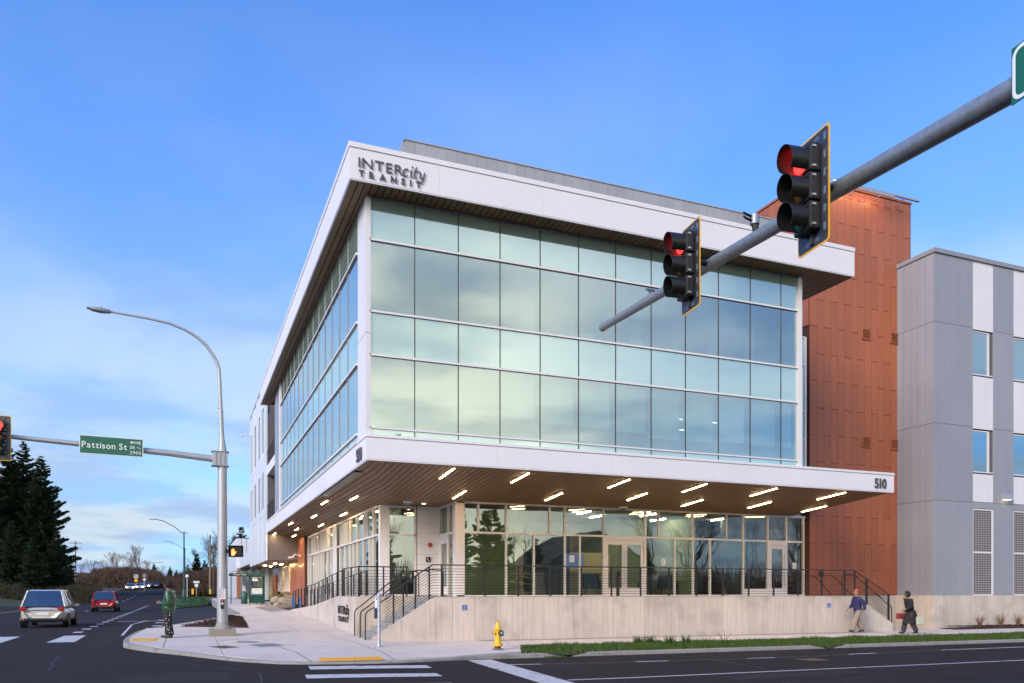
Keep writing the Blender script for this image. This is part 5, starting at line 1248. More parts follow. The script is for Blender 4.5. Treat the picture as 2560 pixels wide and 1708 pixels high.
MB().box(sx+.15, sy-.07, sz+1.75, sx+.55, sy-.03, sz+2.05).box(sx+.75, sy-.07, sz+2.0, sx+.9, sy-.03, sz+2.07).build('notice', signw, o)
t = MB().lathe([(.22, 0), (.24, .1), (.24, .85), (.20, .92), (.05, .98)], 14, (sx-.42, sy-.1, sz)).build('litter_bin', shgreen, smooth=True); tag(t, 'dark green litter bin at the left foot of the bus shelter', 'litter bin')
# blue cycle loops and low tan wall
lowm = mat('tan_block', (.36, .30, .25), .85, noise=((1, .06), (20, .06)), bump=(20, .3, .01))
o = MB().box(6.15, 55.6, .3, 9.5, 55.9, 1.50).build('planter_wall', rustdark); tag(o, 'low tan coursed wall behind the blue cycle racks', 'wall')
for k in range(5):
    for q in range(4): MB().box(6.12+.84*q, 55.55, .40+.22*k+.006, 6.95+.84*q, 55.6, .61+.22*k).build('block', lowm, o)
MB().box(6.1, 55.5, 1.50, 9.5, 55.95, 1.53).build('coping', lowm, o)
for i, (x, y) in enumerate(((6.22, 51.6), (6.35, 49.5))):
    P = [(x, y-.38, .45), (x, y-.40, 1.0), (x, y-.30, 1.28), (x, y, 1.36), (x, y+.30, 1.28), (x, y+.40, 1.0), (x, y+.38, .45)]
    z0 = G(x, y)-.55
    o = MB().tube([(a, b, c+z0+.1) for a, b, c in P], .045, 10).build('cycle_rack', bikeblue, smooth=True)
    tag(o, ['blue looped cycle rack, the left one against the tan wall', 'blue looped cycle rack, the right one next to the ramp railing'][i], 'cycle rack', 'blue cycle racks')
def boulder(c, r, m_, lab):
    m = MB(); n, k = 12, 7; sd_ = RN.random()*50
    for i in range(k+1):
        t = PI*i/k
        for j in range(n):
            a = 2*PI*j/n; d = Vector((math.sin(t)*math.cos(a), math.sin(t)*math.sin(a), math.cos(t)*.72)); s = 1+.28*mn.noise(d*1.6+Vector((sd_, 0, 0)))
            m.v.append(tuple(Vector(c)+d*r*s))
    for i in range(k):
        for j in range(n): m.f.append((i*n+j, i*n+(j+1) % n, (i+1)*n+(j+1) % n, (i+1)*n+j)); m.mi.append(0)
    tag(m.build('boulder', m_, smooth='all'), lab, 'boulder', 'boulders in the side bed')
for (x, y, z, r, mm, lb) in ((5.95, 59.2, 1.05, .42, rockm, 'pale boulder nearest the bus shelter in the side bed'), (6.35, 57.8, .95, .50, rockm, 'grey boulder in front of the pale one in the side bed'), (6.7, 59.6, 1.35, .45, mossm, 'mossy green boulder at the back of the side bed'), (5.85, 57.0, .72, .34, rockm, 'low flat stone at the pavement edge of the side bed'), (7.3, 59.0, 1.5, .35, mossm, 'small mossy boulder below the slatted window'), (6.1, 61.4, 1.2, .5, mossm, 'mossy boulder behind the bus shelter bed edge')): boulder((x, y, z), r, mm, lb)
for k in range(7):
    x, y = 6.0+.1*k, 53.4+.45*k
    m = MB().prism([(x-.5, y-.16), (x+.45, y-.22), (x+.4, y+.18), (x-.4, y+.2)], .60+.03*k, .72+.035*k, 'z'); tag(m.build('edging_log', mat('weathered_log', (.22, .19, .17), .9, noise=((3, .3),)) if k == 0 else MATS['weathered_log'], bevel=.03), 'weathered grey timber in the side bed slope, %s from the pavement end' % ORD[k], 'timber', 'timbers in the side bed')

def stems(name, x, y, z, h, w_, n, m_, lab, grp=None, lean=.25, leafs=0, lm_=None, lsz=.03, up=False):
    o = empty(name, (x, y, z)); tag(o, lab, 'plant', grp); m = MB(); lv = MB()
    for i in range(n):
        a = RN.uniform(0, 2*PI); r = w_*math.sqrt(RN.random()); hh = h*RN.uniform(.6, 1.05)
        P = [Vector((x+.15*r*math.cos(a), y+.15*r*math.sin(a), z))]
        for k in range(1, 5): t = k/4; P.append(Vector((x+r*math.cos(a)*t**(1.6 if up else .9)+RN.uniform(-.02, .02), y+r*math.sin(a)*t+RN.uniform(-.02, .02), z+hh*t)))
        m.tube(P, [.008, .007, .006, .004, .002], 4, False)
        for _ in range(leafs):
            t = RN.uniform(.12, 1); k = min(3, int(t*4)); p = P[k].lerp(P[k+1], t*4-k); d = Vector((RN.gauss(0, 1), RN.gauss(0, 1), RN.gauss(.5, .8))).normalized(); s = Vector((RN.gauss(0, 1), RN.gauss(0, 1), RN.gauss(0, 1))).cross(d).normalized()*lsz*.5
            lv.tri(p-s, p+s, p+d*lsz*RN.uniform(1.2, 2.4))
    m.build('stem', barkm if leafs else m_, o)
    if leafs: lv.build('leaves', lm_ or leafm2, o)
    return o
for i, (x, lb) in enumerate(((34.2, 'tuft of dry ornamental grass nearest the corner of the grey wing'), (35.6, 'second tuft of dry ornamental grass along the grey wing base'), (36.8, 'third tuft of dry grass, left of the bare sapling'))):
    stems('grass_clump', x, 26.3, G(x, 26)+.05, .62, .30, 60, drygrass, lb, 'dry grass clumps in the right bed')
stems('sapling', 38.2, 26.4, .02, 1.5, .18, 4, twigm, 'thin nearly bare sapling left of the two dark shrubs', None, leafs=20)
stems('upright_shrub', 39.25, 26.4, .02, 1.75, .34, 26, barkm, 'dark narrow evergreen shrub against the concrete base, the left of two', 'dark upright shrubs in the right bed', leafs=190, lsz=.045, up=True)
stems('upright_shrub', 40.6, 26.4, .02, 1.95, .38, 22, barkm, 'taller dark evergreen shrub at the right edge of the picture', 'dark upright shrubs in the right bed', leafs=190, lsz=.045, up=True)
stems('low_twigs', 38.8, 26.2, .02, .5, .5, 14, twigm, 'low bare reddish twigs between sapling and shrub')
stems('low_twigs', 41.4, 26.2, .02, .5, .6, 16, twigm, 'low bare twigs under the taller dark shrub')
stems('weed_stalks', 17.1, 22.7, -.05, .40, .35, 9, twigm, 'few dry brown weed stalks at the pavement edge of the verge')
for i, (x, y) in enumerate(((6.0, 60.2), (6.7, 62.6))):
    stems('young_tree', x, y, 1.0, 2.6, .8, 12, twigm, ['slender reddish young tree in the side bed, nearer the slatted window', 'slender bare young tree in the side bed behind the bus shelter'][i], None, leafs=14, lm_=twigm)

# ------------------------------------------------------------------ street lamps, far signs and poles
def lamp_post(x, y, z, H, arm, lab, m_=postgreen, s=1.0):
    o = empty('street_lamp', (x, y, z)); tag(o, lab, 'street lamp', 'street lamps along the side street')
    MB().lathe([(.32, 0), (.32, .08), (.24, .16), (.20, .9), (.14, 1.0)], 12, (x, y, z)).build('base', m_, o, smooth=True)
    MB().tube([(x, y, z+.9), (x, y, z+H)], [.12, .075], 12).build('pole', m_, o, smooth=True)
    MB().lathe([(.09, 0), (.10, .05), (.03, .18), (.005, .32)], 8, (x, y, z+H)).tube([(x-.3, y, z+H-.02), (x+.35, y, z+H-.02), (x+.42, y, z+H+.16)], .04, 6).build('finial', m_, o)
    MB().tube([(x-.2, y, z+H-.05), (x-arm*.35, y, z+H+.75), (x-arm*.75, y, z+H+1.42), (x-arm, y, z+H+1.58)], .045, 8).build('arm', m_, o, smooth=True)
    MB().cbox((x-arm-.35, y, z+H+1.57), (.8, .3, .10)).build('lamp_head', galv, o, bevel=.04)
lamp_post(-.231, 108.06, .95, 8.1, 3.2, 'dark green lamp post on the grass island, its arm reaching left')
lamp_post(-.2, 178, 1.9, 8.6, 3.6, 'second lamp farther up the street, only its arm clear of the first post')
def Dp(u, v, d):
    f_ = 2002.; S_, C_ = math.sin(YAW), math.cos(YAW); r = (u-1280)/f_; z = (1481-v)/f_
    return Vector(((S_+r*C_)*d, (C_-r*S_)*d, 1.63+z*d))
def sign_post(name, p, H, panels, lab, grp=None):
    # p foot; panels: list of (kind, width, height, centre height, material)
    o = empty(name, p); tag(o, lab, 'road sign', grp); MB().tube([p, (p[0], p[1], p[2]+H)], .04, 6).build('post', galv, o)
    for kind, w_, h_, zc, mm in panels:
        if kind == 'diamond': MB().prism([(p[0], p[2]+zc-h_/2), (p[0]+w_/2, p[2]+zc), (p[0], p[2]+zc+h_/2), (p[0]-w_/2, p[2]+zc)], p[1]-.07, p[1]-.045, 'y').build('panel', mm, o)
        else: MB().box(p[0]-w_/2, p[1]-.07, p[2]+zc-h_/2, p[0]+w_/2, p[1]-.045, p[2]+zc+h_/2).build('panel', mm, o)
    return o
orange = mat('warning_orange', (.75, .30, .01), .5, emit=(1, .4, .02), es=.3); yellow = mat('marker_yellow', (.65, .48, .02), .5, noise=(4, .05)); signgrey = mat('sign_back_grey', (.25, .25, .26), .6, noise=(4, .05))
p = Vector((-12.55, 157.5, T(-12.5, 157.5)+.2)); p = Dp(340, 1480, 165)
o = sign_post('road_sign', (p.x, p.y, R(p.x, p.y)), 3.4, (('rect', .75, .75, 2.95, signw), ('diamond', .8, .8, 2.1, orange)), 'white U turn style plate above an orange diamond, beyond the oncoming headlights')
m = MB(); b = (p.x, p.y-.075, R(p.x, p.y)+2.95)
for s in (-1, 1): m.box(b[0]+s*.13-.05, b[1]-.01, b[2]-.26, b[0]+s*.13+.05, b[1], b[2]+.1); m.box(b[0]+s*.13-.12*(s < 0)-.02, b[1]-.01, b[2]+.1, b[0]+s*.13+.12, b[1], b[2]+.26)
m.build('print', blackl, o)
p = Dp(361, 1480, 165); sign_post('road_sign', (p.x, p.y, R(p.x, p.y)), 3.6, (('rect', .7, .75, 3.1, signgrey), ('diamond', .75, .75, 2.3, signw)), 'grey square plate above a pale diamond sign by the far road')
p = Dp(491, 1476, 120); sign_post('road_sign', (p.x, p.y, R(p.x, p.y)+.1), 2.8, (('rect', .85, .3, 2.6, signw), ('rect', .5, .45, 2.1, signw)), 'small white sign assembly right of the green lamp post')
p = Dp(217, 1478, 210); o = sign_post('business_sign', (p.x, p.y, T(p.x, p.y)), .1, (('rect', .1, .1, .1, signw),), 'pale low roadside sign board in front of the brown thicket')
MB().box(p.x-1.2, p.y-.2, p.z-.9+1.6, p.x+1.4, p.y, p.z-.9+2.3).build('panel', signw, o)
for q in range(2): MB().box(p.x-.6, p.y-.25, p.z+1.9+.55*q, p.x+1.2, p.y-.2, p.z+2.2+.55*q).build('lettering', signgrey, o)
MB().lathe([(.02, 0), (.45, .02), (.45, .08), (.02, .1)], 10, M=frameM((p.x-1.9, p.y-.2, p.z+2.2), (1, 0, 0), (0, 0, 1))).build('emblem', mat('emblem_red', (.4, .06, .08), .5, noise=(3, .1)), o)
for (u, v, d, mm, lb) in ((482, 1481, 118, orange, 'orange marker post beside the far end of the pavement'), (526, 1481, 128, yellow, 'yellow sleeve at the foot of the wooden pole')):
    p = Dp(u, v, d); o = MB().tube([(p.x, p.y, p.z-.3), (p.x, p.y, p.z+.55)], .15, 8).build('marker_post', mm); tag(o, lb, 'marker post')
polem = mat('wood_pole', (.20, .155, .12), .9, noise=(3, .2))
def upole(p, H, lab, arms=True):
    o = empty('utility_pole', p); tag(o, lab, 'utility pole'); MB().tube([p, (p[0], p[1], p[2]+H)], [.17, .12], 8).build('pole', polem, o, smooth=True)
    if arms:
        for z in (H-.5, H-1.6): MB().box(p[0]-1.3, p[1]-.06, p[2]+z-.07, p[0]+1.3, p[1]+.06, p[2]+z+.07).build('crossarm', polem, o)
    return o
p = Dp(525, 1481, 130); upole((p.x, p.y, p.z-.2), 9.5, 'tall pale wooden pole right of the far pavement', False)
p = Dp(534, 1481, 128); o = MB().tube([(p.x, p.y, p.z-.2), (p.x, p.y, p.z+6.5)], .13, 7).build('tree_trunk', barkm); tag(o, 'reddish bare trunk standing beside the pale wooden pole', 'tree')
p = Dp(189, 1482, 190); upole((p.x, p.y, T(p.x, p.y)), 10.2, 'utility pole with two crossarms beyond the conifers')
p = Dp(418, 1470, 240); o = upole((-14.5, 250, R(-14, 250)), 7, 'distant mast with a signal arm over the road', False); 
MB().tube([(-14.5, 250, R(-14, 250)+6.2), (-6, 250, R(-14, 250)+6.4)], .07, 6).build('mast_arm', galv, o)
for i, (u, v, d, c, nm) in enumerate(((423, 1454, 250, (.02, .9, .6), 'far green light left of the road crest'), (449, 1457, 262, (.02, .9, .6), 'far green light right of the bright headlight'), (456, 1455, 300, (.9, .1, .1), 'far red light at the road crest'))):
    p = Dp(u, v, d); o = MB().cbox((p.x, p.y, p.z), (.35, .2, 1.0)).build('traffic_signal', blackp); tag(o, nm, 'traffic light', 'distant signal lights')
    MB().lathe([(.22, 0), (.2, .06)], 8, M=frameM((p.x, p.y-.11, p.z), (1, 0, 0), (0, 0, 1))).build('lens', mat('far_lens_%d' % i, c, .5, emit=c, es=5), o)
    MB().tube([(p.x, p.y+.05, R(p.x, p.y)), (p.x, p.y+.05, p.z+.5)], .05, 5).build('post', galv, o)
# globe lamp beyond
p = Dp(468, 1445, 105); o = MB().tube([(p.x, p.y, .6), (p.x, p.y, p.z)], .06, 8).build('path_lamp', galv); tag(o, 'small post lamp with a white globe right of the green lamp post', 'lamp'); MB().lathe([(.05, 0), (.2, .1), (.22, .25), (.12, .42), (.02, .48)], 10, (p.x, p.y, p.z)).build('globe', signw, o, smooth=True)

# ------------------------------------------------------------------ far part of the depot building
o = empty('annex_building', (6, 100, .8)); tag(o, 'low far annex with a white canopy edge and bright metal cladding beyond the wing', 'building')
MB().box(6.1, 84, 4.55, 13, 84.3, 5.9).box(6.1, 84.3, 4.55, 6.4, 104, 5.9).build('canopy_fascia', white, o)
MB().box(6.1, 84, 4.5, 13, 104, 4.54).build('canopy_soffit', wood, o); MB().box(6.3, 84.2, 5.2, 13, 104, 5.8).build('roof', dgrey, o)
for k in range(10): MB().box(7.6+.45*k, 92, .8, 7.62+.45*k+.38, 92.1, 4.5).build('panel', [inner, silver][k % 2], o)
MB().box(7.2, 92.1, .8, 13, 104, 4.5).build('wall', dgrey, o)
y = 84.5
while y < 104: MB().box(6.02, y, 4.56, 6.1, y+.75, 5.92).build('panel', silver, o); y += .8
MB().box(5.8, 104, .8, 14, 150, 8.2).build('wall', grey, o)
x = 5.8
while x < 13.8: MB().box(x, 103.9, 4.6, x+.5, 104, 8.25).build('panel', silver, o); x += .56
y = 104
while y < 149: MB().box(5.72, y, .9, 5.8, y+1.1, 8.22).build('panel', silver, o); y += 1.2
MB().box(5.7, 97, .9, 5.78, 103, 4.2).build('wood_panel', MATS['orange_wood'], o)
for i in range(6):
    t = MB().lathe([(.09, 0), (.09, -.02)], 8, (6.8+.8*(i % 2)+.2*i, 86+2.6*i, 4.49)).build('ceiling_light', warmd); tag(t, 'small round downlight under the far annex canopy, %s from the bus shelter' % ORD[i], 'ceiling light', 'downlights of the far annex')
st3 = MB().prism([(74, .6), (84, .7), (84, 2.3), (82, 2.3)], 5.2, 5.4, 'x').build('stair_wall', concrete); tag(st3, 'low sloping concrete stair wall behind the signal pole', 'wall')
railing('railing', 'dark railing on the sloping stair wall behind the signal pole', [(5.2, 74.5, .8), (5.2, 82, 2.3), (5.2, 84, 2.3)], 8, 1.05, [(5.2, 74.5, .8), (5.2, 78, 1.5), (5.2, 82, 2.3)])

# ------------------------------------------------------------------ vehicles
def vehicle(name, lab, x, y, z, col, kind='suv', head=True, sc=1.0, rot=0.0, lights=None, group=None, L=4.6, Wd=1.86, Ht=1.74):
    # local: +y forward, origin under the middle
    o = empty(name, (0, 0, 0)); tag(o, lab, 'car', group)
    pm = mat('paint_'+col[0], col[1], .28, metal=.25, noise=(2, .04), coat=.8)
    # stations along the length: y, half width low, half width belt, z low, z belt, z deck/roof, half width roof
    h = Ht
    stn = [(-L/2, .62*Wd/2, .80*Wd/2, .42, .85), (-L/2+.10, .92*Wd/2, .95*Wd/2, .30, .98), (-L/2+.5, 1.0*Wd/2, 1.0*Wd/2, .24, 1.02), (0, Wd/2, Wd/2, .22, 1.00), (L/2-1.25, Wd/2, Wd/2*.98, .22, .98), (L/2-.6, .97*Wd/2, .92*Wd/2, .24, .88), (L/2-.15, .86*Wd/2, .80*Wd/2, .28, .74), (L/2, .70*Wd/2, .64*Wd/2, .36, .62)]
    m = MB(); n = 8
    for yy, w0, w1, z0, z1 in stn:
        zm = (z0+z1)/2
        for px, pz in ((-w0*.85, z0), (-w0, z0+.12), (-w1*1.01, zm+.1), (-w1*.95, z1), (w1*.95, z1), (w1*1.01, zm+.1), (w0, z0+.12), (w0*.85, z0)): m.v.append((px, yy, pz))
    for i in range(len(stn)-1):
        for j in range(n): m.f.append((i*n+j, i*n+(j+1) % n, (i+1)*n+(j+1) % n, (i+1)*n+j)); m.mi.append(0)
    m.f += [tuple(range(n)), tuple((len(stn)-1)*n+j for j in range(n))[::-1]]; m.mi += [0, 0]
    body = m.build('body', pm, o, smooth='all'); s = body.modifiers.new('sub', 'SUBSURF'); s.levels = s.render_levels = 2
    yb0, yb1, yt0, yt1 = -L/2+.16, L/2-1.28, -L/2+(.62 if kind == 'suv' else 1.1), L/2-2.2
    if kind == 'sedan': yb0 = -L/2+.75; yt0 = -L/2+1.35
    wb, wt = Wd/2*.93, Wd/2*.72
    zb, zt = .99, h
    B4 = [(-wb, yb0, zb), (wb, yb0, zb), (wb, yb1, zb), (-wb, yb1, zb)]; T4 = [(-wt, yt0, zt-.03), (wt, yt0, zt-.03), (wt, yt1, zt-.03), (-wt, yt1, zt-.03)]
    # pillars and roof
    roof = MB().add([(-wt, yt0-.02, zt-.05), (wt, yt0-.02, zt-.05), (wt, yt1+.05, zt-.05), (-wt, yt1+.05, zt-.05), (-wt*.85, yt0+.15, zt), (wt*.85, yt0+.15, zt), (wt*.85, yt1-.15, zt), (-wt*.85, yt1-.15, zt)], ((4, 5, 6, 7), (0, 1, 5, 4), (1, 2, 6, 5), (2, 3, 7, 6), (3, 0, 4, 7), (0, 3, 2, 1)))
    for a, b in zip(B4, T4): roof.tube([a, b], .045, 5)
    ym = (yb0+yb1)/2
    for sgn_ in (-1, 1): roof.tube([(sgn_*wb, ym+.1, zb), (sgn_*wt, (yt0+yt1)/2, zt-.04)], .04, 5)
    roof.build('roof', pm, o, bevel=.02)
    def pane(a, b, c, d, nm):
        cc = (Vector(a)+Vector(b)+Vector(c)+Vector(d))/4; MB().quad(*[Vector(p).lerp(cc, .06) for p in (a, b, c, d)]).build(nm, gl_car, o)
    pane(B4[0], B4[1], T4[1], T4[0], 'rear_window'); pane(B4[3], B4[2], T4[2], T4[3], 'windscreen')
    pane(B4[0], B4[3], T4[3], T4[0], 'side_window'); pane(B4[1], B4[2], T4[2], T4[1], 'side_window')
    MB().box(-wb*.9, yb0+.3, .5, wb*.9, yb1-.3, 1.0).build('interior', blackp, o)
    for sx_ in (-1, 1):
        for yy in (-L/2+.85, L/2-.90):
            M = frameM((sx_*(Wd/2-.20), yy, .34), (0, sx_, 0), (0, 0, 1))
            wv = MB().lathe([(.22, 0), (.33, .0), (.345, .04), (.345, .20), (.33, .235), (.21, .235)], 20, M=M).build('wheel', blackp, o, smooth=True)
            MB().lathe([(.21, .20), (.20, .225), (.05, .235), (.02, .24)], 14, M=M).build('rim', galv, wv)
            MB().lathe([(.0, -.02), (.385, -.02), (.385, .195)], 20, M=M).build('arch', blackp, o)
        MB().box(sx_*Wd/2*.80-.16, -L/2-.012, .80, sx_*Wd/2*.80+.10, -L/2+.10, 1.0).build('tail_light', redlit if lights == 'tail' else mat('tail_red', (.3, .01, .01), .3) if 'tail_red' not in MATS else MATS['tail_red'], o, bevel=.02)
        MB().cbox((sx_*Wd/2*.66, L/2-.04, .66), (.34, .14, .13)).build('headlight', mat('headlamp_lit', (1, .9, .7), .3, emit=(1, .80, .52), es=40) if lights == 'head' and 'headlamp_lit' not in MATS else MATS['headlamp_lit'] if lights == 'head' else signw, o, bevel=.02)
        MB().cbox((sx_*(Wd/2+.10), yb1-.25, 1.03), (.20, .10, .13)).build('mirror', pm, o, bevel=.02)
        for dz in (.8,): MB().cbox((sx_*(Wd/2*.985), ym+.35, dz), (.03, .16, .03)).cbox((sx_*(Wd/2*.985), ym-.75, dz), (.03, .16, .03)).build('door_handle', pm, o)
    MB().box(-.26, -L/2-.02, .60, .26, -L/2+.02, .73).build('number_plate', signw, o)
    MB().box(-Wd/2*.80, -L/2-.02, .33, Wd/2*.80, -L/2+.15, .46).build('bumper', blackp, o, bevel=.02); MB().box(-Wd/2*.72, L/2-.1, .30, Wd/2*.72, L/2+.02, .44).build('bumper', blackp, o, bevel=.02)
    o.location = (x, y, z); o.rotation_euler.z = rot; return o
vehicle('car', 'white sport utility car driving away in the near lane at the left', -6.25, 45.6, R(-6, 45), ('white', (.62, .60, .55)), L=4.7, Wd=1.95, Ht=1.80)
vehicle('car', 'red sport utility car driving away ahead of the white one', -6.4, 77.5, R(-6, 77)+.02, ('red', (.36, .012, .02)), L=4.5, Wd=1.9, Ht=1.72)
for i, (u, d, lb) in enumerate(((327, 166, 'leftmost oncoming silver car with bright headlights in the far queue'), (350, 172, 'middle oncoming car with headlights lit in the far queue'), (366, 184, 'rightmost oncoming car with headlights lit in the far queue'))):
    p = Dp(u, 1481, d); vehicle('car', lb, p.x, p.y, R(p.x, p.y), (('silver', (.4, .4, .42)), ('pale', (.5, .5, .5)), ('greyblue', (.2, .22, .26)))[i], 'sedan', rot=PI, lights='head', group='oncoming cars in the far queue', Ht=1.48)
p = Dp(390, 1481, 190); vehicle('car', 'small dark blue car driving away up the far road', p.x, p.y, R(p.x, p.y), ('navy', (.02, .025, .06)), 'sedan', Ht=1.55)
p = Dp(441, 1462, 280); vehicle('car', 'distant oncoming car with one bright light at the crest of the road', p.x, p.y, R(p.x, p.y), ('dim', (.2, .2, .2)), 'sedan', rot=PI, lights='head', Ht=1.5)
# ------------------------------------------------------------------ people
def skin_mesh(name, verts, edges, radii, m_, parent, sub=2, root=0):
    me = bpy.data.meshes.new(name); me.from_pydata([tuple(v) for v in verts], edges, [])
    t = bpy.data.objects.new(name, me); COL.objects.link(t)
    t.modifiers.new('skin', 'SKIN').use_smooth_shade = True
    for i, r in enumerate(radii):
        sv = me.skin_vertices[0].data[i]; sv.radius = r if isinstance(r, tuple) else (r, r); sv.use_root = (i == root)
    if sub: s = t.modifiers.new('sub', 'SUBSURF'); s.levels = s.render_levels = sub
    dg = bpy.context.evaluated_depsgraph_get(); dg.update(); out = bpy.data.meshes.new_from_object(t.evaluated_get(dg)); bpy.data.objects.remove(t)
    out.materials.clear(); out.materials.append(m_); out.name = name
    for p in out.polygons: p.use_smooth = True
    return link(name, out, parent)
def person(loc, rot, lab, H=1.75, pose=None, jacket=None, trousers=None, shoes=None, hairm=None, hood=False, skirt=None, dots=False, face=True, hat=None, bulk=1.0):
    """local: facing +x, z up, 1 unit = metre, feet at z=0"""
    P = dict(hipL=(0, .09, .92), hipR=(0, -.09, .92), kneeL=(.03, .10, .50), kneeR=(.03, -.10, .50), ankL=(0, .10, .09), ankR=(0, -.10, .09), toeL=(.17, .11, .03), toeR=(.17, -.11, .03),
             elL=(-.05, .27, 1.12), elR=(-.05, -.27, 1.12), wrL=(.05, .26, .86), wrR=(.05, -.26, .86), chest=(0, 0, 1.33), neck=(0, 0, 1.47), head=(.02, 0, 1.62))
    P.update(pose or {}); k = H/1.75
    V = {a: Vector(b) for a, b in P.items()}
    pel = Vector((0, 0, .96)); ch = V['chest']; shL = ch+Vector((0, .185, .08)); shR = ch+Vector((0, -.185, .08))
    o = empty('person', (0, 0, 0)); tag(o, lab, 'person')
    waist = pel.lerp(ch, .45)
    # one continuous body
    names = [pel, waist, ch, V['neck'], V['head'], V['head']+Vector((.01, 0, .09)), shL, V['elL'], V['wrL'], shR, V['elR'], V['wrR'], V['hipL'], V['kneeL'], V['ankL'], V['toeL'], V['hipR'], V['kneeR'], V['ankR'], V['toeR']]
    rad = [(.125, .10), (.115, .09), (.135, .10), .055, (.078, .092), (.070, .08), .058, .042, .030, .058, .042, .030, .082, .058, .042, .034, .082, .058, .042, .034]
    E = [(0, 1), (1, 2), (2, 3), (3, 4), (4, 5), (2, 6), (6, 7), (7, 8), (2, 9), (9, 10), (10, 11), (0, 12), (12, 13), (13, 14), (14, 15), (0, 16), (16, 17), (17, 18), (18, 19)]
    body = skin_mesh('body', names, E, rad, skin, o)
    # hands: palm and five fingers, slightly curled
    for s, el, wr in ((1, V['elL'], V['wrL']), (-1, V['elR'], V['wrR'])):
        d = (wr-el).normalized(); side = Vector((1, 0, 0)) if abs(d.z) > .7 else Vector((0, 0, 1)); side = (side-d*side.dot(d)).normalized(); cu = d.cross(side)*(-s)
        vs_ = [wr-d*.02, wr+d*.045, wr+d*.085]; ed = [(0, 1), (1, 2)]; rr = [.026, (.034, .018), (.036, .016)]
        hd = skin_mesh('hand', vs_, ed, rr, skin, o, 1)
        f = MB()
        for q, (off, ln) in enumerate(((.030, .062), (.010, .072), (-.010, .068), (-.029, .052))):
            b = wr+d*.08+side*off; f.tube([b, b+d*ln*.5+cu*.006, b+d*ln*.85+cu*.022, b+d*ln+cu*.036], [.0095, .009, .008, .006], 6)
        b = wr+d*.03+side*.03; f.tube([b, b+side*.03+d*.02, b+side*.042+d*.048+cu*.012], [.011, .010, .007], 6)
        f.build('finger', skin, hd, smooth=True)
    # clothing
    sl = .012
    jv = [pel+Vector((0, 0, (-.16 if bulk == 1 else -.24) if skirt is None else -.08)), pel.lerp(ch, .25), waist, ch, ch+Vector((0, 0, .10)), shL, shL.lerp(V['elL'], .5), V['elL'], V['wrL'].lerp(V['elL'], .12), shR, shR.lerp(V['elR'], .5), V['elR'], V['wrR'].lerp(V['elR'], .12)]
    jr = [(.20, .18), (.195, .175), (.19, .165), (.19, .15), (.11, .10), .098, .090, .082, .062, .098, .090, .082, .062]
    jr = [(a*bulk if not isinstance(a, tuple) else (a[0]*bulk, a[1]*bulk)) for a in jr]; skin_mesh('jacket', jv, [(0, 1), (1, 2), (2, 3), (3, 4), (3, 5), (5, 6), (6, 7), (7, 8), (3, 9), (9, 10), (10, 11), (11, 12)], jr, jacket, o, root=3)
    tv = [pel+Vector((0, 0, .02)), V['hipL']+Vector((0, 0, -.06)), V['kneeL'], V['ankL']+Vector((0, 0, -.035)), V['hipR']+Vector((0, 0, -.06)), V['kneeR'], V['ankR']+Vector((0, 0, -.035))]
    skin_mesh('trousers', tv, [(0, 1), (1, 2), (2, 3), (0, 4), (4, 5), (5, 6)], [(.15, .125), .122, .108, .100, .122, .108, .100], trousers, o)
    for s in 'LR':
        a, t = V['ank'+s], V['toe'+s]; d = (t-a); d.z = 0; d.normalize()
        sh = skin_mesh('shoe', [a-d*.05+Vector((0, 0, -.035)), a+d*.05+Vector((0, 0, -.04)), t+d*.05+Vector((0, 0, .01))], [(0, 1), (1, 2)], [(.048, .05), (.052, .045), (.045, .032)], shoes, o, 1)
    hd = V['head']
    if skirt:
        n = 18; m = MB()
        for z, r in ((.98, .17), (.80, .22), (.60, .27), (.44, .31)):
            for j in range(n): a = 2*PI*j/n; q = 1+.07*math.sin(a*5); m.v.append((r*q*math.cos(a)*1.1-.02, r*q*math.sin(a)*.8, z))
        for i in range(3):
            for j in range(n): m.f.append((i*n+j, i*n+(j+1) % n, (i+1)*n+(j+1) % n, (i+1)*n+j)); m.mi.append(0)
        m.build('coat_skirt', skirt, o, smooth=True)
    # face
    fm = MB()
    fm.tube([hd+Vector((.088, 0, .03)), hd+Vector((.112, 0, -.005)), hd+Vector((.092, 0, -.015))], [.008, .014, .010], 6)
    for s in (-1, 1): fm.tube([hd+Vector((.0, s*.082, .02)), hd+Vector((-.005, s*.094, .0)), hd+Vector((0, s*.082, -.03))], [.012, .014, .008], 6)
    fm.build('face', skin, o, smooth=True)
    em = MB()
    for s in (-1, 1): em.tube([hd+Vector((.082, s*.033-.010, .03)), hd+Vector((.086, s*.033+.010, .03))], .008, 6)
    em.tube([hd+Vector((.088, -.02, -.045)), hd+Vector((.092, .0, -.047)), hd+Vector((.088, .02, -.045))], .005, 5)
    em.build('eyes_and_mouth', blackp, o)
    if hairm:
        m = MB(); n, kk = 16, 8; c = hd+Vector((-.012, 0, .055)); sz_ = (.135, .122, .145) if hood else (.104, .096, .112)
        for i in range(kk+1):
            t = (PI*.5 if not hood else PI*.80)*i/kk
            for j in range(n):
                a = 2*PI*j/n; cut = 0.0
                x_ = math.sin(t)*math.cos(a)*sz_[0]; 
                if x_ > .055: x_ = .055+.25*(x_-.055)
                m.v.append(tuple(c+Vector((x_, math.sin(t)*math.sin(a)*sz_[1], math.cos(t)*sz_[2]))))
        for i in range(kk):
            for j in range(n): m.f.append((i*n+j, i*n+(j+1) % n, (i+1)*n+(j+1) % n, (i+1)*n+j)); m.mi.append(0)
        m.build('hood' if hood else 'hair', hairm, o, smooth='all')
    o.scale = (k, k, k); o.location = loc; o.rotation_euler.z = rot; return o
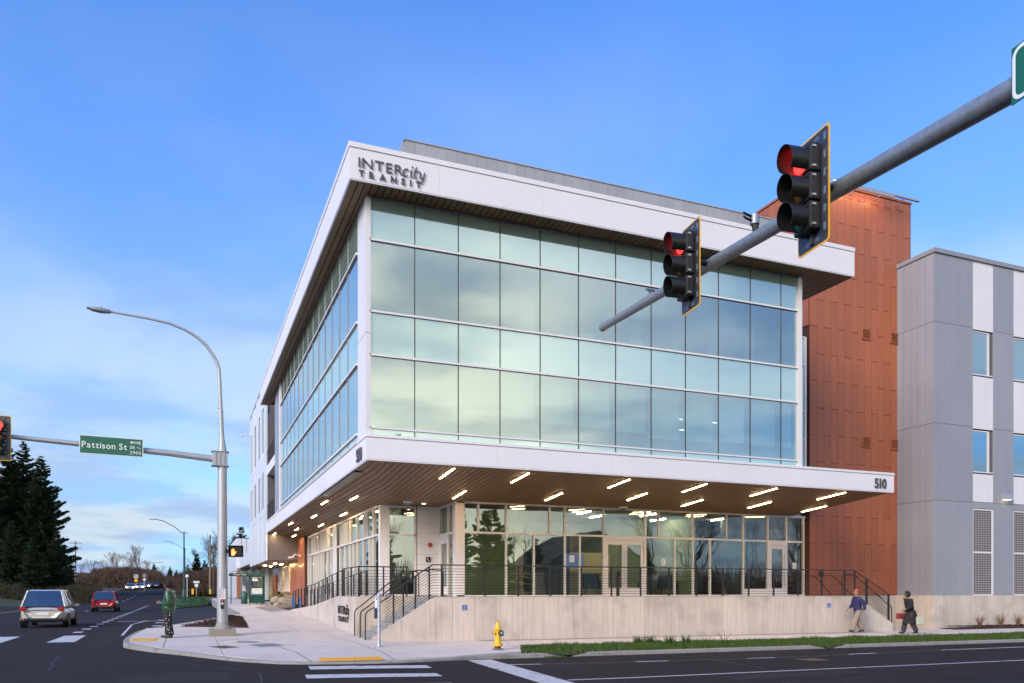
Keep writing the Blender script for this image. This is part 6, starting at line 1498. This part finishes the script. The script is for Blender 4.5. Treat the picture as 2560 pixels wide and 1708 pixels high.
def dotmat(name, base, dot, scale):
    m = mat(name, base, .8); n, l = m.node_tree.nodes, m.node_tree.links; b = n['Principled BSDF']
    g = n.new('ShaderNodeTexCoord'); v = n.new('ShaderNodeTexVoronoi'); v.inputs['Scale'].default_value = scale; v.inputs['Randomness'].default_value = .45; l.new(g.outputs['Object'], v.inputs['Vector'])
    f = mth(n, l, 'LESS_THAN', v.outputs['Distance'], .23); l.new(mixc(n, l, f, base, dot), b.inputs['Base Color']); return m
jgreen = mat('jacket_green', (.006, .062, .022), .28, noise=((9, .45), (3, .3)), bump=(12, .9, .03), coat=.3)
cloth_bk = mat('cloth_black', (.012, .012, .015), .85, noise=(9, .2)); shoe_b = mat('shoe_black', (.02, .02, .022), .5, noise=(9, .1))
navy = mat('cloth_navy', (.018, .02, .09), .8, noise=(5, .2)); beige = mat('cloth_beige', (.26, .21, .17), .85, noise=(5, .15)); auburn = mat('hair_auburn', (.32, .10, .05), .6, noise=(20, .3))
px, py = -.53, 29.07; pz = G(px, py)
left = YAW+0*PI
o = person((px, py, pz), PI-YAW+.15, 'person in a shiny green jacket and black trousers with white dots waiting on the corner', 1.86,
       dict(hipL=(0, .08, .92), hipR=(0, -.08, .92), ankL=(-.10, .09, .09), ankR=(.05, -.10, .09), toeL=(.08, .10, .03), toeR=(.23, -.11, .03), kneeL=(-.02, .10, .50), kneeR=(.05, -.10, .50),
            elL=(-.08, .24, 1.06), elR=(-.06, -.28, 1.16), wrL=(.22, .08, 1.10), wrR=(.02, -.26, .90), chest=(-.02, 0, 1.33), neck=(0, 0, 1.48), head=(.035, 0, 1.63)),
       jgreen, dotmat('trousers_dotted', (.008, .008, .010), (.55, .55, .55), 13), shoe_b, cloth_bk, True, bulk=1.22)
m = MB().cbox((.30, .03, 1.12), (.13, .10, .05)); m.build('phone_box', signw, o)
MB().tube([(-.02, -.37, 1.28), (-.05, -.395, 1.16), (-.03, -.382, 1.02), (.01, -.352, .93)], [.02, .035, .032, .012], 6).build('sleeve_print', mat('print_pink', (.50, .34, .36), .7, noise=(30, .6)), o)
MB().lathe([(.13, 1.38), (.14, 1.44), (.115, 1.52), (.10, 1.60)], 16, (.03, 0, 0)).build('scarf', cloth_bk, o, smooth='all')
MB().cbox((.19, 0, 1.20), (.06, .12, .42)).build('jacket_front', cloth_bk, o, bevel=.02)
wp = (25.65, 25.36); 
o = person((wp[0]-.1, wp[1]-.25, G(*wp)), PI-.25, 'person with reddish hair, dark blue coat and beige trousers walking past the far steps', 1.78,
       dict(kneeL=(.17, .09, .52), ankL=(.26, .09, .12), toeL=(.42, .10, .10), kneeR=(-.04, -.09, .50), ankR=(-.28, -.09, .14), toeR=(-.14, -.10, .04), elL=(-.16, .25, 1.14), wrL=(-.12, .24, .88), elR=(.06, -.26, 1.14), wrR=(.26, -.20, .98), chest=(.03, 0, 1.33), neck=(.04, 0, 1.47), head=(.07, 0, 1.62)),
       navy, beige, shoe_b, auburn)
wp = (26.75, 23.6)
o = person((wp[0], wp[1], G(*wp)), PI-.30, 'person in a long black coat and hood walking on the right with a red bag', 1.70,
       dict(kneeL=(-.02, .09, .50), ankL=(-.24, .09, .13), toeL=(-.10, .10, .04), kneeR=(.16, -.09, .52), ankR=(.24, -.09, .11), toeR=(.40, -.10, .07), elL=(.10, .26, 1.12), wrL=(.30, .16, 1.02), elR=(-.08, -.27, 1.10), wrR=(.06, -.30, .86), chest=(.06, 0, 1.32), neck=(.09, 0, 1.45), head=(.13, 0, 1.59)),
       cloth_bk, mat('cloth_dark_grey', (.03, .03, .035), .8, noise=(5, .2)), shoe_b, cloth_bk, True, skirt=cloth_bk)
k = 1.70/1.75; Mx = Matrix.Translation(o.location) @ Matrix.Rotation(PI-.30, 4, 'Z') @ Matrix.Scale(k, 4)
def bag(name, c, d, m_, lab, strap):
    m = MB().cbox((0, 0, 0), d, Mx @ Matrix.Translation(c)); b = m.build(name, m_, bevel=.04); tag(b, lab, 'bag')
    MB().tube([Mx @ Vector(p) for p in strap], .012, 6).build('strap', m_, b)
bag('shoulder_bag', (.20, -.33, .74), (.40, .10, .24), mat('bag_red', (.22, .03, .035), .6, noise=(8, .2)), 'dark red bag carried by the person in the black coat', [(.08, -.33, .85), (.10, -.33, .95), (.14, -.33, .86)])
bag('carrier_bag', (-.28, .22, .56), (.30, .12, .34), mat('bag_pale', (.45, .46, .36), .7, noise=(8, .2)), 'pale carrier bag hanging behind the person in the black coat', [(-.36, .22, .72), (-.26, .22, .98), (-.18, .22, .72)])

# ------------------------------------------------------------------ trees
def conifer_mesh(H, Rb, n_wh, seed, clear=.08, dens=1.0):
    r = random.Random(seed); lv = MB(); tr = MB()
    bend = [(r.uniform(-.12, .12), r.uniform(-.12, .12)) for _ in range(4)]
    tr.tube([(0, 0, 0), (bend[0][0], bend[0][1], H*.35), (bend[1][0], bend[1][1], H*.7), (0, 0, H)], [H*.014+.06, H*.011, H*.006, .01], 8, False)
    for w in range(n_wh):
        t = clear+(1-clear)*(w+r.random())/n_wh; z = H*t; prof = (1-t)**.72*(.80+.25*r.random()); 
        if t < .25: prof *= .72+1.1*t
        nb = max(3, int(5*dens+2*(1-t)))
        for b in range(nb):
            a = r.uniform(0, 2*PI); L = Rb*prof*r.uniform(.55, 1.18)+.12; up = .30-.62*(1-t)+r.uniform(-.12, .12)
            p0 = Vector((0, 0, z)); d = Vector((math.cos(a), math.sin(a), 0)); P = []
            for q in range(5): s = q/4; P.append(p0+d*L*s+Vector((0, 0, L*(up*s+.25*s*s*(1 if t < .8 else .3)))))
            tr.tube(P, [.03+.012*L, .025, .018, .012, .005], 3, False)
            side = Vector((-d.y, d.x, 0)); nn = max(5, int(L*11*dens))
            for q in range(nn):
                s = (q+r.random())/nn; s = .10+.9*s; kx = min(3, int(s*4)); c = P[kx].lerp(P[kx+1], s*4-kx); wd = (.34*L*(1-.72*s)+.12)
                for sg in (-1, 1):
                    tip = c+side*sg*wd*r.uniform(.5, 1.1)+d*wd*r.uniform(.2, .8)+Vector((0, 0, -wd*r.uniform(.05, .5)))
                    th = r.uniform(.07, .15)+.03*L; up_ = Vector((0, 0, 1))*th*r.uniform(.3, 1)
                    lv.tri(c-d*th, c+d*th+up_*.3, tip); lv.tri(c-up_, c+up_, tip+Vector((0, 0, -th*.5)))
            lv.tri(P[4]-side*.08, P[4]+side*.08, P[4]+d*.30+Vector((0, 0, .06)))
    return lv.mesh('foliage', leafm), tr.mesh('trunk', barkm, True)
def bare_mesh(H, seed, spread=.42, depth=5, n0=3, m_=None, rad=.016):
    r = random.Random(seed); m = MB()
    def grow(p, d, L, rr, k):
        q = p+d*L*.5+Vector((r.gauss(0, .04), r.gauss(0, .04), 0))*L; e = q+(d+Vector((r.gauss(0, .12), r.gauss(0, .12), .10))).normalized()*L*.5
        m.tube([p, q, e], [rr, rr*.82, rr*.62], 5 if k > 3 else 3, False)
        if k == 0: return
        for i in range(n0 if k > 1 else n0+1):
            ax = Vector((r.gauss(0, 1), r.gauss(0, 1), r.gauss(0, .5))); ax = (ax-d*ax.dot(d)).normalized()
            nd_ = (d+ax*spread*r.uniform(.6, 1.5)+Vector((0, 0, .12))).normalized(); st_ = q.lerp(e, r.uniform(.1, 1.0)) if i else e
            grow(st_, nd_, L*r.uniform(.58, .80), rr*.56, k-1)
    grow(Vector((0, 0, 0)), Vector((0, 0, 1)), H*.30, H*rad, depth)
    return m.mesh('branches', m_ or twigm)
def place_tree(name, parts, x, y, z, s, lab, grp=None, rz=None):
    o = empty(name, (x, y, z), RN.uniform(0, 6.28) if rz is None else rz); o.scale = (s, s, s); tag(o, lab, 'tree', grp)
    for nm, me in parts: c = bpy.data.objects.new(nm, me); COL.objects.link(c); c.parent = o
    return o
C1 = conifer_mesh(24, 6.4, 64, 3, .06, 1.25); C2 = conifer_mesh(22, 5.6, 58, 8, .08, 1.25); C3 = conifer_mesh(12, 3.4, 36, 5, .03, 1.2)
cp_ = lambda C: (('crown', C[0]), ('trunk', C[1]))
for (u, vtop, d, C, lab) in ((-40, 1130, 122, C2, 'dark conifer at the far left edge of the picture'), (18, 1112, 128, C1, 'tall dark conifer behind the left signal head'), (58, 1105, 134, C2, 'tallest dark conifer, just right of the left signal head'), (104, 1140, 128, C1, 'dark conifer with layered branches at the right of the left group')):
    p = Dp(u, vtop, d); z0 = T(p.x, p.y)-.1; h = (24 if C is C1 else 22); place_tree('conifer', cp_(C), p.x, p.y, z0, (p.z-z0)/h, lab, 'tall conifers on the left bank')
for (u, vtop, d, lab) in ((140, 1330, 118, 'small dark conifer below the tall ones at the left'), (170, 1395, 126, 'bushy low conifer at the right foot of the left group'), (30, 1300, 112, 'young conifer in front of the left group'), (82, 1340, 110, 'low dark conifer in front of the gap in the left group')):
    p = Dp(u, vtop, d); z0 = T(p.x, p.y)-.1; place_tree('conifer', cp_(C3), p.x, p.y, z0, (p.z-z0)/12, lab, 'small conifers below the left group')
for (u, vtop, d, lab) in ((425, 1416, 420, 'dark distant conifer left of the green lamp post'), (441, 1424, 400, 'second dark distant conifer beside the lamp post'), (385, 1408, 480, 'distant conifer top above the brown thicket'), (400, 1425, 470, 'small distant conifer left of the pair by the lamp'), (492, 1384, 150, 'dark conifer right of the green lamp post'), (470, 1412, 190, 'small conifer close behind the green lamp post'), (512, 1400, 170, 'bushy conifer left of the wooden pole'), (604, 1316, 160, 'conifer rising behind the metal wing'), (585, 1340, 165, 'thin conifer left of the one behind the metal wing')):
    p = Dp(u, vtop, d); z0 = (T if u < 450 else G)(p.x, p.y)-.3; place_tree('conifer', cp_(C3), p.x, p.y, z0, (p.z-z0)/12, lab, 'distant conifers up the street')
B1 = bare_mesh(14, 4, .40, 6, 3); B2 = bare_mesh(12, 9, .50, 6, 3); B3 = bare_mesh(10, 21, .34, 6, 3)
def bh(me): return max(v.co.z for v in me.vertices)
for (u, vtop, d, Bm, h0, lab) in ((352, 1358, 250, B1, 12.5, 'large bare tree rising above the thicket left of the lamp post'), (300, 1372, 240, B2, 11, 'bare tree above the middle of the thicket'), (282, 1378, 235, B1, 12.5, 'thin bare tree at the left part of the thicket'), (325, 1380, 255, B3, 9, 'smaller bare tree between the two larger ones'), (520, 1330, 150, B1, 12.5, 'bare tree left of the signal pole'), (540, 1335, 160, B2, 11, 'bare tree hidden partly behind the signal pole'), (505, 1362, 155, B3, 9, 'small bare tree above the wooden pole'), (572, 1315, 150, B2, 11, 'bare tree between signal pole and metal wing'), (615, 1330, 155, B1, 12.5, 'bare tree just left of the metal wing edge'), (205, 1402, 225, B2, 1, 'low bare tree beside the crossarm pole'), (228, 1396, 230, B3, 1, 'thin bare tree over the left end of the thicket'), (255, 1392, 240, B2, 1, 'bare tree above the pale sign board'), (340, 1386, 235, B2, 1, 'wide low bare tree in front of the largest one'), (375, 1398, 260, B1, 1, 'bare tree right of the largest one above the thicket'), (398, 1412, 280, B3, 1, 'small bare tree near the road crest'), (478, 1408, 170, B2, 1, 'low bare tree just right of the green lamp post')):
    p = Dp(u, vtop, d); z0 = (T if u < 450 else G)(p.x, p.y)-.2; place_tree('bare_tree', (('crown', Bm),), p.x, p.y, z0, (p.z-z0)/bh(Bm), lab, 'bare trees up the street')
# brown thicket: one mass of twigs
def thicket(name, u0, u1, d, vt, n, lab, zf_, m_=brushm, hw=1.0):
    m = MB(); r = random.Random(5)
    for _ in range(n):
        t = r.random(); u = u0+(u1-u0)*t; dd = d*r.uniform(.88, 1.15); top = vt(t)+r.uniform(-4, 16); p = Dp(u, top, dd); z0 = zf_(p.x, p.y)-.3
        hh = max(.5, (p.z-z0))*r.uniform(.25, 1.0)**.6; x, y = p.x, p.y; w_ = .045*dd/200*hw
        for q in range(4):
            a = r.uniform(0, 6.28); s = hh*.30; zz = z0+hh*r.uniform(.0, .75); dx, dy = s*math.cos(a)*r.random(), s*math.sin(a)*r.random(); e = Vector((x+dx, y+dy, min(zz+hh*.35, z0+hh)))
            m.tri((x-w_*2.2, y, zz), (x+w_*2.2, y, zz), e)
            m.tri((x, y, zz+hh*.1), (x+w_, y, zz+hh*.14), e+Vector((r.uniform(-s, s), 0, -.1*hh)))
    tag(m.build(name, m_, kind='stuff'), lab, 'thicket')
thicket('thicket', 175, 460, 215, lambda t: 1426-12*math.sin(t*3.1)+(12 if t < .2 else 0)+max(0, (t-.62))*70+8*mn.noise(Vector((t*14, 0, 0))), 15000, 'wide brown mass of leafless trees and brush along the far side of the street', T)
thicket('thicket', 448, 600, 150, lambda t: 1428-26*t+8*mn.noise(Vector((t*10, 3, 0))), 7000, 'brown brush behind the far pavement, right of the lamp post', G)
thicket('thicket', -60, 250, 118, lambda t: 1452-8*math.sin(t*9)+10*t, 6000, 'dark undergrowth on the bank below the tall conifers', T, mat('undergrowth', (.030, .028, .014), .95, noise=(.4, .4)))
# distant wooded hillside at the head of the road
hm = MB(); r = random.Random(3)
for _ in range(5000):
    p = Dp(r.uniform(150, 520), 1481, r.uniform(520, 760)); z = 10+r.uniform(-2, 2)+p.y*.006; h = r.uniform(5, 9); w_ = r.uniform(1.5, 2.6); hm.tri((p.x-w_, p.y, z-9), (p.x+w_, p.y, z-9), (p.x+r.uniform(-1, 1), p.y, z-9+h))
tag(hm.build('distant_wood', mat('far_wood', (.045, .05, .045), .95, noise=(.02, .3)), kind='stuff'), 'distant dark wooded ridge beyond the road crest', 'wood')

# ------------------------------------------------------------------ across the street, seen mirrored in the glass
def Vm(xr, dist):     # position across the street for a mirrored bearing
    return xr*dist
k = 0
for (x, y, h, C, h0, lab) in ((33.5, -30, 13.5, C3, 12, 'broad conifer across the street mirrored left of the lobby glass'), (20.5, -34, 18.5, C1, 24, 'tall conifer across the street mirrored in the corner pane'), (30.0, -33, 13, C3, 12, 'slim conifer across the street beside the broad one'), (28.2, -31, 13, C2, 22, 'narrow conifer across the street mirrored in the first pane'), (42, -36, 9, C3, 12, 'small conifer across the street beside the house'), (12, -40, 14, C2, 22, 'conifer across the street behind the camera'), (2, -44, 16, C1, 24, 'large conifer across the street, left of the camera axis')):
    place_tree('conifer', cp_(C), x, y, T(x, y), h/h0, lab, 'conifers across the street')
for (x, y, h, Bm, lab) in ((38.5, -34, 11, B2, 'bare tree across the street between conifer and house'), (59, -35, 16, B1, 'tall bare tree across the street right of the house'), (63, -30, 15, B2, 'bare tree across the street mirrored over the double doors'), (67, -38, 13, B3, 'slim bare tree across the street'), (83, -34, 15, B1, 'bare tree across the street right of the mast'), (90, -30, 17, B2, 'tall bare tree across the street near the far panes'), (97, -36, 18, B1, 'spreading bare tree across the street mirrored in the last panes'), (103, -28, 18, B2, 'bare tree across the street farthest right'), (25, -38, 12, B1, 'bare tree across the street behind the conifers'), (112, -36, 20, B1, 'bare tree across the street at the end of the row'), (18, -30, 10, B3, 'small bare tree across the street in front of the conifers')):
    place_tree('bare_tree', (('crown', Bm),), x, y, T(x, y), h/bh(Bm), lab, 'bare trees across the street')
o = empty('house', (48, -34, -.2)); tag(o, 'tan gabled house across the street mirrored in the lobby glass', 'house')
tan = mat('house_siding', (.30, .27, .20), .8, noise=(.5, .05)); roofm = mat('house_roof', (.06, .065, .07), .9, noise=(2, .2))
MB().box(41, -44, -.3, 56, -31, 5.2).prism([(41, 5.2), (56, 5.2), (48.5, 9.2)], -44, -31, 'y').build('wall', tan, o)
MB().add([(40.3, -44.6, 4.9), (40.3, -30.4, 4.9), (48.5, -30.4, 9.45), (48.5, -44.6, 9.45)], ((0, 1, 2, 3),)).add([(56.7, -44.6, 4.9), (48.5, -44.6, 9.45), (48.5, -30.4, 9.45), (56.7, -30.4, 4.9)], ((0, 1, 2, 3),)).build('roof', roofm, o)
for x in (43, 47, 52): f = MB().box(x-.1, -30.98, .9, x+1.5, -30.93, 2.6).build('window', signw, o); MB().box(x, -30.92, 1.0, x+1.4, -30.90, 2.5).build('pane', gl_up, f)
o = empty('lattice_mast', (74, -33, 0)); tag(o, 'lattice antenna mast across the street mirrored above the lobby', 'antenna mast')
m = MB(); Hh = 24
for s in range(3):
    a = 2*PI*s/3; m.tube([(74+.9*math.cos(a), -33+.9*math.sin(a), -.2), (74+.5*math.cos(a), -33+.5*math.sin(a), Hh)], .05, 5)
m.build('leg', galvdark, o); m = MB()
for q in range(22):
    z0, z1 = Hh*q/22, Hh*(q+1)/22
    for s in range(3):
        a, b = 2*PI*s/3, 2*PI*(s+1)/3; r0, r1 = .9-.4*q/22, .9-.4*(q+1)/22
        m.tube([(74+r0*math.cos(a), -33+r0*math.sin(a), z0), (74+r1*math.cos(b), -33+r1*math.sin(b), z1)], .025, 4)
m.build('lattice', galvdark, o); m = MB()
for z in (13.5, 15.5, 21, 22.5):
    for a in (0, 2.1, 4.2): m.cbox((74+.9*math.cos(a), -33+.9*math.sin(a), z), (.4, .4, 1.2) if z > 20 else (.6, .6, .6))
m.build('antenna', signgrey, o)
mast_wood = MB(); r = random.Random(8)
for _ in range(9000):
    x, y = r.uniform(-60, 150), r.uniform(-70, -46); z = T(x, y); h = r.uniform(3, 7.5); w_ = r.uniform(.05, .3); mast_wood.tri((x-w_, y, z-.3), (x+w_, y, z-.3), (x+r.uniform(-1.2, 1.2), y+r.uniform(-1, 1), z+h))
tag(mast_wood.build('thicket', brushm, kind='stuff'), 'brush across the street behind the house, seen only in reflections', 'thicket')
# across the side street, mirrored by the side glazing
for (x, y, h, C, h0, lab) in ((-32, 64, 16, C1, 24, 'conifer west of the side street mirrored in the side glazing'), (-36, 48, 15, C2, 22, 'second conifer west of the side street'), (-66, 90, 18, C1, 24, 'far conifer west of the side street'), (-70, 60, 18, C2, 22, 'farther conifer west of the side street behind the near pair')):
    place_tree('conifer', cp_(C), x-32, y, T(x-32, y)-.2, h/h0, lab, 'conifers west of the side street')
